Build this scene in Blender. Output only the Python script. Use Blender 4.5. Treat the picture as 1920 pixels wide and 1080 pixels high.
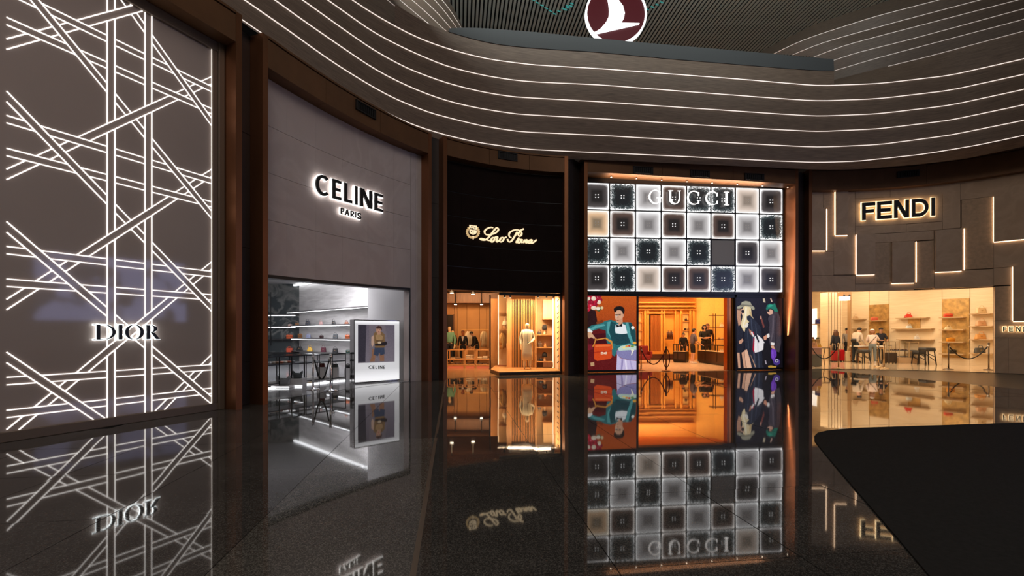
import bpy, bmesh, math, random
import numpy as np
from mathutils import Vector, Matrix
random.seed(7)
R = random.Random(11)
for o in list(bpy.data.objects): bpy.data.objects.remove(o)
SC = bpy.context.scene
COL = SC.collection
F, CX, HY, HC = 853.333, 960.0, 625.0, 1.5     # focal length in pixels, principal column, horizon row, eye height

# ---------------------------------------------------------------- camera, world, lights, exposure
cam_d = bpy.data.cameras.new('camera'); cam_d.lens = 16.0; cam_d.sensor_width = 36.0
cam_d.shift_y = (HY - 540.0) / 1920.0; cam_d.clip_end = 200
cam = bpy.data.objects.new('camera', cam_d); COL.objects.link(cam)
cam.location = (0, 0, HC); cam.rotation_euler = (math.pi / 2, 0, 0)
SC.camera = cam
world = bpy.data.worlds.new('world'); SC.world = world; world.use_nodes = True
world.node_tree.nodes['Background'].inputs[0].default_value = (0.30, 0.27, 0.26, 1)
world.node_tree.nodes['Background'].inputs[1].default_value = 0.42
SC.view_settings.view_transform = 'Standard'; SC.view_settings.look = 'None'
SC.view_settings.exposure = 0.0; SC.view_settings.gamma = 1.0; SC.view_settings.use_curve_mapping = False
SC.cycles.use_denoising = True
SC.cycles.max_bounces = 6; SC.cycles.diffuse_bounces = 3; SC.cycles.glossy_bounces = 4
SC.cycles.transmission_bounces = 6; SC.cycles.transparent_max_bounces = 10
SC.cycles.sample_clamp_indirect = 4.0; SC.cycles.caustics_reflective = False; SC.cycles.caustics_refractive = False

def area_light(name, loc, target, sx, sy, watts, col, spread=180):
    d = bpy.data.lights.new(name, 'AREA'); d.shape = 'RECTANGLE'; d.size = sx; d.size_y = sy
    d.energy = watts; d.color = col; d.spread = math.radians(spread)
    o = bpy.data.objects.new(name, d); COL.objects.link(o); o.location = loc
    v = Vector(target) - Vector(loc)
    o.rotation_euler = v.to_track_quat('-Z', 'Y').to_euler()
    return o
# the hall's own high ceiling lamps, behind the viewer; then an added fill
area_light('hall_ceiling_lamp', (0, -3, 13.0), (0, 10, 3.0), 14, 6, 700, (1.0, 0.90, 0.82))
area_light('slat_fill_light', (4, 13.0, 12.6), (4.5, 20, 18), 16, .6, 420, (0.92, 1.0, 0.97))  # unseen lamp added to brighten the ceiling slats

# ---------------------------------------------------------------- small tools
def srgb(r, g, b):
    f = lambda c: (c / 255 / 12.92) if c / 255 <= 0.04045 else ((c / 255 + 0.055) / 1.055) ** 2.4
    return (f(r), f(g), f(b))

MATS = {}
def mat(name, col=(.5, .5, .5), rough=0.5, metal=0.0, emit=0.0, ecol=None, noise=0.0, nscale=8.0, bump=0.0,
        bscale=40.0, spec=0.5, stretch=(1, 1, 1), alpha=1.0, coat=0.0, rvar=0.0, ior=1.5):
    if name in MATS: return MATS[name]
    m = bpy.data.materials.new(name); m.use_nodes = True
    nt = m.node_tree; N = nt.nodes; L = nt.links
    b = N['Principled BSDF']
    b.inputs['Base Color'].default_value = (*col, 1); b.inputs['Roughness'].default_value = rough
    b.inputs['Metallic'].default_value = metal; b.inputs['IOR'].default_value = ior
    b.inputs['Specular IOR Level'].default_value = spec
    b.inputs['Coat Weight'].default_value = coat; b.inputs['Coat Roughness'].default_value = 0.08
    b.inputs['Alpha'].default_value = alpha
    if emit > 0:
        b.inputs['Emission Color'].default_value = (*(ecol or col), 1); b.inputs['Emission Strength'].default_value = emit
    if noise > 0 or bump > 0 or rvar > 0:
        tc = N.new('ShaderNodeTexCoord'); mp = N.new('ShaderNodeMapping'); L.new(tc.outputs['Object'], mp.inputs[0])
        mp.inputs['Scale'].default_value = stretch
        if noise > 0:
            n = N.new('ShaderNodeTexNoise'); n.inputs['Scale'].default_value = nscale; n.inputs['Detail'].default_value = 5
            L.new(mp.outputs[0], n.inputs[0])
            cr = N.new('ShaderNodeValToRGB'); L.new(n.outputs[0], cr.inputs[0])
            cr.color_ramp.elements[0].position = 0.3; cr.color_ramp.elements[1].position = 0.7
            cr.color_ramp.elements[0].color = (*[c * (1 - noise) for c in col], 1)
            cr.color_ramp.elements[1].color = (*[min(1, c * (1 + noise)) for c in col], 1)
            L.new(cr.outputs[0], b.inputs['Base Color'])
            if rvar > 0:
                mr = N.new('ShaderNodeMapRange'); L.new(n.outputs[0], mr.inputs[0])
                mr.inputs[3].default_value = max(0, rough - rvar); mr.inputs[4].default_value = rough + rvar
                L.new(mr.outputs[0], b.inputs['Roughness'])
        if bump > 0:
            n2 = N.new('ShaderNodeTexNoise'); n2.inputs['Scale'].default_value = bscale; n2.inputs['Detail'].default_value = 3
            L.new(mp.outputs[0], n2.inputs[0])
            bp = N.new('ShaderNodeBump'); bp.inputs['Strength'].default_value = bump; bp.inputs['Distance'].default_value = 0.02
            L.new(n2.outputs[0], bp.inputs['Height']); L.new(bp.outputs[0], b.inputs['Normal'])
    MATS[name] = m
    return m

def glass_mat(name, tint=(0.9, 0.9, 0.9), refl=0.12, rough=0.0):
    if name in MATS: return MATS[name]
    m = bpy.data.materials.new(name); m.use_nodes = True
    nt = m.node_tree; N = nt.nodes; L = nt.links; N.clear()
    out = N.new('ShaderNodeOutputMaterial'); mx = N.new('ShaderNodeMixShader')
    tr = N.new('ShaderNodeBsdfTransparent'); gl = N.new('ShaderNodeBsdfGlossy'); lw = N.new('ShaderNodeLayerWeight'); lw.inputs[0].default_value = .5
    pw = N.new('ShaderNodeMath'); pw.operation = 'POWER'; L.new(lw.outputs['Facing'], pw.inputs[0]); pw.inputs[1].default_value = 4.0
    fr = N.new('ShaderNodeMath'); fr.operation = 'MULTIPLY_ADD'; L.new(pw.outputs[0], fr.inputs[0]); fr.inputs[1].default_value = refl * 3; fr.inputs[2].default_value = .02
    tr.inputs[0].default_value = (*tint, 1); gl.inputs['Roughness'].default_value = rough
    L.new(fr.outputs[0], mx.inputs[0]); L.new(tr.outputs[0], mx.inputs[1]); L.new(gl.outputs[0], mx.inputs[2])
    L.new(mx.outputs[0], out.inputs[0]); MATS[name] = m
    return m

class M:
    """collects polygons, then becomes ONE mesh object"""
    def __init__(s): s.v = []; s.f = []; s.uv = {}
    def add(s, vs, fs):
        b = len(s.v); s.v += [tuple(v) for v in vs]; s.f += [tuple(i + b for i in f) for f in fs]; return s
    def hexa(s, p):      # 8 points: bottom ring 0-3, top ring 4-7
        return s.add(p, [(0, 3, 2, 1), (4, 5, 6, 7), (0, 1, 5, 4), (1, 2, 6, 5), (2, 3, 7, 6), (3, 0, 4, 7)])
    def box(s, c, d, rz=0.0):
        x, y, z = d[0] / 2, d[1] / 2, d[2] / 2
        cr, sr = math.cos(rz), math.sin(rz); P = []
        for k in (-z, z):
            for a, b in ((-x, -y), (x, -y), (x, y), (-x, y)):
                P.append((c[0] + a * cr - b * sr, c[1] + a * sr + b * cr, c[2] + k))
        return s.hexa(P)
    def bar(s, a, b, w, h=None):
        a, b = Vector(a), Vector(b); d = (b - a).normalized(); h = h or w
        up = Vector((0, 0, 1)) if abs(d.z) < 0.95 else Vector((0, 1, 0))
        u = d.cross(up).normalized() * w / 2; v = u.cross(d).normalized() * h / 2
        return s.hexa([a - u - v, a + u - v, a + u + v, a - u + v, b - u - v, b + u - v, b + u + v, b - u + v])
    def loft(s, rings, cap=True, closed=True):
        b = len(s.v); n = len(rings[0])
        for r in rings: s.v += [tuple(p) for p in r]
        m = n if closed else n - 1
        for i in range(len(rings) - 1):
            for j in range(m):
                s.f.append((b + i * n + j, b + i * n + (j + 1) % n, b + (i + 1) * n + (j + 1) % n, b + (i + 1) * n + j))
        if cap and closed:
            s.f.append(tuple(b + j for j in range(n))[::-1]); s.f.append(tuple(b + (len(rings) - 1) * n + j for j in range(n)))
        return s
    def tube(s, pts, r, n=8):
        pts = [Vector(p) for p in pts]; rings = []; prev = None
        for i, p in enumerate(pts):
            d = (pts[min(i + 1, len(pts) - 1)] - pts[max(i - 1, 0)]).normalized()
            if prev is None:
                up = Vector((0, 0, 1)) if abs(d.z) < 0.9 else Vector((1, 0, 0)); u = d.cross(up).normalized()
            else:
                u = (prev - d * prev.dot(d)).normalized()
            prev = u; w = d.cross(u); rr = r[i] if isinstance(r, (list, tuple)) else r
            rings.append([p + (u * math.cos(t) + w * math.sin(t)) * rr for t in [2 * math.pi * k / n for k in range(n)]])
        return s.loft(rings)
    def lathe(s, prof, c=(0, 0, 0), n=20, sy=1.0):
        rings = [[(c[0] + r * math.cos(t), c[1] + r * sy * math.sin(t), c[2] + z) for t in [2 * math.pi * k / n for k in range(n)]] for r, z in prof]
        return s.loft(rings)
    def ball(s, c, rx, ry=None, rz=None, n=12, m=8):
        ry = ry or rx; rz = rz or rx
        rings = []
        for i in range(m + 1):
            a = -math.pi / 2 + math.pi * i / m; q = max(math.cos(a), 0.03)
            rings.append([(c[0] + rx * q * math.cos(t), c[1] + ry * q * math.sin(t), c[2] + rz * math.sin(a)) for t in [2 * math.pi * k / n for k in range(n)]])
        return s.loft(rings)
    def obj(s, name, m, parent=None, smooth=False, bevel=0.0):
        me = bpy.data.meshes.new(name); me.from_pydata(s.v, [], s.f); me.update()
        if m: me.materials.append(m)
        if smooth: me.shade_smooth()
        o = bpy.data.objects.new(name, me); COL.objects.link(o)
        if parent is not None: o.parent = parent; o.matrix_parent_inverse = Matrix.Translation(-parent.location) if parent.rotation_euler[2] == 0 else parent.matrix_basis.inverted()
        if bevel > 0:
            md = o.modifiers.new('bevel', 'BEVEL'); md.width = bevel; md.segments = 2; md.limit_method = 'ANGLE'
        return o

def tag(o, label, cat=None, group=None, kind=None):
    if label: o['label'] = label
    if cat: o['category'] = cat
    if group: o['group'] = group
    if kind: o['kind'] = kind
    return o
def thing(name, loc, label, cat, group=None, rz=0.0):
    o = bpy.data.objects.new(name, None); COL.objects.link(o); o.location = loc; o.rotation_euler = (0, 0, rz)
    o.empty_display_size = 0.1
    return tag(o, label, cat, group)
def struct(name, mm, m, smooth=False, parent=None):
    o = mm.obj(name, m, parent, smooth); o['kind'] = 'structure'; return o

def W(x, y, Y): return Vector(((x - CX) * Y / F, Y, HC + (HY - y) * Y / F))
def YK(k): return F * HC / k          # distance of the floor point seen k pixels under the horizon
def zH(y, k): return HC * (1 + (HY - y) / k)

class Surf:
    """an upright wall whose foot is given by samples (image column, foot row under the horizon)"""
    def __init__(s, pts, deg=1):
        xs, ks = zip(*pts); s.deg = deg
        s.c = np.polyfit(xs, ks, deg) if deg > 0 else None; s.pts = pts
    def k(s, x):
        return float(np.polyval(s.c, x)) if s.c is not None else float(np.interp(x, *zip(*s.pts)))
    def XY(s, x):
        Y = YK(s.k(x)); return ((x - CX) * Y / F, Y)
    def n(s, x):
        a, b = s.XY(x - 1.5), s.XY(x + 1.5); d = Vector((b[0] - a[0], b[1] - a[1])).normalized()
        return Vector((d.y, -d.x))
    def t(s, x):
        n = s.n(x); return Vector((-n.y, n.x))
    def P(s, x, z, off=0.0):
        X, Y = s.XY(x); n = s.n(x); return Vector((X + n.x * off, Y + n.y * off, z))
    def z(s, x, y): return HC + (HY - y) * YK(s.k(x)) / F
    def px(s, x, y, off=0.0): return s.P(x, s.z(x, y), off)
    def slab(s, mm, x0, x1, z0, z1, o0, o1, n=1, z0b=None, z1b=None):
        """a curved box over columns x0..x1, heights z0..z1 (z0b,z1b at the right end), depth o0..o1 towards the hall"""
        z0b = z0 if z0b is None else z0b; z1b = z1 if z1b is None else z1b; rings = []
        for i in range(n + 1):
            t = i / n; x = x0 + (x1 - x0) * t; a = z0 + (z0b - z0) * t; b = z1 + (z1b - z1) * t
            rings.append([s.P(x, a, o0), s.P(x, b, o0), s.P(x, b, o1), s.P(x, a, o1)])
        return mm.loft(rings)

def offset_poly(p, e):
    """push a convex polygon outwards by e (2-D)"""
    n = len(p); A = sum(p[i][0] * p[(i + 1) % n][1] - p[(i + 1) % n][0] * p[i][1] for i in range(n)); sg = 1 if A > 0 else -1
    out = []
    for i in range(n):
        a, b, c = Vector(p[i - 1]), Vector(p[i]), Vector(p[(i + 1) % n])
        d1, d2 = (b - a), (c - b)
        if d1.length < 1e-6 or d2.length < 1e-6: out.append(tuple(b)); continue
        d1.normalize(); d2.normalize()
        n1, n2 = Vector((d1.y, -d1.x)) * sg, Vector((d2.y, -d2.x)) * sg
        m = n1 + n2
        if m.length < 1e-3: m = n1
        m.normalize(); q = max(0.5, m.dot(n1)); out.append(tuple(b + m * (e / q)))
    return out

# ---- lettering: every glyph is a list of convex polygons in a box (0..1, 0..1)
def stroke(path, w):
    P = [Vector(p) for p in path]; out = []; L = []; Rr = []
    for i, p in enumerate(P):
        d = (P[min(i + 1, len(P) - 1)] - P[max(i - 1, 0)]).normalized(); nn = Vector((-d.y, d.x))
        ww = w[i] if isinstance(w, (list, tuple)) else w
        L.append(p + nn * ww / 2); Rr.append(p - nn * ww / 2)
    for i in range(len(P) - 1): out.append([tuple(L[i]), tuple(L[i + 1]), tuple(Rr[i + 1]), tuple(Rr[i])])
    return out
def ring(cx, cy, rx, ry, ix, iy, a0, a1, n=18, dx=0.0):
    out = []; T = [math.radians(a0 + (a1 - a0) * i / n) for i in range(n + 1)]
    o = [(cx + rx * math.cos(t), cy + ry * math.sin(t)) for t in T]; q = [(cx + dx + ix * math.cos(t), cy + iy * math.sin(t)) for t in T]
    for i in range(n): out.append([o[i], o[i + 1], q[i + 1], q[i]])
    return out
def rc(x0, y0, x1, y1): return [(x0, y0), (x1, y0), (x1, y1), (x0, y1)]
def glyph(ch, st='sans', w=0.2, h=0.15):
    """w: stem width in box units, h: bar height"""
    if st == 'sans':
        if ch == 'C': return ring(.56, .5, .56, .52, .56 - w, .52 - h, 48, 312)
        if ch == 'E': return [rc(0, 0, w, 1), rc(0, 0, 1, h), rc(0, 1 - h, 1, 1), rc(0, .5 - h / 2, .9, .5 + h / 2)]
        if ch == 'F': return [rc(0, 0, w, 1), rc(0, 1 - h, 1, 1), rc(0, .5 - h / 2, .88, .5 + h / 2)]
        if ch == 'L': return [rc(0, 0, w, 1), rc(0, 0, 1, h)]
        if ch == 'I': return [rc(0, 0, 1, 1)]
        if ch == 'N': return [rc(0, 0, w, 1), rc(1 - w, 0, 1, 1), [(0, 1), (w * 1.25, 1), (1, 0), (1 - w * 1.25, 0)]]
        if ch == 'D': return [rc(0, 0, w, 1), rc(0, 0, .45, h), rc(0, 1 - h, .45, 1)] + ring(.45, .5, .55, .5, .55 - w, .5 - h, -90, 90)
        if ch == 'P': return [rc(0, 0, w, 1), rc(0, .4, .5, .4 + h), rc(0, 1 - h, .5, 1)] + ring(.5, .7, .5, .3, .5 - w, .3 - h, -90, 90, 10)
        if ch == 'R': return glyph('P', st, w, h) + [[(.35, .42), (.6, .42), (1, 0), (.74, 0)]]
        if ch == 'A': return [[(0, 0), (w, 0), (.5 + w / 2, 1), (.5 - w / 2, 1)], [(1 - w, 0), (1, 0), (.5 + w / 2, 1), (.5 - w / 2, 1)], rc(.2, .25, .8, .25 + h)]
        if ch == 'S': return stroke([(.92, .8), (.75, .92), (.5, .95), (.2, .88), (.1, .72), (.25, .58), (.7, .43), (.9, .28), (.8, .1), (.5, .04), (.2, .08), (.04, .22)], w * .9)
    else:  # high-contrast roman capitals
        t = 0.035
        if ch == 'D': return [rc(.14, 0, .14 + w, 1), rc(0, 0, .45, t), rc(0, 1 - t, .45, 1)] + ring(.45, .5, .55, .5, .55 - w * .95, .5 - t, -90, 90)
        if ch == 'I': return [rc(.5 - w / 2, 0, .5 + w / 2, 1), rc(0, 0, 1, t), rc(0, 1 - t, 1, 1)]
        if ch == 'O': return ring(.5, .5, .5, .52, .5 - w, .52 - t, 0, 360, 36)
        if ch == 'R': return [rc(.12, 0, .12 + w, 1), rc(0, 0, .45, t), rc(0, 1 - t, .5, 1), rc(.12, .5, .5, .5 + t)] + \
            ring(.45, .75, .38, .25, .38 - w * .95, .25 - t, -90, 90, 12) + [[(.4, .5), (.62, .5), (1.02, 0), (.78, 0)]]
        if ch == 'C': return ring(.53, .5, .53, .52, .53 - w * .5, .52 - t * 1.6, 42, 318, 26, w * .28) + [rc(.9, .66, .95, .92), rc(.9, .08, .95, .3)]
        if ch == 'G': return ring(.5, .5, .5, .52, .5 - w * .5, .52 - t * 1.6, 42, 318, 26, w * .28) + [rc(.76, .08, .93, .45), rc(.62, .42, 1, .46), rc(.86, .66, .9, .92)]
        if ch == 'U': return [rc(.08, .32, .08 + w, 1), rc(.88, .32, .92, 1), rc(0, 1 - t, .36, 1), rc(.76, 1 - t, 1, 1)] + \
            ring(.5, .34, .42, .36, .4 - w, .3, 180, 360, 14, w * .45)
    return []
def letter(S, polys, quad, o0, o1, name, m, parent, grow=0.0):
    """polys in 0..1 mapped on image quad ((x0,ytop0,ybot0),(x1,ytop1,ybot1)) lying on surface S, extruded o0..o1"""
    (x0, t0, b0), (x1, t1, b1) = quad; mm = M()
    for pl in polys:
        pp = []
        for u, v in pl:
            x = x0 + (x1 - x0) * u; a = t0 + (t1 - t0) * u; b = b0 + (b1 - b0) * u
            pp.append((x, b + (a - b) * v))
        if grow: pp = offset_poly(pp, grow)
        n = len(pp)
        mm.add([S.px(x, y, o0) for x, y in pp] + [S.px(x, y, o1) for x, y in pp],
               [tuple(range(n)), tuple(range(2 * n - 1, n - 1, -1))] + [(i, i + n, (i + 1) % n + n, (i + 1) % n) for i in range(n)])
    o = mm.obj(name, m, parent); fix_normals(o.data); return o
def fix_normals(me):
    bm = bmesh.new(); bm.from_mesh(me); bmesh.ops.recalc_face_normals(bm, faces=bm.faces); bm.to_mesh(me); bm.free()

# ---- procedural wood / stone / granite
def wood_mat(name, c1, c2, scale=3.0, axis=(1, 1, 12), rough=0.45, spec=0.5):
    if name in MATS: return MATS[name]
    m = mat(name, c1, rough, spec=spec); N = m.node_tree.nodes; L = m.node_tree.links; b = N['Principled BSDF']
    tc = N.new('ShaderNodeTexCoord'); mp = N.new('ShaderNodeMapping'); mp.inputs['Scale'].default_value = axis
    L.new(tc.outputs['Object'], mp.inputs[0]); n = N.new('ShaderNodeTexNoise'); n.inputs['Scale'].default_value = scale
    n.inputs['Detail'].default_value = 6; L.new(mp.outputs[0], n.inputs[0])
    cr = N.new('ShaderNodeValToRGB'); L.new(n.outputs[0], cr.inputs[0]); L.new(cr.outputs[0], b.inputs['Base Color'])
    cr.color_ramp.elements[0].position = .3; cr.color_ramp.elements[0].color = (*c1, 1)
    cr.color_ramp.elements[1].position = .7; cr.color_ramp.elements[1].color = (*c2, 1)
    n.inputs['Distortion'].default_value = 1.0 if 'onyx' in name else .1
    return m
def marble_mat(name, base, vein, scale=0.8, rough=0.25, lo=.48, hi=.56, dist=1.5):
    if name in MATS: return MATS[name]
    m = mat(name, base, rough); N = m.node_tree.nodes; L = m.node_tree.links; b = N['Principled BSDF']
    tc = N.new('ShaderNodeTexCoord'); n = N.new('ShaderNodeTexNoise'); n.inputs['Scale'].default_value = scale
    n.inputs['Detail'].default_value = 8; n.inputs['Distortion'].default_value = dist; L.new(tc.outputs['Object'], n.inputs[0])
    cr = N.new('ShaderNodeValToRGB'); L.new(n.outputs[0], cr.inputs[0]); L.new(cr.outputs[0], b.inputs['Base Color'])
    e = cr.color_ramp.elements; e[0].position = lo; e[0].color = (*base, 1); e[1].position = (lo + hi) / 2; e[1].color = (*vein, 1)
    x = e.new(hi); x.color = (*base, 1)
    return m
def granite(name, base, speck, rough=0.06, scale=150):
    if name in MATS: return MATS[name]
    m = mat(name, base, rough, ior=1.55); N = m.node_tree.nodes; L = m.node_tree.links; b = N['Principled BSDF']
    g = N.new('ShaderNodeNewGeometry'); v = N.new('ShaderNodeTexVoronoi'); v.inputs['Scale'].default_value = scale
    L.new(g.outputs['Position'], v.inputs['Vector'])
    n = N.new('ShaderNodeTexNoise'); n.inputs['Scale'].default_value = 1.3; n.inputs['Detail'].default_value = 6; L.new(g.outputs['Position'], n.inputs[0])
    cr = N.new('ShaderNodeValToRGB'); L.new(v.outputs['Color'], cr.inputs[0])
    cr.color_ramp.elements[0].position = .45; cr.color_ramp.elements[0].color = (*base, 1)
    cr.color_ramp.elements[1].position = .95; cr.color_ramp.elements[1].color = (*speck, 1)
    mx = N.new('ShaderNodeMix'); mx.data_type = 'RGBA'; mx.blend_type = 'MULTIPLY'; mx.inputs[0].default_value = 1
    mr = N.new('ShaderNodeMapRange'); L.new(n.outputs[0], mr.inputs[0]); mr.inputs[3].default_value = .55; mr.inputs[4].default_value = 1.45
    L.new(cr.outputs[0], mx.inputs[6]); L.new(mr.outputs[0], mx.inputs[7]); L.new(mx.outputs[2], b.inputs['Base Color'])
    m2 = N.new('ShaderNodeMapRange'); L.new(n.outputs[0], m2.inputs[0]); m2.inputs[3].default_value = rough * .6; m2.inputs[4].default_value = rough * 1.5
    L.new(m2.outputs[0], b.inputs['Roughness'])
    return m

BLACK = mat('black_metal', (.008, .008, .009), .35, spec=.5)
BRONZE = mat('bronze_cladding', srgb(140, 92, 62), .42, metal=.85, noise=.18, nscale=1.5, stretch=(1, 1, .3))
DARKWALL = mat('dark_stone_column', srgb(52, 46, 44), .45, noise=.15, nscale=3)
BRASS = mat('brushed_brass', srgb(190, 160, 120), .28, metal=1.0)
CHROME = mat('steel', (.75, .75, .76), .2, metal=1.0)
LEDW = mat('led_white', (1, 1, 1), .5, emit=1.15, ecol=(1.0, .95, .90))
LEDC = mat('led_cool', (1, 1, 1), .5, emit=2.6, ecol=(.95, .97, 1.0))
LEDG = mat('led_warm', (1, 1, 1), .5, emit=5.0, ecol=(1.0, .66, .36))
# ================================================================= WALL SURFACES (feet measured from the photograph)
S_dior = Surf([(0, 205), (414.6, 141.7)])
S_cel = Surf([(470, 132.5), (503, 127), (560, 117.8), (652, 105), (708, 97), (786, 88.6), (815, 86.2)], 3)
S_lor = Surf([(820, 86.7), (835, 85.6), (911, 81.3), (994, 78.7), (1057, 77.6), (1080, 77.3)], 2)
S_guc = Surf([(1097, 74.0), (1465, 68.7)])
S_fen = Surf([(1495, 67.1), (1520, 67), (1616, 67.2), (1664, 68), (1725, 69.6), (1799, 71.7), (1864, 74), (1920, 76.2), (2050, 82), (2250, 92)], 3)
Z_TOP = 7.8      # underside of the timber soffit
Z_IN = 7.25      # underside of the bronze fascia

# ================================================================= FLOOR
granM = granite('polished_granite', srgb(56, 54, 51), srgb(104, 100, 94), .03)
granM2 = granite('polished_granite_light', srgb(70, 68, 63), srgb(130, 126, 118), .03)
granM3 = granite('polished_granite_band', srgb(34, 31, 29), srgb(74, 68, 62), .05)
fm = M(); fm.add([(-40, -14, -.012), (45, -14, -.012), (45, 30, -.012), (-40, 30, -.012)], [(0, 1, 2, 3)])
floor = struct('floor', fm, mat('floor_bed', srgb(40, 37, 34), .3))
O0 = Vector((-.93, 5.27)); A1 = Vector((-.128, .9918)); A2 = Vector((.9918, .128)); TS = 1.28
inside = {}
def front_k(x):
    if x < 440: return S_dior.k(x)
    if x < 815: return S_cel.k(x)
    if x < 1075: return S_lor.k(x)
    if x < 1492: return S_guc.k(x)
    return S_fen.k(x)
tile_mesh = {}
ang = math.atan2(A2.y, A2.x)
for i in range(-9, 12):
    for j in range(-4, 14):
        c = O0 + A2 * (i + .5) * TS + A1 * (j + .5) * TS
        if c.y < 1.2: continue
        x = CX + c.x * F / c.y; k = F * HC / c.y
        if not (-330 < x < 2250) or k < front_k(max(0, min(2200, x))) - 5: continue
        # pale diagonal-cut field beside the joint, dark band beside the bronze-coloured strip
        kind = 'l' if i in (-1,) and j < 1 else ('b' if i == 0 and False else 'n')
        if i == -1 and j <= -1: kind = 'l'
        mt = {'n': granM, 'l': granM2, 'b': granM3}[kind]
        if kind not in tile_mesh:
            m_ = M(); m_.box((0, 0, -.005), (TS - .006, TS - .006, .01)); ob = m_.obj('floor_tile', mt, floor); tile_mesh[kind] = ob.data
        else:
            ob = bpy.data.objects.new('floor_tile', tile_mesh[kind]); COL.objects.link(ob); ob.parent = floor
        ob.location = (c.x, c.y, 0); ob.rotation_euler = (R.gauss(0, .00055), R.gauss(0, .0011), ang)
mm = M()
p0 = O0 + A1 * 10; p1 = O0 - A1 * 4
mm.hexa([(p1.x - .02, p1.y, -.004), (p1.x + .02, p1.y, -.004), (p0.x + .02, p0.y, -.004), (p0.x - .02, p0.y, -.004),
         (p1.x - .02, p1.y, .0015), (p1.x + .02, p1.y, .0015), (p0.x + .02, p0.y, .0015), (p0.x - .02, p0.y, .0015)])
struct('trim_1', mm, mat('brass_joint', srgb(150, 135, 118), .3, metal=.7))
# dark carpet lying on the granite at the right
def ground(x, y): Y = YK(y - HY); return ((x - CX) * Y / F, Y)
edge = [ground(x, y) for x, y in [(1790, 1135), (1740, 1080), (1680, 1008), (1610, 927), (1560, 868), (1533, 835), (1527, 826), (1527, 819), (1533, 813), (1550, 809), (1575, 806), (1610, 803.5),
        (1720, 800), (1850, 796), (1920, 793.5), (2100, 789), (2600, 779)]]
edge += [(16, 6.0), (16, -6), (1.5, -6), (1.5, .8)]
mm = M(); n = len(edge)
mm.add([(x, y, .001) for x, y in edge] + [(x, y, .014) for x, y in edge], [tuple(range(n))[::-1], tuple(range(n, 2 * n))] + [(i, (i + 1) % n, (i + 1) % n + n, i + n) for i in range(n)])
o = mm.obj('carpet', mat('black_carpet', srgb(48, 47, 45), .95, noise=.1, nscale=30, bump=.3, bscale=300, spec=.02)); fix_normals(o.data)
tag(o, 'large flat black carpet with a rounded corner on the polished floor at the right', 'carpet')

# ================================================================= PORTALS: bronze frames around every shop front
def portal(name, S, xl, xr, off, label, vents, jt=.13, zin=Z_IN, nseg=16, left=True, right=True, glow=None, zt=7.8, vf=.42):
    Z_TOP = zt
    X, Y = S.XY((xl + xr) / 2)
    t = thing(name, (X, Y, 0), label, 'shop front frame', 'bronze portal frames')
    def jamb(x, sgn):
        p, n, tt = Vector(S.XY(x)), S.n(x), S.t(x)
        q = p + tt * sgn * jt; a0, a1 = p - n * .25, p + n * off; b0, b1 = q - n * .25, q + n * off
        m_ = M().hexa([(a0.x, a0.y, 0), (a1.x, a1.y, 0), (b1.x, b1.y, 0), (b0.x, b0.y, 0)] + [(v.x, v.y, Z_TOP) for v in (a0, a1, b1, b0)])
        o_ = m_.obj('jamb', BRONZE, t); fix_normals(o_.data)
    if left: jamb(xl, -1)
    if right: jamb(xr, 1)
    # fascia split into panels
    joints = [xl + (xr - xl) * f_ for f_ in ((0, .36, .7, 1) if xr - xl > 150 else (0, .5, 1))]
    for a, b in zip(joints[:-1], joints[1:]):
        m_ = M(); S.slab(m_, a + .25, b - .25, zin, Z_TOP - .07, -.05, off, 8); o_ = m_.obj('fascia_panel', BRONZE_F, t); fix_normals(o_.data)
    m_ = M(); S.slab(m_, xl, xr, Z_TOP - .05, Z_TOP, -.05, off + .02, nseg); o_ = m_.obj('top_rail', BRONZE_F, t); fix_normals(o_.data)
    for k_, (vx, w, lab) in enumerate(vents):
        z0 = zin + (Z_TOP - zin) * vf; z1 = z0 + .26
        X, Y = S.XY(vx)
        v = thing('air_vent', (X, Y, z0), lab, 'air vent', 'air vents on the bronze fascias')
        m_ = M(); S.slab(m_, vx - w / 2, vx + w / 2, z0, z0 + .03, off, off + .05, 3); S.slab(m_, vx - w / 2, vx + w / 2, z1 - .03, z1, off, off + .05, 3)
        S.slab(m_, vx - w / 2, vx - w / 2 + w * .05, z0, z1, off, off + .05); S.slab(m_, vx + w / 2 - w * .05, vx + w / 2, z0, z1, off, off + .05)
        m_.obj('vent_frame', VENT, v)
        m_ = M(); S.slab(m_, vx - w / 2, vx + w / 2, z0, z1, off + .002, off + .01, 3); m_.obj('backing', BLACK, v)
        for q in range(9):
            xx = vx - w * .42 + w * .84 * q / 8
            m_ = M(); S.slab(m_, xx - w * .025, xx + w * .025, z0 + .04, z1 - .04, off + .01, off + .04); m_.obj('slat', VENT, v)
    return t
BRONZE_F = mat('bronze_fascia', srgb(112, 78, 50), .5, metal=.45, noise=.12, nscale=2)
VENT = mat('vent_black', srgb(20, 15, 12), .6)
portal('portal_frame', S_dior, -160, 417, .40, 'bronze portal frame around the tall patterned glass front at the left', [], zin=7.20, left=False)
portal('portal_frame', S_cel, 479, 790, .36, 'bronze portal frame around the pale stone shop front with black lettering', [(667, 38, 'dark slotted air vent on the bronze band above the pale stone front')], zin=7.14)
portal('portal_frame', S_lor, 829, 1054.8, .34, 'narrow bronze portal frame around the dark brown shop front', [(945, 37, 'dark slotted air vent on the bronze band above the dark brown front')], zin=7.22)
portal('portal_frame', S_guc, 1092, 1469.5, .62, 'bronze portal frame around the glowing checkered shop front', [(1192, 36, 'leftmost of three air vents above the glowing checkered front'), (1295, 35, 'middle one of three air vents above the glowing checkered front'), (1394, 35, 'rightmost of three air vents above the glowing checkered front')], zin=7.42, zt=8.04, vf=.07)
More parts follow.
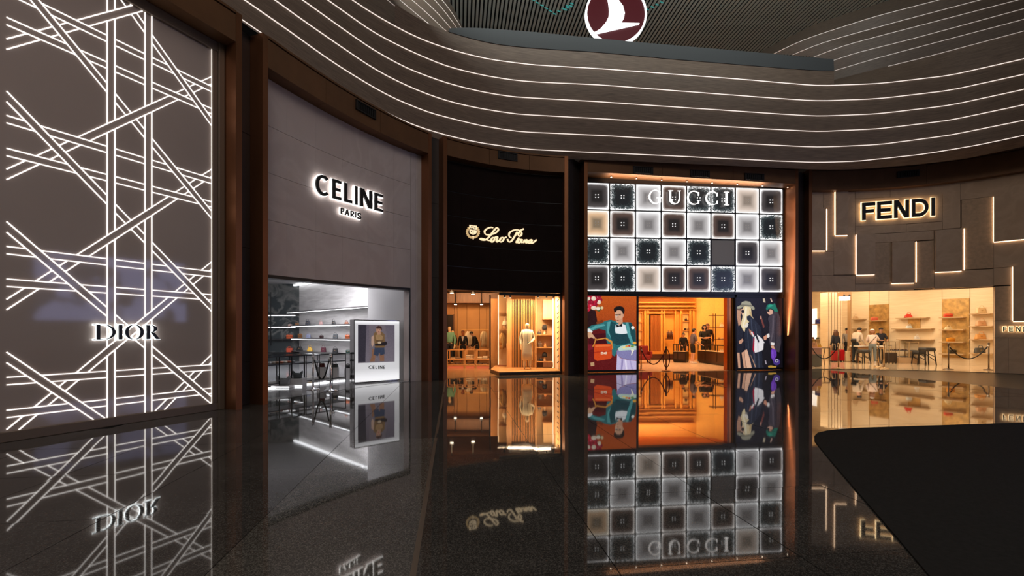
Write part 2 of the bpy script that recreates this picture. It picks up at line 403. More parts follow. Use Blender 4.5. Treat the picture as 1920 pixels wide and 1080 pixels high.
portal('portal_frame', S_fen, 1512, 2120, .34, 'bronze portal frame around the stone slab shop front at the right', [(1695, 42, 'dark slotted air vent on the bronze band above the stone slab front')], zin=7.42, nseg=24, right=False, zt=8.27)

# dark stone columns standing between the portals
def column(n_, a, b, label, zt=7.8):
    Z_TOP = zt
    a, b = Vector(a), Vector(b); d = (b - a).normalized(); nn = Vector((d.y, -d.x)); X = (a + b) / 2
    t = thing('dark_column', (X.x, X.y, 0), label, 'column', 'dark stone columns between the shop fronts')
    zs = [0, .9, 3.3, 5.7, Z_TOP]
    if n_ >= 3: nn = Vector((0, -1))
    c0, c1 = a - nn * .5, b - nn * .5
    for z0, z1 in zip(zs[:-1], zs[1:]):
        m_ = M().hexa([(a.x, a.y, z0 + .006), (b.x, b.y, z0 + .006), (c1.x, c1.y, z0 + .006), (c0.x, c0.y, z0 + .006), (a.x, a.y, z1 - .006), (b.x, b.y, z1 - .006), (c1.x, c1.y, z1 - .006), (c0.x, c0.y, z1 - .006)])
        o_ = m_.obj('stone_panel', DARKWALL, t); fix_normals(o_.data)
    m_ = M().hexa([(a.x, a.y, 0), (b.x, b.y, 0), (c1.x, c1.y, 0), (c0.x, c0.y, 0), (a.x, a.y, Z_TOP), (b.x, b.y, Z_TOP), (c1.x, c1.y, Z_TOP), (c0.x, c0.y, Z_TOP)])
    for i_ in range(8): v = Vector(m_.v[i_]); m_.v[i_] = (v.x - nn.x * .012, v.y - nn.y * .012, v.z)
    o_ = m_.obj('core', BLACK, t); fix_normals(o_.data)
def edge_pt(S, x, sgn, off, jt=.13):
    p = Vector(S.XY(x)) + S.t(x) * sgn * (jt + .003) + S.n(x) * off; return p
column(1, edge_pt(S_dior, 417, 1, .0), edge_pt(S_cel, 479, -1, .0), 'dark stone column between the patterned glass front and the pale stone front')
column(2, edge_pt(S_cel, 790, 1, .05), edge_pt(S_lor, 829, -1, .02), 'dark stone column between the pale stone front and the dark brown front')
column(3, edge_pt(S_lor, 1054.8, 1, .1), edge_pt(S_guc, 1092, -1, .05), 'dark stone column between the dark brown front and the glowing checkered front', 7.95)
column(4, edge_pt(S_guc, 1469.5, 1, .2), edge_pt(S_fen, 1512, -1, .05), 'dark stone column between the glowing checkered front and the stone slab front', 8.2)

# ================================================================= TIMBER SOFFIT WITH LIGHT LINES
def ipl(pts):
    xs = [p[0] for p in pts]; ys = [p[1] for p in pts]
    # monotone-ish cubic: smooth a dense linear interpolation
    X = np.arange(xs[0], xs[-1] + 1, 4.0); Y = np.interp(X, xs, ys)
    ker = np.hanning(23)[1:-1]; ker /= ker.sum(); pad = 10
    Yp = np.concatenate([Y[0] + (np.arange(-pad, 0)) * (Y[1] - Y[0]), Y, Y[-1] + np.arange(1, pad + 1) * (Y[-1] - Y[-2])])
    Ys = np.convolve(Yp, ker, 'valid')
    return lambda x: float(np.interp(x, X, Ys[:len(X)]))
LN = [
 [(200, -135), (400, 5), (494, 69), (600, 143.5), (652, 179), (700, 208), (750, 234), (797, 252), (836, 267), (900, 280.5), (978, 292.5), (1059, 298), (1200, 303), (1450, 314.5), (1511, 317.3), (1560, 318.5), (1616, 317), (1720, 308.5), (1804, 299), (1920, 275), (2300, 185)],
 [(200, -140), (400, 0), (447, 33), (497.6, 67.7), (537, 93), (600, 137), (652, 170.5), (701, 198.5), (737, 218), (778, 236), (836, 254), (900, 268.5), (987, 280.3), (1075, 284.6), (1200, 289.8), (1350, 297), (1450, 302), (1528, 305), (1605, 303), (1730, 289.5), (1830, 273), (1920, 254), (2300, 165)],
 [(200, -178), (458, 0), (541.7, 58), (601.5, 101.5), (644, 130), (694.5, 160.7), (735, 183.5), (804.6, 212), (900, 236), (974, 247.6), (1127, 254.4), (1200, 258.7), (1350, 267), (1450, 272.5), (1534, 276.5), (1647, 271.7), (1780, 254), (1920, 225.7), (2300, 135)],
 [(200, -216), (515, 0), (567, 37.8), (623.5, 77), (700.7, 129.5), (748, 154.4), (796.7, 175.6), (845.5, 192), (900, 204), (968, 214.6), (1129, 223.3), (1200, 227.6), (1350, 237), (1450, 243), (1534, 247.3), (1647, 242), (1780, 226), (1920, 196.6), (2300, 105)],
 [(200, -254), (566.8, 0), (636, 49.6), (700, 94.4), (763, 129), (836, 156), (900, 172.2), (958, 182), (1131, 191.8), (1200, 196.7), (1350, 206.7), (1450, 213.5), (1534, 218.6), (1647, 213.8), (1780, 198), (1920, 167.8), (2300, 76)],
 [(200, -288), (614, 0), (700, 61.4), (763, 93.7), (835, 124.4), (900, 140.7), (958, 150.5), (1000, 154.3), (1129, 160), (1200, 165.6), (1350, 177), (1450, 184.5), (1534, 190), (1647, 185.6), (1780, 170), (1920, 139.5), (2300, 46)],
 [(200, -322), (659.7, 0), (700, 26.8), (763, 62), (800.7, 78.7), (857, 97.6), (920, 112.5), (1000, 122.5), (1122, 129.3), (1200, 135), (1400, 150), (1450, 154.5), (1534, 161.5), (1647, 157.4), (1780, 142), (1920, 110.5), (2300, 16)]]
HL = [4.2, 4.33] + [4.33 * (1 + .086 * i) for i in range(1, 6)]
LF = [ipl(l) for l in LN]
def LP(fy, H, x, push=0.0):
    Y = F * HC * H / (HY - fy(x)); return Vector(((x - CX) * Y / F, Y - push, HC * (1 + H)))
XS = list(range(200, 2301, 20))
timber = wood_mat('dark_timber_veneer', srgb(84, 69, 58), srgb(134, 114, 98), 4.0, (.6, .6, 26), .55)
for a in range(6):     # one strip of veneer between every two light lines
    m_ = M(); m_.loft([[LP(LF[a], HL[a], x), LP(LF[a + 1], HL[a + 1], x)] for x in XS], closed=False)
    struct('soffit_board', m_, timber, True)
# edge above the topmost light line (between it and the grey beam)
E = ipl([(700, -22), (750, 14), (807, 48), (846, 61.5), (895, 75.6), (936, 84), (1000, 90.5), (1122, 98), (1250, 110), (1400, 122.4), (1480, 129), (1528, 132.3), (1562, 133.2), (1620, 131)])
HE = 6.58
XE = list(range(740, 1565, 15)) + [1564]
m_ = M(); m_.loft([[LP(LF[6], HL[6], x), LP(E, HE, x)] for x in XE], closed=False); struct('soffit_board', m_, timber, True)
# light lines
def led_line(fy, H, x0, x1, label, r, m, grp, n=60):
    pts = [LP(fy, H, x0 + (x1 - x0) * i / n, .02) for i in range(n + 1)]
    o_ = M().tube(pts, r, 6).obj('light_line', m, None, True); tag(o_, label, 'light strip', grp)
LEDL = mat('led_line', (1, 1, 1), .5, emit=.95, ecol=(1.0, .86, .77))
words = ['lowest', 'second lowest', 'third lowest', 'third highest', 'second highest', 'topmost']
for i in range(6):
    led_line(LF[i + 1], HL[i + 1], 447 if i == 0 else 220, 2280, words[i] + ' of the six long bright light lines sweeping across the timber soffit', .0125, LEDL, 'long light lines in the soffit', 110)
# upper wings with faint lines, right and left
def lf(p): return ipl(p)
RU = [([(1564, 150), (1647, 128.6), (1736, 107), (1920, 58), (2300, -45)], 6.8), ([(1564, 132.7), (1640, 110), (1736, 84.6), (1920, 36), (2300, -66)], 7.05),
      ([(1562, 113.4), (1600, 100.5), (1706, 74), (1920, 16), (2300, -86)], 7.3), ([(1525, 107), (1580, 86), (1647, 68), (1908, 0), (2300, -105)], 7.55),
      ([(1485.7, 103), (1530, 84), (1587.5, 66.8), (1700, 36), (1837, 0), (2300, -125)], 7.8), ([(1449.5, 101.5), (1490, 81), (1528, 66.8), (1640, 31), (1760, 0), (2300, -145)], 8.05),
      ([(1415, 103), (1428.7, 95), (1528, 44.5), (1667.7, 0), (1800, -40), (2300, -190)], 8.5)]
LU = [([(400, -265), (726.8, 0), (759, 26.8), (790, 50)], 6.8), ([(400, -290), (750, 0), (807, 48), (815, 54)], 7.05), ([(400, -320), (773, 0), (821, 42.5), (838, 61)], 7.3),
      ([(400, -350), (795, 0), (822.8, 25), (848, 56)], 7.55), ([(400, -380), (816.5, 0), (842.5, 30), (860, 57)], 7.8), ([(400, -400), (831.4, 0), (849.5, 23.6), (868, 57)], 8.05),
      ([(400, -430), (846, 0), (857, 22), (872, 60)], 8.5)]
timber2 = wood_mat('grey_brown_veneer', srgb(84, 71, 61), srgb(108, 92, 80), 5.0, (1, 1, 16), .55)
LEDD = mat('led_faint', (1, 1, 1), .5, emit=.36, ecol=(1.0, .82, .72))
def curve_pts(p, H, n=44, dl=0):
    f_ = ipl(p); x0, x1 = p[0][0], p[-1][0]
    return [LP(f_, H, x0 + (x1 - x0) * i / n) for i in range(n + 1)]
ordw = ['first', 'second', 'third', 'fourth', 'fifth', 'sixth']
for side, U in (('right', RU), ('left', LU)):
    base = [LP(LF[6], HL[6], (1564 + (2300 - 1564) * i / 44) if side == 'right' else (400 + (790 - 400) * i / 44)) for i in range(45)]
    prev = base
    for q, (p, H) in enumerate(U):
        cur = curve_pts(p, H); m_ = M(); m_.loft([[a, b] for a, b in zip(prev, cur)], closed=False)
        struct('soffit_board', m_, timber2 if q > 0 else timber, True); prev = cur
        if q < 6:
            pts = [c_ + Vector((0, -.02, -.01)) for c_ in cur]
            if q == 0 and side == 'right': pts = pts[6:]
            if q == 0 and side == 'left': pts = pts[:41]
            o_ = M().tube(pts, .009, 5).obj('light_line', LEDD, None, True)
            tag(o_, f'{ordw[q]} faint light line above the bright ones, on the upper {side} wing', 'light strip', f'faint light lines on the upper {side} wing')
# grey beam closing the soffit towards the void
Ft = ipl([(830, 55), (864.5, 51), (930, 54.5), (1000, 60), (1122, 72.5), (1250, 84), (1400, 96.7), (1454, 101.5), (1500, 106), (1563, 111.2)])
m_ = M(); rings = []
XB = list(np.linspace(842, 1563, 50))
for x in XB:
    a = LP(E, HE, x) ; Yb = a.y; zt = HC + (HY - Ft(x)) * (Yb - .02) / F
    if x < 880: zt = max(a.z + .01, zt)
    rings.append([a + Vector((0, -.03, -.01)), Vector((a.x * (Yb - .03) / Yb, Yb - .03, zt)), Vector((a.x, Yb + .7, zt)), a + Vector((0, .7, -.01))])
m_.loft(rings); o_ = m_.obj('grey_beam', mat('blue_grey_beam', srgb(70, 72, 73), .8)); fix_normals(o_.data)
tag(o_, 'long blue grey painted beam above the timber soffit, in front of the slatted ceiling', 'beam')

# ================================================================= SLATTED CEILING HIGH ABOVE
ZC = 18.0
m_ = M().add([(-30, -10, ZC + .5), (40, -10, ZC + .5), (40, 45, ZC + .5), (-30, 45, ZC + .5)], [(0, 3, 2, 1)])
ceil = struct('ceiling', m_, mat('ceiling_void', (.004, .005, .005), .9))
SL = mat('ceiling_slat', srgb(168, 178, 172), .6, noise=.1, nscale=2)
dirv = Vector((-.117, 1)).normalized(); per = .205; Lb = 26.0
sm = M().hexa([(-.06, 0, 0), (.06, 0, 0), (.06, Lb, 0), (-.06, Lb, 0), (-.06, 0, .03), (.06, 0, .03), (.06, Lb, .03), (-.06, Lb, .03)])
first = None
for i in range(150):
    X = -2.5 + per * i
    if first is None: o_ = sm.obj('slat', SL, ceil); first = o_
    else: o_ = bpy.data.objects.new('slat', first.data); COL.objects.link(o_); o_.parent = ceil
    o_.location = (X + .0, 12.0, ZC); o_.rotation_euler = (0, 0, math.atan2(-dirv.x, dirv.y))
# teal marker lamps between the slats
tm = mat('teal_lamp', (.1, .6, .6), .5, emit=.16, ecol=(.1, .75, .7))
m_ = M()
for (xa, ya, xb, yb, n_) in ((1000, 0, 1040, 26, 5), (1040, 26, 1080, 2, 5), (1205, 22, 1250, 0, 5), (1060, 18, 1075, 8, 3)):
    for q in range(n_):
        x = xa + (xb - xa) * q / n_; y = ya + (yb - ya) * q / n_; Yq = (ZC - .03 - HC) * F / (HY - y); p = W(x, y, Yq); m_.box((p.x, p.y, p.z), (.2, .05, .02), .5)
o_ = m_.obj('marker_lamps', tm); tag(o_, 'thin broken trails of tiny teal lamps on the slatted ceiling', 'lights', kind='stuff')

# ================================================================= ROUND AIRLINE SIGN
YL = 17.6; cL = W(1155, 26, YL); rL = 57.5 * YL / F
sgn = thing('round_sign', (cL.x, cL.y, cL.z - rL), 'round dark red lit sign with a white bird emblem, hanging under the ceiling', 'sign')
def disc(r0, r1, y0, y1, n=64):
    m_ = M(); rg = []
    for k_ in range(n + 1):
        t = 2 * math.pi * k_ / n; c_, s_ = math.cos(t), math.sin(t)
        rg.append([(cL.x + c_ * r0, y0, cL.z + s_ * r0), (cL.x + c_ * r1, y0, cL.z + s_ * r1), (cL.x + c_ * r1, y1, cL.z + s_ * r1), (cL.x + c_ * r0, y1, cL.z + s_ * r0)])
    return m_.loft(rg, cap=False)
o_ = disc(.001, rL * .95, YL, YL + .12).obj('face', mat('sign_red', srgb(60, 4, 14), .5, emit=.22, ecol=srgb(92, 4, 18)), sgn); fix_normals(o_.data)
o_ = disc(rL * .945, rL, YL - .03, YL + .14).obj('rim', mat('sign_white', (1, 1, 1), .4, emit=1.6), sgn); fix_normals(o_.data)
def zp(x, y): return (cL.x + (x / 3.31 + 820 - 1155) * YL / F, cL.z - (y / 3.31 - 26) * YL / F)
bird_l = [(1050, -25), (1060, 20), (1066, 70), (1062, 110), (1045, 145), (1015, 180), (985, 200), (962, 208)]
bird_r = [(1085, -40), (1120, 0), (1150, 40), (1162, 85), (1155, 120), (1138, 146), (1140, 148), (1140, 150)]
wing = [(962, 208), (975, 216), (1250, 154), (1253, 148), (1140, 147), (1090, 160)]
m_ = M(); L_ = [zp(*p) for p in bird_l[:6]]; R_ = [zp(*p) for p in bird_r[:6]]
for i in range(5):
    pl = [L_[i], L_[i + 1], R_[i + 1], R_[i]]
    m_.add([(a, YL - .05, b) for a, b in pl] + [(a, YL, b) for a, b in pl], [(0, 1, 2, 3), (7, 6, 5, 4), (0, 4, 5, 1), (1, 5, 6, 2), (2, 6, 7, 3), (3, 7, 4, 0)])
for pl in ([(1015, 180), (1045, 145), (1138, 146), (1253, 148), (1250, 154)], [(962, 208), (985, 200), (1015, 180), (1250, 154), (972, 217)]):
    q = [zp(*p) for p in pl]; n_ = len(q)
    m_.add([(a, YL - .05, b) for a, b in q] + [(a, YL, b) for a, b in q], [tuple(range(n_)), tuple(range(2 * n_ - 1, n_ - 1, -1))] + [(i, i + n_, (i + 1) % n_ + n_, (i + 1) % n_) for i in range(n_)])
o_ = m_.obj('bird_emblem', MATS['sign_white'], sgn); fix_normals(o_.data)
for dx in (-.5, .5):
    M().bar((cL.x + dx, YL + .06, cL.z + rL * .7), (cL.x + dx, YL + .06, ZC), .02).obj('hanger', BLACK, sgn)
# enclosing walls of the hall that the photograph does not reach (dark)
hallM = mat('hall_wall', srgb(58, 50, 46), .8)
m_ = M(); m_.add([(-30, 34, -.01), (45, 34, -.01), (45, 34, 19), (-30, 34, 19)], [(0, 1, 2, 3)]); struct('wall_back', m_, hallM)

# advertising screen across the hall, outside the frame; the patterned glass mirrors it
t = thing('advertising_screen', (18, 7.75, 2.2), 'large pale blue advertising screen across the hall, mirrored in the patterned glass', 'screen')
M().box((18.06, 7.75, 4.0), (.1, 6.7, 3.8)).obj('casing', BLACK, t)
sm_ = bpy.data.materials.new('screen_blue'); sm_.use_nodes = True; N_ = sm_.node_tree.nodes; L_ = sm_.node_tree.links; b_ = N_['Principled BSDF']
n_ = N_.new('ShaderNodeTexNoise'); n_.inputs['Scale'].default_value = .8; n_.inputs['Detail'].default_value = 2
c_ = N_.new('ShaderNodeValToRGB'); c_.color_ramp.elements[0].position = .42; c_.color_ramp.elements[0].color = (.05, .06, .09, 1); c_.color_ramp.elements[1].position = .5; c_.color_ramp.elements[1].color = (.42, .46, .85, 1)
tc_ = N_.new('ShaderNodeTexCoord'); L_.new(tc_.outputs['Object'], n_.inputs[0]); L_.new(n_.outputs[0], c_.inputs[0]); L_.new(c_.outputs[0], b_.inputs['Emission Color']); b_.inputs['Emission Strength'].default_value = 3.4; b_.inputs['Base Color'].default_value = (0, 0, 0, 1)
M().box((18.0, 7.75, 4.0), (.02, 6.5, 3.6)).obj('screen', sm_, t)
# ================================================================= FRONT 1: patterned glass with woven light lines
def sd(x):
    a, b = Vector(S_dior.XY(12)), Vector(S_dior.XY(x)); return (b - a).length * (1 if x > 12 else -1)
D_dir = (Vector(S_dior.XY(396)) - Vector(S_dior.XY(12))).normalized(); D_n = Vector((D_dir.y, -D_dir.x)); D_0 = Vector(S_dior.XY(12))
def dp(s, z, off): p = D_0 + D_dir * s + D_n * off; return Vector((p.x, p.y, z))
zq = lambda H: HC + HC * H / 1.088
zb, zt_, sl, sr = .14, 7.02, 0.0, sd(396)
fr = thing('patterned_front', (D_0.x, D_0.y, 0), 'tall grey glass shop front covered with a woven lattice of white light lines', 'shop front')
frameM = mat('taupe_frame', srgb(120, 104, 90), .45, metal=.3)
def dbox(s0, s1, z0, z1, o0, o1):
    return M().hexa([dp(s0, z0, o0), dp(s1, z0, o0), dp(s1, z0, o1), dp(s0, z0, o1), dp(s0, z1, o0), dp(s1, z1, o0), dp(s1, z1, o1), dp(s0, z1, o1)])
o_ = dbox(-2.2, sr + .02, .1, 7.04, -.1, .0).obj('glass_panel', mat('taupe_glass', srgb(172, 157, 150), .05, spec=.5, noise=.04, nscale=.7), fr); fix_normals(o_.data)
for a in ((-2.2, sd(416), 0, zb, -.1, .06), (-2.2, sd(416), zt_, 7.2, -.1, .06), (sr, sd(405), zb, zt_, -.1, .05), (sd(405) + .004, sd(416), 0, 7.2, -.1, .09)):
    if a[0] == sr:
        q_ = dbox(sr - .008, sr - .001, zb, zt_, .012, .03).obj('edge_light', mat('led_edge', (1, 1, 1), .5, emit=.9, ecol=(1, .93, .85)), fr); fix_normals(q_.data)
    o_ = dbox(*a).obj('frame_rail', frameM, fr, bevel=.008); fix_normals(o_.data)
hw = .030 * HC / 1.088 * 1.25
s1_, s2_ = sd(208), sd(278)
bands = []
for H in (3.4475, 3.135, 2.15, 1.82, .835, .508, -.48, -.81): bands.append(('H', (0, zq(H)), (sr, zq(H))))
for s in (s1_, s2_): bands.append(('V', (s, 0), (s, 8)))
for n_ in range(-3, 5): bands.append(('F', (sd(11.7), zq(2.38 + 1.31 * (n_ - 1))), (sr, zq(.365 + 1.31 * (n_ - 1)))))
for n_ in range(-2, 5): bands.append(('R', (sd(11.7), zq(-1.02 + 1.307 * n_)), (sr, zq(.955 + 1.307 * n_))))
def isect(a, b):
    (p, q), (r, t) = (Vector(a[1]), Vector(a[2])), (Vector(b[1]), Vector(b[2])); d1, d2 = q - p, t - r
    den = d1.x * d2.y - d1.y * d2.x
    if abs(den) < 1e-6: return None
    u = ((r.x - p.x) * d2.y - (r.y - p.y) * d2.x) / den; return p + d1 * u
def over(a, b, s):      # does band a pass over band b
    k = a[0] + b[0]
    if k in ('FH', 'VH', 'VF', 'RV', 'HR'): return True
    if k == 'FR': return not (s1_ < s < s2_)
    if k == 'RF': return s1_ < s < s2_
    return False
mid_led = LEDW
for b in bands:
    p, q = Vector(b[1]), Vector(b[2]); d = (q - p).normalized(); nn = Vector((-d.y, d.x))
    for sg in (-1, 1):
        o = p + nn * hw * sg; t0, t1 = -20.0, 20.0
        for c_, dd, lo, hi in ((o.x, d.x, sl, sr), (o.y, d.y, zb, zt_)):
            if abs(dd) < 1e-9:
                if not lo <= c_ <= hi: t0, t1 = 1, 0
            else:
                u, v = sorted(((lo - c_) / dd, (hi - c_) / dd)); t0, t1 = max(t0, u), min(t1, v)
        if t1 - t0 < .05: continue
        cuts = []
        for c2 in bands:
            if c2 is b: continue
            x_ = isect(b, c2)
            if x_ is None or not over(c2, b, x_.x): continue
            p2 = Vector(c2[1]); d2 = (Vector(c2[2]) - p2).normalized(); n2 = Vector((-d2.y, d2.x))
            e0 = (o - p2).dot(n2); e1 = d.dot(n2)
            u, v = sorted(((-hw - e0) / e1, (hw - e0) / e1)); cuts.append((u, v))
        cuts.sort(); segs = []; cur = t0
        for u, v in cuts:
            if v < cur: continue
            if u > t1: break
            if u > cur: segs.append((cur, min(u, t1)))
            cur = max(cur, v)
        if cur < t1: segs.append((cur, t1))
        w = .008
        for u, v in segs:
            if v - u < .01: continue
            a, c = o + d * u, o + d * v; m_ = M()
            pts = [a - nn * w, c - nn * w, c + nn * w, a + nn * w]
            m_.hexa([dp(x.x, x.y, .001) for x in pts] + [dp(x.x, x.y, .012) for x in pts])
            oo = m_.obj('light_line', mid_led, fr); fix_normals(oo.data)
def sign(name, S, x, y, label, cat='sign'):
    p = S.px(x, y, .1); return thing(name, p, label, cat)
GLOW_W = mat('halo_white', (1, 1, 1), .5, emit=2.2, ecol=(.93, 1.0, 1.0))
GLOW_N = mat('halo_neutral', (1, 1, 1), .5, emit=2.4, ecol=(1, .97, .92))
GLOW_Y = mat('halo_amber', (1, 1, 1), .5, emit=2.2, ecol=(1.0, .72, .38))
LET = mat('letter_black', (.012, .012, .013), .4)
def word(parent, S, items, st, w, h, grow, glow, o=(.05, .085, .12), lm=None, per_w=None):
    for ch, x0, t0, b0, x1, t1, b1 in items:
        ww = w if per_w is None else per_w * 1.0 / (x1 - x0)
        if ch == 'I' and st == 'sans': ww = 1
        g = glyph(ch, st, ww, h)
        L_ = letter(S, g, ((x0, t0, b0), (x1, t1, b1)), o[1], o[2], 'letter', lm or LET, parent)
        if glow: letter(S, g, ((x0, t0, b0), (x1, t1, b1)), o[0], o[1] - .004, 'glow_edge', glow, L_, grow)
def lay(spans, x0, t0, b0, x1, t1, b1):
    out = []
    for ch, a, b in spans:
        f0, f1 = (a - x0) / (x1 - x0), (b - x0) / (x1 - x0)
        out.append((ch, a, t0 + (t1 - t0) * f0, b0 + (b1 - b0) * f0, b, t0 + (t1 - t0) * f1, b0 + (b1 - b0) * f1))
    return out
sg_ = sign('shop_sign', S_dior, 234, 623, 'black serif DIOR letters with a white halo on the patterned glass front')
word(sg_, S_dior, lay([('D', 171.5, 213), ('I', 215.5, 228.5), ('O', 230.5, 265.7), ('R', 267.5, 295.5)], 171, 608.2, 637.2, 296, 610, 636), 'roman', .22, .05, 1.1, GLOW_W, (.03, .05, .07), per_w=6.6)

# ================================================================= FRONT 2: pale stone
stoneC = marble_mat('pale_stone', srgb(190, 176, 173), srgb(198, 185, 182), .6, .55, .4, .6)
X, Y = S_cel.XY(650)
fr = thing('stone_front', (X, Y, 0), 'pale grey stone shop front wall above and beside the brightly lit white shop', 'shop front')
zo = lambda x: 2.80 + (x - 506) / (768 - 506) * .11
cols = [480, 538, 592, 642, 690, 738, 769.5]
rows = [0, .28, .52, .76, 1]
for a, b in zip(cols[:-1], cols[1:]):
    for q in range(4):
        za, zb_ = zo(a), zo(b); g = .004
        m_ = M(); S_cel.slab(m_, a + .08, b - .08, za + (7.14 - za) * rows[q] + g, za + (7.14 - za) * rows[q + 1] - g, -.3, 0, 4, zb_ + (7.14 - zb_) * rows[q] + g, zb_ + (7.14 - zb_) * rows[q + 1] - g)
        o_ = m_.obj('stone_panel', stoneC, fr); fix_normals(o_.data)
for a, b, c_ in ((770, 779.5, .03), (779.7, 790, 0)):
    m_ = M(); S_cel.slab(m_, a, b, 0, 7.14, -.35, c_ * 0, 2); o_ = m_.obj('pier', stoneC, fr); fix_normals(o_.data)
m_ = M(); S_cel.slab(m_, 480, 769.5, zo(480) - .07, zo(480) + .0, -.3, .0, 14, zo(769.5) - .07, zo(769.5)); o_ = m_.obj('lintel', BLACK, fr); fix_normals(o_.data)
m_ = M(); S_cel.slab(m_, 768.4, 769.6, 0, 2.9, -.04, .0); o_ = m_.obj('opening_edge', BLACK, fr); fix_normals(o_.data)
sg_ = sign('shop_sign', S_cel, 650, 375, 'large black CELINE letters with a white halo on the pale stone wall')
word(sg_, S_cel, lay([('C', 586, 611.6), ('E', 617.8, 634.5), ('L', 639.8, 655), ('I', 660.5, 665.3), ('N', 670, 693.5), ('E', 697, 713.6)], 586, 325.5, 363.5, 713.6, 366.8, 399), 'sans', .2, .15, 1.3, GLOW_N, (.04, .08, .12), per_w=5.8)
sg2 = sign('shop_sign', S_cel, 653, 400, 'small black PARIS letters with a white halo under the large black letters')
word(sg2, S_cel, lay([('P', 634.5, 641), ('A', 642, 651), ('R', 653, 659.8), ('I', 661.6, 663.6), ('S', 665.8, 672.8)], 634, 390, 401.4, 673, 401.2, 412), 'sans', .2, .16, .8, GLOW_N, (.04, .07, .1), per_w=2.1)

# ================================================================= FRONT 3: dark brown panels
X, Y = S_lor.XY(945)
fr = thing('brown_front', (X, Y, 0), 'dark brown panelled shop front wall above the amber lit clothes shop', 'shop front')
brownP = mat('brown_panel', srgb(26, 15, 11), .75, spec=.12, noise=.15, nscale=2)
zz = [2.96, 3.73, 4.47, 5.4, 6.2, 7.2]
for a, b in ((830, 865), (865, 938), (938, 1011), (1011, 1054.6)):
    for z0, z1 in zip(zz[:-1], zz[1:]):
        m_ = M(); S_lor.slab(m_, a + .2, b - .2, z0 + .012, z1 - .012, -.1, 0, 5); o_ = m_.obj('panel', brownP, fr); fix_normals(o_.data)
m_ = M(); S_lor.slab(m_, 830, 1054.6, 2.96, 7.2, -.25, -.015, 14); o_ = m_.obj('backing', BLACK, fr); fix_normals(o_.data)
CREAM = mat('cream_lit', srgb(255, 232, 196), .5, emit=1.0, ecol=srgb(255, 226, 180))
CREAM2 = mat('cream_lit_dim', srgb(235, 205, 150), .5, emit=.55, ecol=srgb(240, 200, 140))
sg_ = sign('shop_sign', S_lor, 950, 442, 'illuminated cream handwritten Loro Piana lettering on the dark brown wall')
def zl(x, y): return (860 + x / 10.8, 400 + y / 10.8)
def script(paths, name, par, w):
    for path in paths:
        # round the corners of the hand-drawn path
        P = [Vector(zl(*p)) for p in path]; Q = []
        for i in range(len(P) - 1):
            p0_, p1_, p2_, p3_ = P[max(i - 1, 0)], P[i], P[i + 1], P[min(i + 2, len(P) - 1)]
            for t in (0, .25, .5, .75):
                Q.append(.5 * ((2 * p1_) + (p2_ - p0_) * t + (2 * p0_ - 5 * p1_ + 4 * p2_ - p3_) * t * t + (3 * p1_ - 3 * p2_ + p3_ - p0_) * t ** 3))
        Q.append(P[-1])
        ww = []
        for i, q in enumerate(Q):
            d = (Q[min(i + 1, len(Q) - 1)] - Q[max(i - 1, 0)]); d.normalize(); ww.append(w * (.8 + .75 * abs(d.x * -.55 + d.y * .83) ** 2))
        m_ = M()
        for pl in stroke([tuple(q) for q in Q], ww):
            m_.hexa([S_lor.px(x, y, .03) for x, y in pl] + [S_lor.px(x, y, .06) for x, y in pl])
        o_ = m_.obj(name, CREAM, par); fix_normals(o_.data)
script([[(690, 300), (640, 290), (560, 320), (515, 370), (530, 425), (580, 440), (660, 430), (740, 400), (790, 350), (790, 312), (755, 303), (700, 360), (640, 440), (580, 510), (520, 545), (460, 545), (425, 528), (450, 515), (520, 530), (600, 555), (650, 545)],
        [(655, 540), (640, 570), (665, 585), (700, 560), (718, 520), (705, 497), (670, 505), (648, 545)], [(712, 505), (760, 478), (778, 492), (755, 560), (765, 582), (800, 560)],
        [(830, 530), (820, 570), (850, 582), (890, 555), (905, 515), (885, 495), (850, 505), (828, 535)], [(900, 505), (930, 500), (960, 485)],
        [(1180, 380), (1120, 480), (1060, 565), (1010, 582), (985, 550), (983, 525)], [(1060, 500), (1020, 480), (1012, 420), (1055, 372), (1140, 340), (1220, 350), (1265, 395), (1262, 440), (1225, 470), (1200, 440), (1215, 395), (1250, 350), (1310, 320)],
        [(1215, 500), (1165, 575), (1160, 598), (1190, 590)], [(1270, 535), (1220, 540), (1188, 585), (1210, 605), (1250, 575), (1280, 535), (1258, 590), (1285, 598)],
        [(1335, 540), (1300, 605)], [(1312, 580), (1360, 542), (1382, 552), (1350, 600), (1390, 597)], [(1468, 540), (1425, 555), (1400, 598), (1430, 608), (1470, 570), (1482, 540), (1455, 598), (1490, 605), (1570, 540)]], 'letter', sg_, 2.1)
cr_ = sign('crest_sign', S_lor, 885, 440, 'small illuminated cream crest with a quartered shield and wreath beside the handwritten lettering', 'emblem')
def lp_poly(polys, name, m, o0, o1, par):
    m_ = M()
    for pl in polys:
        q = [zl(*p) for p in pl]; n = len(q)
        m_.add([S_lor.px(x, y, o0) for x, y in q] + [S_lor.px(x, y, o1) for x, y in q], [tuple(range(n)), tuple(range(2 * n - 1, n - 1, -1))] + [(i, i + n, (i + 1) % n + n, (i + 1) % n) for i in range(n)])
    o_ = m_.obj(name, m, par); fix_normals(o_.data); return o_
lp_poly([[(205, 238), (358, 258), (352, 400), (330, 425), (285, 440), (240, 420), (212, 400)]], 'shield', CREAM, .03, .05, cr_)
leaves = []
for i in range(15):
    t = math.radians(-42 + i * 264 / 14 * 1.0) ; cx_, cy_ = 282 + 118 * math.cos(t), 385 + 112 * math.sin(t)
    if i in (0, 14): cy_ -= 10
    leaves.append([(cx_ + 26 * math.cos(a), cy_ + 24 * math.sin(a)) for a in (t, t + 1.1, t + 2.3, t + 3.4, t + 4.6, t + 5.5)])
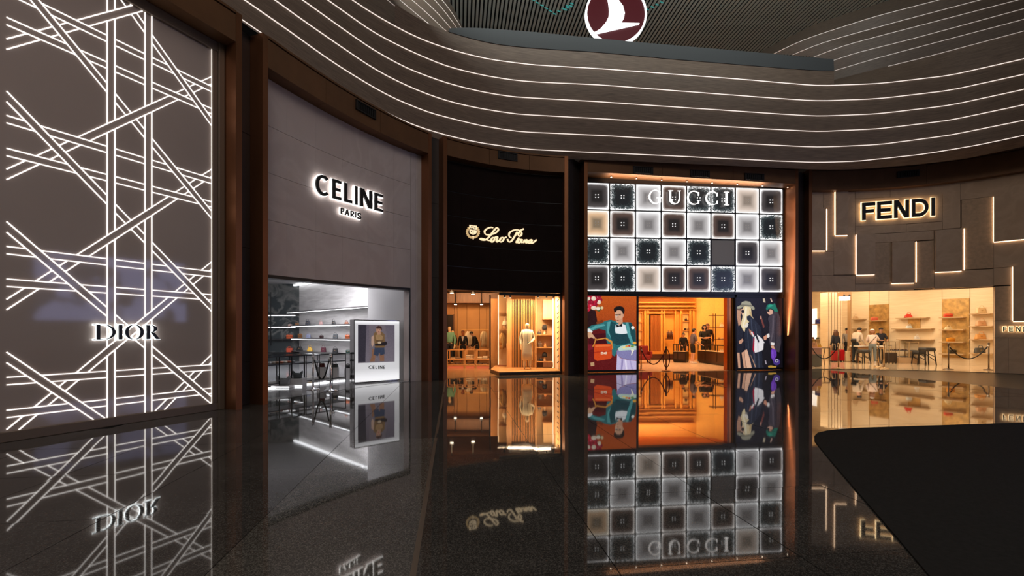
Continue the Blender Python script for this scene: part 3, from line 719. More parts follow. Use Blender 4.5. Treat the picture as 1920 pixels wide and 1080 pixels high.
lp_poly(leaves, 'wreath', CREAM2, .02, .04, cr_); lp_poly([[(262, 470), (312, 470), (290, 535), (284, 535)]], 'wreath_tip', CREAM, .02, .04, cr_)
lp_poly([[(276, 250), (286, 251), (284, 430), (276, 430)], [(212, 322), (352, 340), (352, 350), (212, 332)]] + [[(x, y), (x + 22, y), (x + 22, y + 22), (x, y + 22)] for x, y in ((222, 300), (254, 305), (232, 358), (306, 288), (240, 262))], 'shield_marks', BLACK, .05, .055, cr_)

# ================================================================= FRONT 4: checkered wall of glowing glass boxes
X, Y = S_guc.XY(1281)
fr = thing('checkered_front', (X, Y, 0), 'shop front wall of glowing square glass boxes in four rows of eight', 'shop front')
def box_mat(name, edge, mid, cen, e_edge=1.6, p1=.07, p2=.16, p3=.42, vein=None, vs=7.0):
    if name in MATS: return MATS[name]
    m = bpy.data.materials.new(name); m.use_nodes = True; N = m.node_tree.nodes; L = m.node_tree.links; b = N['Principled BSDF']
    b.inputs['Base Color'].default_value = (.05, .05, .05, 1); b.inputs['Roughness'].default_value = .25
    uv = N.new('ShaderNodeUVMap'); sp = N.new('ShaderNodeSeparateXYZ'); L.new(uv.outputs[0], sp.inputs[0])
    def mth(op, a, b_=None):
        n = N.new('ShaderNodeMath'); n.operation = op
        for i, q in enumerate((a, b_)):
            if q is None: continue
            if isinstance(q, (int, float)): n.inputs[i].default_value = q
            else: L.new(q, n.inputs[i])
        return n.outputs[0]
    ex = mth('POWER', mth('ABSOLUTE', mth('SUBTRACT', sp.outputs[0], .5)), 8.0); ey = mth('POWER', mth('ABSOLUTE', mth('SUBTRACT', sp.outputs[1], .5)), 8.0)
    d = mth('SUBTRACT', .5, mth('POWER', mth('ADD', ex, ey), .125))
    tc = N.new('ShaderNodeTexCoord'); n = N.new('ShaderNodeTexNoise'); n.inputs['Scale'].default_value = vs if vein else 3.0; n.inputs['Detail'].default_value = 7; n.inputs['Distortion'].default_value = 2.0 if vein else .5
    L.new(tc.outputs['Object'], n.inputs[0])
    if vein: d2 = mth('ADD', d, mth('MULTIPLY', mth('SUBTRACT', n.outputs[0], .47), .62))
    else: d2 = mth('ADD', d, mth('MULTIPLY', mth('SUBTRACT', n.outputs[0], .5), .06))
    cr = N.new('ShaderNodeValToRGB'); L.new(d2, cr.inputs[0]); e = cr.color_ramp.elements  # light falloff from the box edges is painted into this emission ramp
    e[0].position = 0.0; e[0].color = (*edge, 1); e[1].position = p3; e[1].color = (*cen, 1)
    q = e.new(p1); q.color = (*[a * .75 + c * .25 for a, c in zip(edge, mid)], 1); q = e.new(p2); q.color = (*mid, 1)
    L.new(cr.outputs[0], b.inputs['Emission Color'])
    mr = N.new('ShaderNodeMapRange'); L.new(d, mr.inputs[0]); mr.inputs[1].default_value = 0; mr.inputs[2].default_value = .03; mr.inputs[3].default_value = e_edge; mr.inputs[4].default_value = 1.0
    L.new(mr.outputs[0], b.inputs['Emission Strength']); MATS[name] = m; return m
BM = {'w': box_mat('box_white', (1, 1, 1), srgb(196, 192, 192), srgb(120, 116, 116), 2.6, .04, .14, .36),
      'm': box_mat('box_warm', (1, .95, .9), srgb(216, 198, 184), srgb(140, 126, 114), 2.5, .035, .14, .36),
      'o': box_mat('box_orange', (1, .9, .75), srgb(226, 186, 146), srgb(130, 112, 90), 2.4, .03, .14, .36),
      'd': box_mat('box_dark', (1, .97, .97), srgb(78, 72, 72), srgb(26, 23, 23), 2.6, .012, .09, .30),
      'b': box_mat('box_brown', (1, .93, .88), srgb(92, 72, 64), srgb(28, 24, 23), 2.6, .014, .10, .30),
      'f': box_mat('box_marble', (1, 1, 1), srgb(72, 84, 86), srgb(14, 22, 26), 2.4, .012, .07, .2, True, 13.0),
      'x': mat('box_unlit', srgb(190, 187, 180), .5)}
GR = ['dfwbffmd', 'obwbwbwf', 'fwfwfxdw', 'dfmbbfwd']
cx_ = [(1096.2, 1140.7), (1144.1, 1188.8), (1192.5, 1237), (1240.5, 1284.4), (1287.7, 1330), (1333.5, 1375.7), (1379, 1420.8), (1424.3, 1465)]
ry_ = [((343.6, 391.5), (356.3, 401.5)), ((395.2, 443), (404.5, 449.4)), ((447, 494), (453, 498.2)), ((498, 545.7), (501.7, 547.3))]
def gy(r, e, x): t = (x - 1096.2) / (1465 - 1096.2); return ry_[r][0][e] + (ry_[r][1][e] - ry_[r][0][e]) * t
names = {'w': 'glowing white', 'm': 'warm white glowing', 'o': 'orange tinted glowing', 'd': 'dark centred glowing', 'b': 'brown centred glowing', 'f': 'green black marbled glowing', 'x': 'unlit grey'}
STUD = mat('stud_lit', (1, 1, 1), .3, emit=1.0)
for r in range(4):
    for c_ in range(8):
        a, b = cx_[c_]; ty = GR[r][c_]
        pts = [(a, gy(r, 1, a)), (b, gy(r, 1, b)), (b, gy(r, 0, b)), (a, gy(r, 0, a))]
        m_ = M().hexa([S_guc.px(x, y, -.03) for x, y in pts] + [S_guc.px(x, y, .045) for x, y in pts])
        o_ = m_.obj('glass_box', BM[ty], fr); fix_normals(o_.data); o_['label'] = names[ty] + ' square glass box'
        uvl = o_.data.uv_layers.new(name='UVMap'); vs = [Vector(v) for v in m_.v]
        for lo_ in o_.data.loops: uvl.data[lo_.index].uv = [(0, 0), (1, 0), (1, 1), (0, 1)][lo_.vertex_index % 4]
        if ty != 'x':
            m_ = M(); cxm, cym = (a + b) / 2, (gy(r, 0, (a + b) / 2) + gy(r, 1, (a + b) / 2)) / 2
            for dx in (-2.4, 2.4):
                for dy in (-2.4, 2.4):
                    p = S_guc.px(cxm + dx, cym + dy, .05); m_.ball(p, .022, n=8, m=5)
            m_.obj('stud', STUD if ty in 'dbf' else mat('stud_grey', srgb(200, 195, 190), .4, emit=.25), o_, True)
m_ = M(); S_guc.slab(m_, 1093.5, 1468.8, 2.93, 7.24, -.35, -.035, 2); o_ = m_.obj('backing', BLACK, fr); fix_normals(o_.data)
def gzc(x, y0, y1, w, name='mullion'):
    m_ = M(); S_guc.slab(m_, x - w, x + w, S_guc.z(x, y1), S_guc.z(x, y0), -.03, .06); o_ = m_.obj(name, BLACK, fr); fix_normals(o_.data)
for i in range(7):
    x = (cx_[i][1] + cx_[i + 1][0]) / 2; gzc(x, gy(0, 0, x), gy(3, 1, x), 1.1)
for r in range(5):
    m_ = M()
    if r == 0: ya, yb = ry_[0][0][0] - 5, ry_[0][1][0] - 5; h_ = 4.6
    elif r == 4: ya, yb = ry_[3][0][1] + 3.2, ry_[3][1][1] + 3.2; h_ = 2.9
    else: ya, yb = (ry_[r - 1][0][1] + ry_[r][0][0]) / 2, (ry_[r - 1][1][1] + ry_[r][1][0]) / 2; h_ = 1.1
    x0, x1 = 1094, 1468; za, zb_ = S_guc.z(x0, ya), S_guc.z(x1, yb); hh = h_ * .0202 
    S_guc.slab(m_, x0, x1, za - hh, za + hh, -.03, .065, 2, zb_ - hh, zb_ + hh); o_ = m_.obj('rail', BLACK, fr); fix_normals(o_.data)
# side posts of the glass front, reaching the floor
for x, w in ((1095, 1.2), (1195.3, 1.4), (1379.2, 1.4), (1469.2, 1.6)):
    m_ = M(); S_guc.slab(m_, x - w, x + w, 0, 2.94, -.12, .04); o_ = m_.obj('post', BLACK, fr); fix_normals(o_.data)
for x, w in ((1467.2, 1.4),): gzc(x, 352, 549, w)
pj = S_guc.P(1458, 4.2, .22); tj = S_guc.t(1458); area_light('reveal_wash', pj, pj + Vector((tj.x, tj.y, .1)), .05, 5.6, 22, (1, .62, .4))
# small spot lamps washing the bronze reveal
for i in range(8):
    x = 1140 + i * 46.5
    if x > 1466: break
    p = S_guc.P(x, 7.40, .33)
    t = thing('spot_lamp', p, None, 'spot lamp', 'tiny spot lamps under the bronze band of the checkered front'); t['label'] = 'tiny spot lamp under the bronze band above the glowing checkered front'
    M().lathe([(.03, -.03), (.035, 0), (.03, .015)], p, 10).obj('body', BRONZE_F, t)
    M().lathe([(.02, -.035), (.022, -.031)], p, 10).obj('lens', mat('lens_warm', (1, 1, 1), .4, emit=14, ecol=(1, .8, .6)), t)
l_ = area_light('portal_wash', S_guc.P(1281, 7.18, .36), S_guc.P(1281, 7.6, .45), 6.5, .08, 90, (1, .72, .5)); l_.rotation_euler[2] = math.atan2(S_guc.t(1281).y, S_guc.t(1281).x)
sg_ = sign('shop_sign', S_guc, 1287, 373, 'glowing white widely spaced GUCCI letters over the top row of glass boxes')
SIGNW = mat('letter_lit', (1, 1, 1), .4, emit=1.5, ecol=(1.0, .96, .92))
for ch, a, b in (('G', 1213, 1236.5), ('U', 1249.5, 1272), ('C', 1284.5, 1307), ('C', 1318.5, 1341.5), ('I', 1353, 1362)):
    f0, f1 = (a - 1213) / 149, (b - 1213) / 149
    letter(S_guc, glyph(ch, 'roman', .125 if ch != 'I' else .36, .05), ((a, 358.5 + 4 * f0, 383.5 + 3.5 * f0), (b, 358.5 + 4 * f1, 383.5 + 3.5 * f1)), .14, .19, 'letter', SIGNW, sg_)

# ================================================================= FRONT 5: stone slabs with lit recesses
X, Y = S_fen.XY(1700)
fr = thing('slab_front', (X, Y, 0), 'shop front wall of grey brown stone slabs with warm light slits at the right', 'shop front')
stF = marble_mat('slab_stone', srgb(196, 167, 140), srgb(206, 178, 151), .9, .7, .4, .6)
stT = mat('slab_rough', srgb(200, 171, 143), .85, noise=.12, nscale=9, bump=.7, bscale=45)
def fz(x, y): return (1500 + x / 4.155, 300 + y / 4.155)
def slab_rect(x0, y0, x1, y1, o0, o1, m, name='stone_slab', g=.006, lab=None, corner=None):
    """x,y in enlarged view units; y0,y1 read at column x0 (or 'corner')"""
    xa, xb = 1500 + x0 / 4.155, 1500 + x1 / 4.155; xr = xa if corner is None else 1500 + corner / 4.155
    z1, z0 = S_fen.z(xr, 300 + y0 / 4.155), S_fen.z(xr, 300 + y1 / 4.155)
    m_ = M(); dx = g / (S_fen.XY(xa)[1] / F); S_fen.slab(m_, xa + dx, xb - dx, z0 + g, z1 - g, o0, o1, max(2, int((xb - xa) / 14))); o_ = m_.obj(name, m, fr); fix_normals(o_.data)
    if lab: o_['label'] = lab
    return o_
flat = [(60, 225, 180, 378, 0), (180, 225, 266, 712, 1), (60, 712, 262, 900, 0), (262, 592, 435, 895, 0), (60, 378, 182, 712, 0), (266, 225, 365, 592, 0), (365, 228, 430, 592, 0),
        (430, 225, 702, 302, 0), (430, 302, 1110, 518, 0), (430, 518, 828, 580, 0), (430, 580, 578, 897, 0), (578, 576, 1043, 645, 0), (578, 645, 708, 965, 1), (708, 645, 888, 965, 0), (888, 636, 1045, 1003, 1),
        (60, 900, 430, 1025, 0), (430, 897, 578, 967, 0), (430, 967, 888, 1022, 0)]
for x0, y0, x1, y1, t in flat: slab_rect(x0, y0, x1, y1, -.2, R.choice((0, .004, .008)), (stF, stT)[t])
def slab_z(x0, x1, y0, xy0, y1, xy1, o0, o1, t, name='stone_slab'):
    """heights read at given columns"""
    z1 = S_fen.z(1500 + xy0 / 4.155, 300 + y0 / 4.155); z0 = S_fen.z(1500 + xy1 / 4.155, 300 + y1 / 4.155)
    xa, xb = 1500 + x0 / 4.155, 1500 + x1 / 4.155; m_ = M(); S_fen.slab(m_, xa + .25, xb - .25, z0 + .006, z1 - .006, o0, o1, max(2, int((xb - xa) / 14)))
    o_ = m_.obj(name, (stF, stT)[t], fr); fix_normals(o_.data); return o_
TOPY = (222, 60)
for a in ((702, 1250, *TOPY, 302, 702, 0), (828, 1110, 500, 828, 562, 828, 0), (1110, 1250, 240, 1110, 540, 1110, 0), (1045, 1258, 530, 1250, 868, 1258, 0), (1250, 1760, *TOPY, 312, 1258, 0), (1258, 1508, 312, 1258, 857, 1258, 1),
          (1508, 1760, 285, 1508, 642, 1508, 0), (1508, 1760, 642, 1508, 842, 1508, 0), (1045, 1508, 872, 1050, 1003, 1045, 0), (1508, 1652, 842, 1508, 978, 1508, 0), (1760, 2300, *TOPY, 640, 1745, 0), (1760, 2300, 640, 1745, 842, 1508, 0)):
    x0, x1, y0, c0, y1, c1, t = a; slab_z(x0, x1, y0, c0, y1, c1, -.2, R.choice((0, .004, .008)), t)
# right pier below: slabs down to the floor
pier = [(1865.2, 1895, 537, 601.7, 1), (1895, 2100, 500, 601.7, 0), (1865.2, 1945, 601.7, 633.5, 0), (1945, 2100, 601.7, 633.5, 0), (1865.2, 1891, 633.5, 699, 0), (1891, 1950, 633.5, 699, 0), (1950, 2100, 633.5, 699, 0)]
for xa, xb, ya, yb, t in pier:
    z1 = S_fen.z(1868, ya); z0 = S_fen.z(1868, yb) if yb < 690 else 0.0
    m_ = M(); S_fen.slab(m_, xa + .2, xb - .2, z0 + .006 if z0 > 0 else 0, z1 - .006, -.3, R.choice((0, .005)), max(2, int((xb - xa) / 12))); o_ = m_.obj('stone_slab', (stF, stT)[t], fr); fix_normals(o_.data)
m_ = M(); S_fen.slab(m_, 1511, 1865, 2.6 + .68, 7.42, -.33, -.205, 20); o_ = m_.obj('backing', BLACK, fr); fix_normals(o_.data)
m_ = M(); S_fen.slab(m_, 1865, 2120, 0, 7.42, -.33, -.305, 14); o_ = m_.obj('backing', BLACK, fr); fix_normals(o_.data)
# raised slabs with light slits at one side and underneath
def raised(x0, x1, z0, z1, sides, lab):
    m_ = M(); S_fen.slab(m_, x0, x1, z0, z1, .05, .10, max(2, int((x1 - x0) / 12))); o_ = m_.obj('raised_slab', stF, fr); fix_normals(o_.data); o_['label'] = lab
    m_ = M(); S_fen.slab(m_, x0 + 1.5, x1 - 1.5, z0 + .05, z1 - .05, -.0, .052, 3); q = m_.obj('bracket', BLACK, o_); fix_normals(q.data)
    d = .85; rs = (x1 - 960) * .10 / S_fen.XY(x1)[1]
    for sd_ in sides:
        m_ = M()
        if sd_ == 'r': S_fen.slab(m_, x1 + rs - .3, x1 + rs + d, z0 + .02, z1 - .02, .010, .035)
        if sd_ == 'l': S_fen.slab(m_, x0 - d, x0 + .3, z0 + .02, z1 - .02, .012, .05)
        if sd_ == 'b': S_fen.slab(m_, x0 + .3, x1 - .3, z0 - .022, z0 + .004, .012, .05, 4)
        q = m_.obj('light_slit', LEDS, o_); fix_normals(q.data)
LEDS = mat('slit_warm', (1, 1, 1), .5, emit=3.0, ecol=(1.0, .70, .45))
def R4(x0, x1, y0, c0, y1, c1, sides, lab):
    xa, xb = 1500 + x0 / 4.155, 1500 + x1 / 4.155
    raised(xa, xb, S_fen.z(1500 + c1 / 4.155, 300 + y1 / 4.155), S_fen.z(1500 + c0 / 4.155, 300 + y0 / 4.155), sides, lab)
R4(66, 191, 380, 180, 708, 180, 'rb', 'raised slab lit at its right and underneath'); R4(270, 365, 235, 300, 589, 300, 'lb', 'raised slab lit at its left and underneath')
R4(435, 577, 580, 440, 896, 440, 'lb', 'raised slab lit at its left and underneath'); R4(709, 885, 642, 720, 960, 800, 'rb', 'raised slab lit at its right and underneath')
R4(1048, 1257, 535, 1240, 868, 1200, 'rb', 'raised slab lit at its right and underneath'); R4(1508, 2050, 284, 1508, 640, 1510, 'lb', 'large raised slab lit at its left and underneath')
raised(1899, 2060, S_fen.z(1899, 602.5), S_fen.z(1899, 499.5), 'lb', 'raised slab lit at its left and underneath')
sg_ = sign('shop_sign', S_fen, 1682, 394, 'large black FENDI letters with an amber halo on the stone slabs')
word(sg_, S_fen, lay([('F', 1613.6, 1638.6), ('E', 1642, 1669.7), ('N', 1673.8, 1702), ('D', 1707.5, 1739), ('I', 1744.3, 1751.7)], 1613.6, 381.8, 414.3, 1751.7, 371.4, 405.2), 'sans', .24, .2, 1.15, GLOW_Y, (.04, .08, .13), per_w=6.6)
sg_ = sign('shop_sign', S_fen, 1905, 617, 'small black FENDI letters with an amber halo on the right pier')
word(sg_, S_fen, lay([('F', 1880, 1886.8), ('E', 1891.5, 1899.6), ('N', 1904.8, 1913.6), ('D', 1917.6, 1927), ('I', 1930.6, 1932.6)], 1880, 612.3, 622, 1932, 611.8, 622.2), 'sans', .22, .2, .55, GLOW_Y, (.03, .05, .07), per_w=2.1)
# ================================================================= KIT: people, bags, barriers, pictures
def rrect(cx, cy, w, d, z, r=None, n=4, rz=0.0):
    r = min(w, d) * .35 if r is None else min(r, w / 2 * .99, d / 2 * .99); pts = []
    for qx, qy, a0 in ((1, 1, 0), (-1, 1, 90), (-1, -1, 180), (1, -1, 270)):
        for i in range(n + 1):
            a = math.radians(a0 + 90 * i / n); pts.append((qx * (w / 2 - r) + r * math.cos(a), qy * (d / 2 - r) + r * math.sin(a)))
    c, s = math.cos(rz), math.sin(rz)
    return [(cx + x * c - y * s, cy + x * s + y * c, z) for x, y in pts]
def px_box(name, m, par, x0, y0, x1, y1, Y, depth, bevel=0.0):
    """upright box whose front face covers the given image rectangle at distance Y, running backwards by depth"""
    a, b = W(x0, y1, Y), W(x1, y0, Y)
    return M().box(((a.x + b.x) / 2, Y + depth / 2, (a.z + b.z) / 2), (abs(b.x - a.x), depth, abs(b.z - a.z))).obj(name, m, par, bevel=bevel)

SKIN = mat('skin', srgb(205, 155, 125), .5); HAIRD = mat('hair_dark', (.012, .009, .008), .5); HAIRB = mat('hair_brown', srgb(88, 54, 34), .55)
MANNM = mat('mannequin_cream', srgb(225, 190, 145), .45); EYE = mat('eye_dark', (.01, .01, .01), .3)
def skinmesh(name, pts, edges, m, par, rad, sub=1):
    """pts: dict name->vec, edges: list of pairs, rad: dict name->radius or (rx,ry)"""
    ks = list(pts); ix = {k: i for i, k in enumerate(ks)}
    me = bpy.data.meshes.new(name); me.from_pydata([tuple(pts[k]) for k in ks], [(ix[a], ix[b]) for a, b in edges], []); me.materials.append(m)
    o = bpy.data.objects.new(name, me); COL.objects.link(o)
    sk = o.modifiers.new('skin', 'SKIN'); sk.use_smooth_shade = True
    o.modifiers.new('sub', 'SUBSURF').levels = sub; o.modifiers['sub'].render_levels = sub
    for i, k in enumerate(ks):
        r = rad.get(k, .04); r = r if isinstance(r, tuple) else (r, r); me.skin_vertices[0].data[i].radius = r; me.skin_vertices[0].data[i].use_root = (i == 0)
    me.use_fake_user = False
    if par is not None: o.parent = par
    return o
def person(label, xp, yf, yt, face, cat='person', name='person', pose=None, top=None, sleeve='long', bottom=None, skirt=None, skin=None, hair=None, hairstyle='short', shoes=None, group=None, Y=None, zf=0.0, wid=1.0, cap=None, extra=None):
    Y = Y or YK(yf - HY); p = W(xp, yf, Y); h = (yf - yt) * Y / F; s = h / 1.74
    t = thing(name, (p.x, p.y, zf), label, cat, group, rz=math.radians(face)); t.scale = (s, s, s)
    J = dict(pel=(0, 0, .96), waist=(0, 0, 1.08), chest=(0, .0, 1.27), neck=(0, -.005, 1.46), skull=(0, .01, 1.56), head=(0, .015, 1.65), crown=(0, .0, 1.71))
    for sg, q in ((1, 'L'), (-1, 'R')):
        J.update({'sh' + q: (-sg * .17, 0, 1.41), 'el' + q: (-sg * .24, -.03, 1.13), 'wr' + q: (-sg * .24, .08, .90), 'pa' + q: (-sg * .235, .11, .82),
                  'hi' + q: (-sg * .09, 0, .90), 'kn' + q: (-sg * .10, .03, .50), 'an' + q: (-sg * .10, -.02, .09), 'to' + q: (-sg * .115, .12, .035)})
    pose = pose or {}
    lean = math.radians(pose.get('lean', 0)); J = {k: Vector(v) for k, v in J.items()}
    for k in pose:
        if k in J: J[k] = Vector(pose[k])
    if lean:
        for k in J:
            if k[:2] in ('wa', 'ch', 'ne', 'sk', 'he', 'cr', 'sh', 'el', 'wr', 'pa') :
                v = J[k] - J['pel']; f = 1.0 if k != 'waist' else .6
                if k[:2] in ('wr', 'pa') and pose.get('keepwr'): continue
                a = lean * f; J[k] = J['pel'] + Vector((v.x, v.y * math.cos(a) + v.z * math.sin(a), v.z * math.cos(a) - v.y * math.sin(a)))
    hd = pose.get('headdown', 0)
    if hd:
        a = math.radians(hd)
        for k in ('skull', 'head', 'crown'):
            v = J[k] - J['neck']; J[k] = J['neck'] + Vector((v.x, v.y * math.cos(a) + v.z * math.sin(a), v.z * math.cos(a) - v.y * math.sin(a)))
    rad = dict(pel=(.15 * wid, .11), waist=(.13 * wid, .1), chest=(.16 * wid, .11), neck=.055, skull=.07, head=.092, crown=.06)
    for q in 'LR': rad.update({'sh' + q: .062, 'el' + q: .045, 'wr' + q: .03, 'pa' + q: (.035, .018), 'hi' + q: .088, 'kn' + q: .062, 'an' + q: .042, 'to' + q: (.04, .03)})
    E_ = [('pel', 'waist'), ('waist', 'chest'), ('chest', 'neck'), ('neck', 'skull'), ('skull', 'head'), ('head', 'crown')]
    arm, leg = [], []
    for q in 'LR':
        arm += [('chest', 'sh' + q), ('sh' + q, 'el' + q), ('el' + q, 'wr' + q), ('wr' + q, 'pa' + q)]; leg += [('pel', 'hi' + q), ('hi' + q, 'kn' + q), ('kn' + q, 'an' + q), ('an' + q, 'to' + q)]
    skm = skin or SKIN; P_ = dict(J); Ed = E_ + arm + leg
    for q, sg in (('L', 1), ('R', -1)):      # five fingers on every hand
        d = (J['pa' + q] - J['wr' + q]).normalized(); side = Vector((1, 0, 0)) if abs(d.x) < .7 else Vector((0, 1, 0))
        for f_ in range(4):
            b = J['pa' + q] + d * .035 + side * (.024 - .016 * f_); tip = b + d * (.05, .058, .052, .04)[f_] + Vector((0, .008, -.01))
            P_[f'f{q}{f_}'] = b; P_[f'g{q}{f_}'] = tip; Ed += [('pa' + q, f'f{q}{f_}'), (f'f{q}{f_}', f'g{q}{f_}')]; rad[f'f{q}{f_}'] = .0085; rad[f'g{q}{f_}'] = .0065
        b = J['pa' + q] + side * .035 * (1 if q == 'L' else -1) * 1.0 - d * .01; P_['th' + q] = b + d * .035 + Vector((0, .015, 0)); Ed.append(('pa' + q, 'th' + q)); rad['th' + q] = .009
    rb = dict(rad)
    if top:
        for k in ('pel', 'waist', 'chest', 'shL', 'shR') + (('elL', 'elR') if True else ()): rb[k] = tuple(v * (.66 if k in ('pel', 'waist', 'chest') else .8) for v in (rb[k] if isinstance(rb[k], tuple) else (rb[k], rb[k])))
        for k in ('hiL', 'hiR'): rb[k] = .065
    body = skinmesh('body', P_, Ed, skm, t, rb)
    def cloth(nm, ks, m, grow, over=None, ext=None):
        pp = {k: J[k] for k in ks}; 
        if ext: pp.update(ext)
        ee = [e for e in E_ + arm + leg if e[0] in pp and e[1] in pp]
        if ext: ee += [tuple(x) for x in (over or [])]
        rr = {k: tuple(v + grow for v in (rad[k] if isinstance(rad[k], tuple) else (rad[k], rad[k]))) if k in rad else (.09, .07) for k in pp}
        return skinmesh(nm, pp, ee, m, t, rr)
    if bottom:
        ks = ['pel', 'hiL', 'hiR', 'knL', 'knR'] + (['anL', 'anR'] if sleeve != 'shorts' and pose.get('shorts') is None else []); rad['wt'] = (.12 * wid, .085); cloth('trousers' if len(ks) > 5 else 'shorts', ks, bottom, .012, [('pel', 'wt')], {'wt': J['pel'].lerp(J['waist'], .7)})
    if top:
        ks = ['pel', 'waist', 'chest', 'shL', 'shR', 'elL', 'elR'] + (['wrL', 'wrR'] if sleeve == 'long' else []); 
        rad['nb'] = (.085, .07); rad['pel'] = (.16 * wid, .12); cloth('shirt', ks, top, .013, [('chest', 'nb')], {'nb': J['chest'].lerp(J['neck'], .78)})
    if skirt:
        w0, w1, z1 = skirt[1:]; c = J['pel']
        M().lathe([(.15, c.z + .05), (w0, c.z - .12), (w1, z1 + .02), (w1, z1)], (0, 0, 0), 16, .75).obj('skirt', skirt[0], None).parent = t
    hc = J['head']; up = (J['crown'] - J['skull']).normalized()
    if hair:
        m_ = M(); rot = Vector((0, 0, 1)).rotation_difference(up).to_matrix()
        m_.ball((0, 0, 0), .098, .108, .095, 14, 8); m_.v = [tuple(hc + rot @ Vector((x, y - .018, z + .022)) if (z > .03 or y < .02) else hc + rot @ Vector((x * .8, y * .5 - .03, z * .5))) for x, y, z in m_.v]
        if hairstyle == 'long': m_.loft([rrect(0, 0, .20, .12, 0, .05), rrect(0, 0, .27, .15, 0, .06), rrect(0, 0, .25, .13, 0, .06), rrect(0, 0, .12, .08, 0, .03)][0:0] or [[tuple(hc + rot @ Vector((x, y - .05, z))) for x, y, _ in rrect(0, 0, w_, d_, 0, .05)] for w_, d_, z in ((.16, .1, .06), (.25, .15, -.04), (.29, .16, -.16), (.26, .13, -.27), (.12, .07, -.33))])
        if hairstyle == 'bun': m_.ball(tuple(hc + rot @ Vector((0, -.1, .08))), .05)
        if hairstyle == 'bob': m_.loft([[tuple(hc + rot @ Vector((x, y - .035, z))) for x, y, _ in rrect(0, 0, w_, d_, 0, .05)] for w_, d_, z in ((.16, .12, .07), (.22, .17, -.0), (.22, .16, -.1), (.16, .12, -.13))])
        m_.obj('hair', hair, None, True).parent = t
    if cap:
        m_ = M(); rot = Vector((0, 0, 1)).rotation_difference(up).to_matrix(); m_.ball((0, 0, 0), .104, .115, .075, 14, 8); m_.loft([rrect(0, .12, .15, .1, -.005, .05), rrect(0, .13, .15, .1, .008, .05)])
        m_.v = [tuple(hc + rot @ (Vector(v) + Vector((0, -.005, .055)))) for v in m_.v]; m_.obj('cap', cap, None, True).parent = t
    if cat == 'person':
        fwd = Vector((0, 1, 0)); rot = Vector((0, 0, 1)).rotation_difference(up).to_matrix()
        f_ = lambda x, y, z: tuple(hc + rot @ Vector((x, y, z)))
        m_ = M(); m_.ball(f_(-.032, .083, .01), .012, n=8, m=5); m_.ball(f_(.032, .083, .01), .012, n=8, m=5); m_.obj('eyes', EYE, None, True).parent = t
        m_ = M(); m_.loft([rrect(*f_(0, .088, -.03)[:2], .03, .035, f_(0, .088, -.03)[2], .01), rrect(*f_(0, .084, .015)[:2], .016, .02, f_(0, .084, .015)[2], .006)])
        m_.ball(f_(-.094, 0, -.0), .012, .02, .03, 8, 5); m_.ball(f_(.094, 0, -.0), .012, .02, .03, 8, 5); m_.obj('nose_and_ears', skm, None, True).parent = t
        M().box(f_(0, .082, -.055), (.045, .012, .009)).obj('mouth', mat('lips', srgb(150, 80, 70), .5), None).parent = t
    if shoes:
        for q in 'LR':
            a, b = J['an' + q], J['to' + q]; m_ = M(); d = Vector((b.x - a.x, b.y - a.y, 0)); rz = math.atan2(d.y, d.x) - math.pi / 2; c = (a + b) / 2
            m_.loft([rrect(c.x, c.y, .10, .27, 0.0, .045, rz=rz), rrect(c.x, c.y, .105, .28, .03, .045, rz=rz), rrect(c.x, c.y - .02, .09, .22, .07, .04, rz=rz), rrect(a.x, a.y, .08, .09, .11, .03, rz=rz)]); m_.obj('shoe', shoes, None, True).parent = t
    if extra: extra(t, J)
    return t

def leather(c): return mat('leather_%d_%d_%d' % c, srgb(*c), .4)
def bag(xp, yb, wpx, hpx, c, label, Y, kind='tote', group=None, z=None, rz=0.0, handle=None, y_off=0.0):
    p = W(xp, yb, Y); k = Y / F; w, h = wpx * k, hpx * k; d = min(w, h) * .45; z = p.z if z is None else z
    t = thing('handbag', (p.x, p.y, z), label, 'handbag', group); lm = leather(c); x0, y0 = p.x, p.y + y_off
    lt = leather(handle) if handle else lm
    if kind == 'tote': bh = h * .7; ring_ = [(1.0, 0), (1.02, .1), (.92, .9), (.88, 1)]
    elif kind == 'trap': bh = h * .72; ring_ = [(.82, 0), (.86, .08), (1.0, .9), (.97, 1)]
    elif kind == 'bucket': bh = h * .68; ring_ = [(.95, 0), (1.0, .15), (.85, .6), (.5, .95), (.45, 1)]
    elif kind == 'flap': bh = h * .82; ring_ = [(.95, 0), (1.0, .12), (1.0, .85), (.92, 1)]
    else: bh = h * .62; ring_ = [(1.0, 0), (1.02, .12), (.82, .85), (.6, 1)]
    m_ = M().loft([rrect(x0, y0, w * f, d * (1 if i < 2 else .6 if kind != 'flap' else .9), z + bh * q, d * .2, 3) for i, (f, q) in enumerate(ring_)])
    m_.obj('body', lm, t, True)
    hw_, top = w * .24, z + h
    pts = [(x0 - hw_, y0 - d * .3, z + bh * .85), (x0 - hw_ * .95, y0 - d * .3, z + bh + (h - bh) * .55), (x0 - hw_ * .5, y0 - d * .3, top), (x0 + hw_ * .5, y0 - d * .3, top), (x0 + hw_ * .95, y0 - d * .3, z + bh + (h - bh) * .55), (x0 + hw_, y0 - d * .3, z + bh * .85)]
    M().tube(pts, max(.008, w * .028), 5).obj('handle', lt, t, True)
    if kind in ('flap', 'tote', 'dome'):
        M().box((x0, y0 - d * .53, z + bh * .55), (w * .16, .012, bh * .14)).obj('clasp', BRASS, t)
    if kind == 'flap':
        M().loft([rrect(x0, y0 - d * .48, w * .96, .02, z + bh * .42, .008, 2), rrect(x0, y0 - d * .47, w * 1.0, .02, z + bh * .9, .008, 2)]).obj('flap', lt, t, True)
    return t
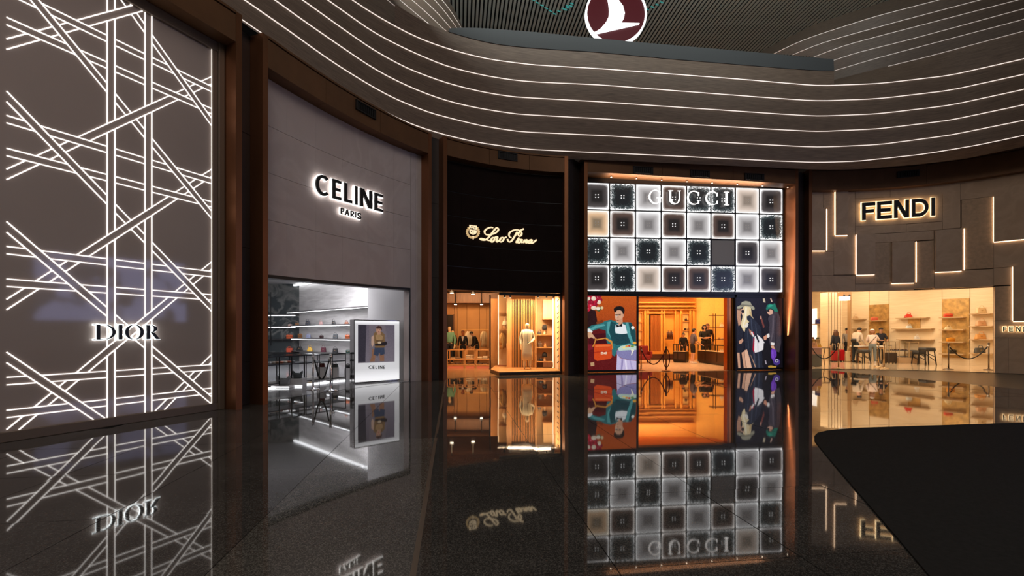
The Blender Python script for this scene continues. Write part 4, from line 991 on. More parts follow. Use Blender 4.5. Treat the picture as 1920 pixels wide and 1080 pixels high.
def garment(xp, y0, y1, wpx, Y, c, label, group, tilt=.35):
    """jacket or coat on a hanger, seen part from the side"""
    a, b = W(xp, y0, Y), W(xp, y1, Y); w = wpx * Y / F; h = a.z - b.z; m_ = M()
    t = thing('hanging_coat', (a.x, Y, b.z), label, 'clothes', group); rz = tilt
    m_.loft([rrect(a.x, Y, w * f, .14 * g, b.z + h * q, .05, 3, rz) for f, g, q in ((.95, 1.1, 0), (.9, 1.1, .25), (.82, 1, .6), (.9, 1.0, .84), (.7, .8, .93), (.25, .5, 1.0))])
    m_.obj('coat', mat('cloth_%d_%d_%d' % c, srgb(*c), .85), t, True)
    m2 = M(); cx, sx = math.cos(rz), math.sin(rz)
    for sg in (-1, 1):
        px_, py_ = a.x + sg * w * .42 * cx, Y + sg * w * .42 * sx - .03
        m2.tube([(px_, py_, b.z + h * .87), (px_ + sg * .03, py_, b.z + h * .6), (px_ + sg * .02, py_ - .02, b.z + h * .3)], [.06, .055, .045], 7)
    m2.obj('sleeves', mat('cloth_%d_%d_%d' % c, srgb(*c), .85), t, True)
    M().tube([(a.x, Y, a.z), (a.x, Y, a.z + .07), (a.x + .02, Y, a.z + .1)], .005, 5).obj('hanger', BRASS, t)
    return t
def stanchion(xp, yb, yt, label, m=None, group=None):
    Y = YK(yb - HY); p = W(xp, yb, Y); h = (yb - yt) * Y / F; m = m or CHROME
    t = thing('barrier_post', (p.x, p.y, 0), label, 'barrier post', group); c = (p.x, p.y, 0)
    M().lathe([(.17, 0), (.172, .015), (.15, .03), (.05, .045), (.03, .07)], c, 24).obj('base', m, t, True)
    M().lathe([(.025, .05), (.025, h - .11)], c, 14).obj('pole', m, t, True)
    M().lathe([(.034, h - .12), (.036, h - .07), (.026, h - .06)], c, 14).obj('collar', m, t, True)
    M().lathe([(.015, h - .07), (.036, h - .05), (.038, h - .025), (.02, h - .002), (.004, h)], c, 14).obj('knob', m, t, True)
    return t, Vector((p.x, p.y, h - .1))
def rope(a, b, sag, label, m, r=.018, group=None, n=24):
    pts = []
    for i in range(n + 1):
        t = i / n; p = Vector(a).lerp(Vector(b), t); p.z -= sag * 4 * t * (1 - t); pts.append(p)
    t_ = thing('barrier_rope', (pts[n // 2].x, pts[n // 2].y, 0), label, 'barrier rope', group)
    M().tube(pts, r, 8).obj('rope', m, t_, True)
    for p, q in ((pts[0], pts[1]), (pts[-1], pts[-2])): M().tube([p, Vector(p).lerp(q, .8)], r * 1.3, 8).obj('hook', CHROME, t_, True)
    return t_

def paint(name, w, h, bg, shapes, blur=1, grain=.03, seed=3):
    """flat print made in memory from polygons: shapes = (colour, [points]) or (colour, (cx,cy,rx,ry[,deg]))"""
    rs = np.random.RandomState(seed); S_ = 2; Wd, Hd = w * S_, h * S_
    img = np.zeros((Hd, Wd, 3)); yy, xx = np.mgrid[0:Hd, 0:Wd].astype(float) / S_
    img[:] = np.array(bg) / 255.0 if len(np.shape(bg)) == 1 else 0
    if len(np.shape(bg)) == 2:
        for c_ in range(3): img[..., c_] = (bg[0][c_] * (1 - yy / h) + bg[1][c_] * yy / h) / 255
    for col, sh in shapes:
        if isinstance(sh, tuple):
            cx, cy, rx, ry = sh[:4]; a = math.radians(sh[4]) if len(sh) > 4 else 0
            u = ((xx - cx) * math.cos(a) + (yy - cy) * math.sin(a)) / rx; v = (-(xx - cx) * math.sin(a) + (yy - cy) * math.cos(a)) / ry; msk = u * u + v * v < 1
        else:
            msk = np.zeros((Hd, Wd), bool); n = len(sh)
            for i in range(n):
                (x1, y1), (x2, y2) = sh[i], sh[(i + 1) % n]
                if y1 == y2: continue
                c = ((y1 > yy) != (y2 > yy)) & (xx < (x2 - x1) * (yy - y1) / (y2 - y1) + x1); msk ^= c
        img[msk] = np.array(col) / 255.0
    img += (rs.rand(Hd // 4 + 1, Wd // 4 + 1, 1).repeat(4, 0).repeat(4, 1)[:Hd, :Wd] - .5) * grain
    for _ in range(blur):
        img = (img + np.roll(img, 1, 0) + np.roll(img, -1, 0) + np.roll(img, 1, 1) + np.roll(img, -1, 1)) / 5
    img = np.clip(img, 0, 1).reshape(h, S_, w, S_, 3).mean((1, 3))
    im = bpy.data.images.new(name, w, h); buf = np.ones((h, w, 4), np.float32); buf[..., :3] = img[::-1]; im.pixels.foreach_set(buf.ravel()); im.update(); im.pack()
    return im
def print_mat(name, im, emit):
    m = bpy.data.materials.new(name); m.use_nodes = True; N = m.node_tree.nodes; L = m.node_tree.links; b = N['Principled BSDF']
    t = N.new('ShaderNodeTexImage'); t.image = im; t.extension = 'EXTEND'
    L.new(t.outputs[0], b.inputs['Base Color']); L.new(t.outputs[0], b.inputs['Emission Color']); b.inputs['Emission Strength'].default_value = emit; b.inputs['Roughness'].default_value = .35
    return m
def quad_print(pts, m, name, par):
    me = bpy.data.meshes.new(name); me.from_pydata([tuple(p) for p in pts], [], [(0, 1, 2, 3)]); uv = me.uv_layers.new(name='UVMap')
    for i, c in enumerate([(0, 0), (1, 0), (1, 1), (0, 1)]): uv.data[i].uv = c
    me.materials.append(m); o = bpy.data.objects.new(name, me); COL.objects.link(o)
    if par is not None: o.parent = par; o.matrix_parent_inverse = Matrix.Translation(-par.location)
    return o
ROPE_B = mat('rope_black', (.01, .01, .01), .7); ROPE_R = mat('rope_red', srgb(90, 20, 14), .7)
# ================================================================= SHOP 1: white leather goods shop
def quad_wall(name, pts, m, flip=False, kind='structure', thick=None):
    m_ = M().add(pts, [tuple(range(len(pts)))]); o_ = m_.obj(name, m); o_['kind'] = kind; return o_
def shop_shell(n_, back, zc, fl, wl, cl, front_S, x0, x1, off=-.36, zfloor=.004, left=None, right=None):
    """floor, ceiling and walls of a shop; back = plan polyline behind, front edge follows the shop front"""
    fr_pts = [front_S.P(x0 + (x1 - x0) * i / 10, 0, off) for i in range(11)]
    ff = [front_S.P(x0 + (x1 - x0) * i / 10, 0, .0) for i in range(11)]
    poly = [(p.x, p.y) for p in ff] + [tuple(p) for p in back[::-1]]
    struct('floor_shop', M().add([(x, y, zfloor) for x, y in poly], [tuple(range(len(poly)))]), fl)
    poly = [(p.x, p.y) for p in fr_pts] + [tuple(p) for p in back[::-1]]
    struct('ceiling_shop', M().add([(x, y, zc) for x, y in poly], [tuple(range(len(poly)))[::-1]]), cl)
    full = [(fr_pts[0].x, fr_pts[0].y)] + [tuple(p) for p in back] + [(fr_pts[-1].x, fr_pts[-1].y)]
    for i, (a, b) in enumerate(zip(full[:-1], full[1:])):
        nm = 'wall_left' if i == 0 else ('wall_right' if i == len(full) - 2 else 'wall_back'); m = wl[i] if isinstance(wl, list) else wl
        struct(nm, M().add([(a[0], a[1], 0), (b[0], b[1], 0), (b[0], b[1], zc), (a[0], a[1], zc)], [(0, 1, 2, 3)]), m)
    # strip closing the front above the opening
    struct('wall_front', M().add([(p.x, p.y, 2.7 if False else z) for z in (zo_shop[n_], zc + .6) for p in fr_pts], [(i, i + 1, i + 12, i + 11) for i in range(10)]), cl)
zo_shop = {1: 2.85, 2: 2.99, 3: 2.98, 4: 3.27}
S_w1 = Surf([(544, 54), (561, 55.6), (750, 75)])
def xy(S, x): return S.XY(x)
wallC = wood_mat('grey_onyx', srgb(188, 184, 183), srgb(222, 219, 218), 1.2, (.6, .6, 5), .4)
marbD = marble_mat('dark_marble', srgb(52, 58, 60), srgb(104, 104, 102), .7, .18, .44, .56, 1.2)
whiteW = mat('white_wall', srgb(215, 212, 212), .55); floorC = mat('grey_shop_floor', srgb(150, 150, 152), .12, noise=.06, nscale=1)
Yd = 23.0
pL = ((440 - CX) * Yd / F, Yd); pC = S_w1.XY(561); pR = S_w1.XY(753); pR2 = tuple(S_cel.P(772, 0, -2.4)[:2])
shop_shell(1, [pL, pC, pR, pR2], 4.0, floorC, [whiteW, marbD, wallC, whiteW, whiteW], mat('grey_ceiling', srgb(170, 168, 168), .7), S_cel, 480, 775)
c1 = S_cel.P(640, 0, -4)
area_light('shop_ceiling_lamp', (-7.4, 14.6, 3.9), (-8.4, 16.5, 0), 4, 2.0, 200, (.95, .95, 1.0), 130)
area_light('shop_ceiling_lamp', (-8.6, 17.2, 3.9), (-10.2, 20.6, 0.2), 6, 2.4, 360, (.95, .95, 1.0), 130)
area_light('shop_ceiling_lamp', (-5.4, 14.6, 3.9), (-5.6, 15, 0), 1.5, 1.5, 25, (.95, .95, 1.0))
# cove light where the wall meets the ceiling
def strip(S, x0, y0, x1, y1, off, h, d, name, m, label, cat, group=None, parent=None):
    m_ = M(); z0, z1 = S.z(x0, y0), S.z(x1, y1); S.slab(m_, x0, x1, z0 - h / 2, z0 + h / 2, off, off + d, 3, z1 - h / 2, z1 + h / 2); o_ = m_.obj(name, m, parent); fix_normals(o_.data)
    if label: tag(o_, label, cat, group)
    return o_
z_ = 3.93
m_ = M(); S_w1.slab(m_, 528, 751, z_ - .04, z_ + .03, .1, .2, 4); o_ = m_.obj('cove_light', LEDC); fix_normals(o_.data); tag(o_, 'long cool white cove light where the pale wall meets the shop ceiling', 'light strip')
shelfM = mat('steel_shelf', srgb(140, 136, 136), .3, metal=.6)
def led_shelf(S, x0, y0, x1, y1, label, group, depth=.42, th=.05, led=LEDC, sm=None, ledh=.025, o0=0.0):
    X, Y = S.XY((x0 + x1) / 2); z0, z1 = S.z(x0, y0), S.z(x1, y1); zz_ = (z0 + z1) / 2
    t = thing('wall_shelf', (X, Y, zz_), label, 'shelf', group)
    m_ = M(); S.slab(m_, x0, x1, zz_ - th / 2, zz_ + th / 2, o0, o0 + depth, 3); o_ = m_.obj('board', sm or shelfM, t, bevel=.004); fix_normals(o_.data)
    if led:
        m_ = M(); S.slab(m_, x0 + .5, x1 - .5, zz_ - th / 2 - ledh, zz_ - th / 2 - .002, o0 + depth - .04, o0 + depth - .005, 3); o_ = m_.obj('light_strip', led, t); fix_normals(o_.data)
    return zz_
zs1 = []
ordn = ['topmost', 'second', 'third', 'lowest']
for q, (y0, y1) in enumerate(((587, 572), (612.3, 605.5), (636.5, 634.5), (660, 664))):
    zs1.append(led_shelf(S_w1, 545, y0, 749, y1, ordn[q] + ' long lit shelf on the pale wall of the white shop', 'long shelves in the white shop', led=None if q == 3 else LEDC))
def on_shelf(S, xp, z, off=.22):
    p = S.P(xp, z, off); return p
def shelf_bag(S, xp, z, w, h, c, label, kind, group, handle=None, off=.24):
    # keep the image column while standing on the shelf, off metres in front of the wall
    Yw = S.XY(xp)[1]; n = S.n(xp); tt = S.t(xp); Xw = S.XY(xp)[0]
    a = Vector((Xw, Yw)) + n * off; 
    for _ in range(6):
        e = xp - (CX + a.x * F / a.y); a += tt * (e * a.y / F)
    t = bag(CX + a.x * F / a.y, 0, w, h, c, label, a.y, kind, group, z=z, handle=handle); return t
G1 = 'handbags on the shelves of the white shop'
for r, xp, w, h, c, nm, kd in (
    (1, 577.3, 8.5, 11, (60, 62, 72), 'dark slate tote with thin handles, leftmost on the upper shelf', 'tote'), (1, 602, 7, 9.5, (190, 150, 146), 'small pink bag on the upper shelf', 'dome'),
    (1, 625.8, 7, 10, (22, 22, 26), 'small black bag with a tall handle on the upper shelf', 'dome'), (1, 650, 7.5, 7, (140, 76, 46), 'small rust brown bag on the upper shelf beside the lit display', 'dome'),
    (1, 678, 6, 5, (30, 26, 26), 'small black bag showing above the left corner of the lit display', 'flap'), (1, 704, 9, 6, (176, 110, 80), 'tan bag showing above the lit display', 'dome'), (1, 733.5, 10, 8, (92, 70, 56), 'brown bag showing above the right corner of the lit display', 'tote'),
    (2, 563, 7.5, 9.5, (128, 82, 44), 'mottled brown bag, leftmost on the middle shelf', 'flap'), (2, 578.7, 8.5, 9.5, (138, 144, 172), 'pale blue tote on the middle shelf', 'tote'), (2, 603.2, 7, 6.5, (46, 20, 22), 'little dark maroon bag on the middle shelf', 'flap'),
    (2, 629.2, 9, 11.5, (72, 76, 80), 'grey trapeze tote on the middle shelf', 'tote'), (2, 652, 8.5, 9, (178, 88, 46), 'orange brown bag on the middle shelf beside the lit display', 'flap'),
    (3, 562, 10.5, 12.5, (20, 21, 24), 'black soft bag, leftmost on the lower shelf', 'dome'), (3, 581.5, 10, 11.5, (226, 178, 70), 'yellow bag on the lower shelf', 'bucket'), (3, 606.8, 9.5, 12.5, (84, 30, 46), 'burgundy tote on the lower shelf', 'tote'),
    (3, 628.8, 9.5, 11.5, (24, 22, 26), 'black boxy bag on the lower shelf', 'tote'), (3, 653, 8.5, 8, (34, 62, 54), 'dark green bag on the lower shelf beside the lit display', 'flap')):
    shelf_bag(S_w1, xp, zs1[r] + .026, w, h, c, nm, kd, G1)
# dark marble side with its own lit shelves
S_m1 = Surf([(440, 55.63), (561, 55.63)])
for q, y in enumerate((591, 613, 636, 661)):
    led_shelf(S_m1, 495, y, 560, y, ordn[q] + ' short shelf on the dark marble wall', 'short shelves on dark marble', depth=.35, led=LEDC if q < 2 else None, sm=shelfM if q < 2 else mat('dark_shelf', srgb(40, 40, 42), .3), ledh=.02)
for xp, y, w, h, c, nm, kd in ((543, 636, 11, 9, (196, 88, 48), 'bright orange bag on the dark marble wall', 'flap'), (543, 661, 12, 11, (200, 82, 56), 'coral red bag with handles on the dark marble wall', 'trap'),
                        (557, 613, 7.5, 9, (150, 106, 70), 'tan tote before the dark marble wall', 'tote'), (544, 613, 8, 4.5, (196, 166, 156), 'tiny pink purse before the dark marble wall', 'flap')):
    bag(xp, 0, w, h, c, nm, 22.75, kd, 'handbags before the dark marble wall', z=S_m1.z(500, y) + .026)
# slim black pole and pale bookmatched veins on the marble
m_ = M(); S_m1.slab(m_, 514.6, 515.6, .9, 3.55, .36, .40); o_ = m_.obj('shelf_pole', BLACK); fix_normals(o_.data); tag(o_, 'thin black vertical pole in front of the dark marble wall', 'pole')
veinM = mat('vein_pale', srgb(176, 160, 148), .3)
m_ = M()
for sg in (-1, 1):
    for q in range(5):
        ya = 540 + q * 12; x_ = 515 + sg * 1.5
        for pl in stroke([(x_, ya), (x_ + sg * (3 + q * 1.6), ya + 9), (x_ + sg * (4 + q * 2.2), ya + 17), (x_ + sg * (8 + q * 2.6), ya + 25)], [.5, 1.2, .7, 1.3]):
            pl = [(max(490, min(560, x)), y) for x, y in pl]; m_.hexa([S_m1.px(x, y, .002) for x, y in pl] + [S_m1.px(x, y, .006) for x, y in pl])
o_ = m_.obj('marble_veins', veinM); o_['kind'] = 'structure'; fix_normals(o_.data)
# glass display counters with thin black frames
GLASSC = glass_mat('clear_glass', (.93, .95, .96))
S_c1 = Surf([(507, 104), (650, 89)])
def counter(S, x0, x1, ztop, depth, label, group, frame=BLACK, base=None, led=LEDC, zshelf=None, legs=4, kick=None):
    X, Y = S.XY((x0 + x1) / 2); t = thing('display_counter', (X, Y, 0), label, 'display counter', group); r = .018
    def P(x, z, o): return S.P(x, z, -o)
    for o in (0, depth):
        M().bar(P(x0, ztop, o), P(x1, ztop, o), r * 1.6).obj('top_rail', frame, t)
        M().bar(P(x0, .12, o), P(x1, .12, o), r).obj('bottom_rail', frame, t)
    for x in (x0, x1): M().bar(P(x, ztop, 0), P(x, ztop, depth), r * 1.6).obj('side_rail', frame, t)
    for i in range(legs):
        x = x0 + (x1 - x0) * i / (legs - 1)
        for o in (0, depth): M().bar(P(x, 0, o), P(x, ztop, o), r * 1.2).obj('leg', frame, t)
    m_ = M(); S.slab(m_, x0, x1, ztop + .01, ztop + .022, -depth, 0, 2); o_ = m_.obj('glass_top', GLASSC, t); fix_normals(o_.data)
    if zshelf:
        for z in zshelf:
            m_ = M(); S.slab(m_, x0, x1, z, z + .03, -depth + .02, -.02, 2); o_ = m_.obj('tray', mat('tray_grey', srgb(70, 70, 74), .4), t); fix_normals(o_.data)
    if base:
        m_ = M(); S.slab(m_, x0, x1, .08, .13, -depth, 0.0, 2); o_ = m_.obj('base', base, t); fix_normals(o_.data)
    if led:
        m_ = M(); S.slab(m_, x0, x1, .005, .035, -.06, .0, 2); o_ = m_.obj('floor_light', led, t); fix_normals(o_.data)
    return t
counter(S_c1, 500, 571, .86, .75, 'left one of two glass topped display counters behind the barrier', 'glass counters in the white shop', base=whiteW, zshelf=[.62])
counter(S_c1, 574, 648, .86, .75, 'right one of two glass topped display counters behind the barrier', 'glass counters in the white shop', base=whiteW, zshelf=[.62])
for xp, yb, w, h, c, nm, kd, Yq in ((604, 688, 9.5, 10, (120, 44, 40), 'brick red bag inside the right glass counter', 'tote', 13.9), (628, 688.5, 12, 9, (92, 100, 96), 'grey green bag inside the right glass counter', 'tote', 14.3), (652.5, 690.5, 7.5, 9, (24, 24, 26), 'small black bag beside the lit display', 'flap', 14.9)):
    z = W(xp, yb, Yq).z; bag(xp, 0, w, h, c, nm, Yq, kd, 'handbags around the glass counters', z=z)
    pl = thing('display_plinth', (W(xp, yb, Yq).x, Yq, 0), 'slim grey plinth carrying the ' + nm.split(' inside')[0].split(' beside')[0], 'plinth', 'slim plinths by the counters')
    M().box((W(xp, yb, Yq).x, Yq, z / 2 - .002), (.2, .16, z - .004)).obj('block', whiteW, pl, bevel=.005)
for q in range(7):
    xp = 516 + q * 7.5; o = .35; X, Y = S_c1.P(xp, 0, -o)[:2]
    p_ = thing('small_purse', (X, Y, .65), ['white purse', 'beige purse', 'tan purse', 'coral purse', 'cream purse', 'rust purse', 'grey purse'][q] + ' lying on the tray of the left glass counter', 'purse', 'small purses on the left counter tray')
    c_ = [(225, 220, 215), (200, 180, 160), (170, 130, 100), (205, 120, 90), (220, 205, 185), (170, 90, 60), (120, 122, 126)][q]
    M().loft([rrect(X, Y, .16, .1, .65, .02), rrect(X, Y, .17, .11, .68, .02), rrect(X, Y, .14, .08, .71, .02)]).obj('body', leather(c_), p_, True)
    M().box((X, Y - .05, .69), (.03, .015, .02)).obj('clasp', BRASS, p_)
# pale slouchy stool-bag and the grey one on stacked plinths
def lounge(xp, yb, yt, w, c, label, Yq):
    p = W(xp, yb, Yq); h = (yb - yt) * Yq / F; ww = w * Yq / F; z = max(p.z, .02)
    t = thing('large_handbag', (p.x, p.y, z), label, 'handbag', 'large handbags before the glass counters')
    m_ = M().loft([rrect(p.x, p.y, ww * a, ww * .5 * b, z + h * q, .06) for a, b, q in ((.8, .8, 0), (.86, .9, .3), (.96, .9, .6), (1.0, .5, .72))]); m_.obj('body', leather(c), t, True)
    for sg in (-1, 1): M().loft([rrect(p.x + sg * ww * .36, p.y, ww * .26, ww * .4, z + h * .6, .04), rrect(p.x + sg * ww * .42, p.y, ww * .16, ww * .3, z + h * .85, .03), rrect(p.x + sg * ww * .46, p.y, ww * .05, ww * .12, z + h, .01)]).obj('wing', leather(c), t, True)
    M().tube([(p.x - ww * .3, p.y - ww * .2, z + h * .6), (p.x, p.y - ww * .26, z + h * .42), (p.x + ww * .3, p.y - ww * .2, z + h * .6)], .015, 6).obj('strap', leather(c), t, True); return z, p
z, p = lounge(531, 722, 704, 26, (150, 150, 152), 'large pale grey winged handbag on the lowest plinth', 12.6)
z2, p2 = lounge(558, 709, 695, 19, (92, 96, 98), 'large slate grey winged handbag on a plinth behind the barrier', 12.9)
for (zz2, pp_, ww, nm) in ((z, p, .5, 'low white plinth under the large pale grey handbag'), (z2, p2, .4, 'white plinth under the large slate grey handbag')):
    if zz2 > .03:
        pl = thing('display_plinth', (pp_.x, pp_.y, 0), nm, 'plinth'); M().box((pp_.x, pp_.y, zz2 / 2), (ww, ww * .7, zz2 - .004)).obj('block', whiteW, pl, bevel=.006)
        M().box((pp_.x, pp_.y - ww * .35 - .004, .03), (ww, .006, .025)).obj('floor_light', LEDC, pl)
# lit poster display
S_b = Surf([(663.7, 95.3), (750, 88.9)])
X, Y = S_b.XY(705); t = thing('poster_display', (X, Y, 0), 'tall glowing white poster display with a fashion photograph and CELINE below', 'display')
zt = S_b.z(663.7, 599)
m_ = M(); S_b.slab(m_, 663.7, 749.6, .02, zt, -.32, 0); o_ = m_.obj('cabinet', mat('mirror_side', (.16, .15, .15), .08, metal=1.0), t); fix_normals(o_.data)
glowp = bpy.data.materials.new('lightbox_white'); glowp.use_nodes = True; N_ = glowp.node_tree.nodes; L_ = glowp.node_tree.links; b_ = N_['Principled BSDF']; b_.inputs['Base Color'].default_value = (.6, .6, .6, 1)
u_ = N_.new('ShaderNodeUVMap'); s_ = N_.new('ShaderNodeSeparateXYZ'); c_ = N_.new('ShaderNodeValToRGB'); L_.new(u_.outputs[0], s_.inputs[0]); L_.new(s_.outputs[1], c_.inputs[0]); L_.new(c_.outputs[0], b_.inputs['Emission Color'])
e = c_.color_ramp.elements; e[0].position = 0; e[0].color = (1, 1, 1, 1); e[1].position = 1; e[1].color = (1, 1, 1, 1)
for p_, v in ((.06, .95), (.2, .62), (.6, .52), (.94, .62), (.98, 1.0)): q = e.new(p_); q.color = (v, v, v * 1.03, 1)
b_.inputs['Emission Strength'].default_value = .85
def surf_quad(S, x0, x1, z0, z1, off): return [S.P(x0, z0, off), S.P(x1, z0, off), S.P(x1, z1, off), S.P(x0, z1, off)]
quad_print(surf_quad(S_b, 665, 748.6, .05, zt - .03, .004), glowp, 'light_panel', t)
sh = [((60, 56, 66), [(0, 0), (30, 0), (26, 140), (0, 140)]), ((128, 118, 126), [(40, 0), (100, 0), (108, 60), (96, 140), (40, 140)])]
body = [((150, 108, 82), [(50, 90), (66, 96), (60, 140), (42, 140), (50, 118)]), ((150, 108, 82), [(76, 94), (94, 92), (96, 140), (80, 140), (78, 116)]), ((60, 70, 92), [(60, 86), (96, 84), (98, 112), (82, 118), (78, 106), (72, 120), (56, 114)]),
        ((134, 104, 66), [(56, 34), (64, 26), (86, 26), (97, 36), (100, 80), (94, 88), (62, 88), (58, 60)]), ((176, 142, 98), [(62, 40), (78, 34), (92, 44), (88, 60), (66, 58)]), ((206, 172, 150), [(48, 46), (57, 38), (58, 74), (52, 84), (47, 74)]),
        ((38, 30, 28), [(84, 68), (104, 64), (108, 74), (98, 80), (62, 80), (60, 74)]), ((108, 64, 40), (76, 13, 11, 9)), ((206, 158, 130), (74, 20, 9, 12)), ((196, 150, 122), [(68, 28), (82, 26), (84, 36), (70, 38)]), ((70, 40, 26), [(66, 10), (74, 3), (86, 8), (87, 20), (80, 14), (68, 15)]),
        ((60, 40, 34), (70, 19, 1.6, 1.2)), ((60, 40, 34), (78, 18, 1.6, 1.2)), ((150, 70, 64), (75, 26, 3, 1.2)), ((90, 66, 44), [(66, 60), (92, 60), (92, 63), (66, 63)]), ((212, 190, 160), (78, 68, 7, 5))]
im = paint('fashion_print_a', 136, 144, [(112, 104, 116), (134, 126, 136)], sh + body, 3, .05)
quad_print(surf_quad(S_b, 671, 739.5, S_b.z(671, 681), S_b.z(671, 608.7), .008), print_mat('print_a', im, .45), 'photograph', t)
tl = [('C', 691, 697.2), ('E', 698.3, 702), ('L', 703.8, 707), ('I', 709, 710.2), ('N', 712, 717), ('E', 718.3, 721.4)]
for ch, a, b in tl:
    g = glyph(ch, 'sans', (1.1 / (b - a)) if ch != 'I' else 1, .16); letter(S_b, g, ((a, 685.6, 691.8), (b, 685.4, 691.4)), .006, .012, 'lettering', LET, t)
# barrier in front of it
a_, pa = stanchion(587, 730.6, 662.5, 'left one of two polished barrier posts before the white shop', CHROME, 'barrier posts before the white shop')
b_2, pb = stanchion(619.8, 732.8, 662.5, 'right one of two polished barrier posts before the white shop', CHROME, 'barrier posts before the white shop')
rope(pa + Vector((.03, 0, -.02)), pb + Vector((-.03, 0, -.02)), .56, 'black rope sagging between the two posts before the white shop', ROPE_B, .02)
# ================================================================= SHOP 2: amber clothes shop
WOODW = wood_mat('honey_wood', srgb(176, 120, 66), srgb(196, 142, 84), 2.5, (6, 6, .6), .5)
WOODD = wood_mat('walnut_slat', srgb(96, 60, 34), srgb(120, 78, 46), 4, (6, 6, .6), .45)
WALLW = mat('ochre_fabric_wall', srgb(196, 146, 92), .8, noise=.06, nscale=2)
Yb2 = 25.5; pA = ((826 - CX) * Yb2 / F, Yb2); pB = (1.95, Yb2)
shop_shell(2, [pA, pB], 3.75, mat('ochre_shop_floor', srgb(150, 108, 70), .2, noise=.08, nscale=2), [WALLW, WALLW, WALLW], mat('brown_ceiling', srgb(84, 54, 34), .7), S_lor, 836, 1054, off=-.27)
area_light('shop_ceiling_lamp', (-2.0, 19.5, 3.65), (-2.0, 21.5, 0), 2.0, 3.0, 230, (1.0, .62, .32))
area_light('shop_ceiling_lamp', (-2.6, 23.2, 3.6), (-2.6, 25.4, 1.4), 3.6, .4, 90, (1.0, .6, .3))
area_light('window_lamp', (.65, 17.2, 2.85), (.65, 17.7, 0), 1.6, .25, 150, (1.0, .74, .46))
area_light('window_lamp', (-.3, 17.2, 2.85), (-.3, 17.9, 0), .5, .3, 36, (1.0, .74, .46))
area_light('window_lamp', (1.45, 17.4, 2.85), (1.4, 18, 0.4), .5, .3, 44, (1.0, .74, .46))
# vertical wall boards on the back
for q in range(5):
    x0, x1 = 840 + q * 0, 0
bd = thing('wall_panelling', (-2.5, Yb2, 0), 'tall ochre wall panelling with thin joints at the back of the amber shop', 'panelling')
for q, (a, b) in enumerate(((838, 851), (851.6, 857), (857.6, 875), (875.6, 899), (899.6, 912), (912.6, 930))):
    px_box('panel', WALLW if q not in (0, 1) else WOODW, bd, a, 570, b, 672, Yb2 - .12, .1)
px_box('header', WOODD, bd, 834, 549, 934, 568, Yb2 - .9, .7)
ms = thing('dark_doorway_screen', (W(844, 674, Yb2 - .3).x, Yb2 - .3, 0), 'dark doorway panel behind the green mannequin', 'panel'); px_box('panel', mat('doorway_dark', srgb(28, 24, 26), .3), ms, 838, 590, 850, 674, Yb2 - .32, .05)
px_box('frame', WOODD, ms, 850, 589, 851.6, 674, Yb2 - .34, .08)
# downlights
for q, (x, y, Yq) in enumerate(((847, 549.3, 19.5), (887, 551.5, 19.5), (854, 571, 24.3), (903, 571, 24.3))):
    p = W(x, y, Yq); t = thing('ceiling_spot', p, ['front left', 'front right', 'rear left', 'rear right'][q] + ' round ceiling spot in the amber shop', 'ceiling lamp', 'ceiling spots in the amber shop')
    m_ = M().lathe([(.1, 0), (.1, .06), (.03, .08), (.02, max(.1, 3.75 - p.z))], p, 14); m_.obj('housing', BLACK, t, True); M().lathe([(.075, -.015), (.08, .0)], p, 14).obj('lens', mat('lens_amber', (1, 1, 1), .4, emit=9, ecol=(1, .85, .62)), t)
# clothes rail and garments
Yr = 24.2
rl = thing('clothes_rail', (W(890, 660, Yr).x, Yr, 0), 'thin brass clothes rail along the back wall of the amber shop', 'clothes rail')
M().bar(W(865, 618, Yr), W(916, 618, Yr), .03).obj('bar', mat('rail_lit', srgb(230, 180, 110), .3, metal=.8), rl)
for x in (865.5, 915.5): a = W(x, 618, Yr); M().bar(a, (a.x, a.y, 0.003), .025).obj('upright', BRASS, rl)
for xp, c, nm in ((877, (222, 205, 176), 'cream coat hanging between the two dark suited figures'), (881, (206, 190, 160), 'beige coat hanging behind the cream coat'), (905.5, (226, 205, 165), 'cream coat hanging at the right of the leaning figure'), (909, (205, 180, 140), 'sand coloured coat at the right end of the brass rail')):
    garment(xp, 621, 651, 8, Yr - .05 if xp not in (881, 909) else Yr + .06, c, nm, 'coats on the back rail', .9)
# three figures
GRN = mat('cloth_green', srgb(112, 160, 130), .8); NAVY = mat('cloth_navy', srgb(16, 16, 26), .8); BLK = mat('cloth_black', srgb(16, 13, 15), .8)
person('mannequin in a pale green jumper at the left edge of the amber shop', 843, 684, 611, 175, 'mannequin', 'mannequin', top=GRN, bottom=NAVY, skin=MANNM, wid=1.05)
person('second smaller mannequin in dark clothes half hidden behind the green one', 849, 676, 617.5, 150, 'mannequin', 'mannequin', top=BLK, bottom=BLK, skin=MANNM, Y=24.5)
def lapel(t, J):
    M().loft([[(x, y, z) for x, y, _ in rrect(0, .118, w, .02, 0, .008, 2)] for w, z in ((.02, 1.18), (.10, 1.34), (.14, 1.43))]).obj('shirt_front', mat('shirt_white', srgb(225, 215, 205), .7), None).parent = t
person('figure in a black suit and white shirt standing behind the low display tables', 868, 680, 620, 180, 'mannequin', 'mannequin', top=BLK, bottom=BLK, skin=mat('tan_head', srgb(170, 95, 50), .5), hair=mat('hair_tan', srgb(120, 66, 36), .5), extra=lapel, wid=1.05)
person('man in a dark suit leaning forward over the low display tables', 895, 680, 619, 110, pose=dict(lean=24, headdown=15, elR=(.22, .12, 1.1), wrR=(.2, .32, 1.0), paR=(.2, .4, .96), elL=(-.2, .14, 1.1), wrL=(-.16, .34, .98), paL=(-.15, .42, .95)), top=BLK, bottom=BLK, skin=SKIN, hair=HAIRD, shoes=BLACK)
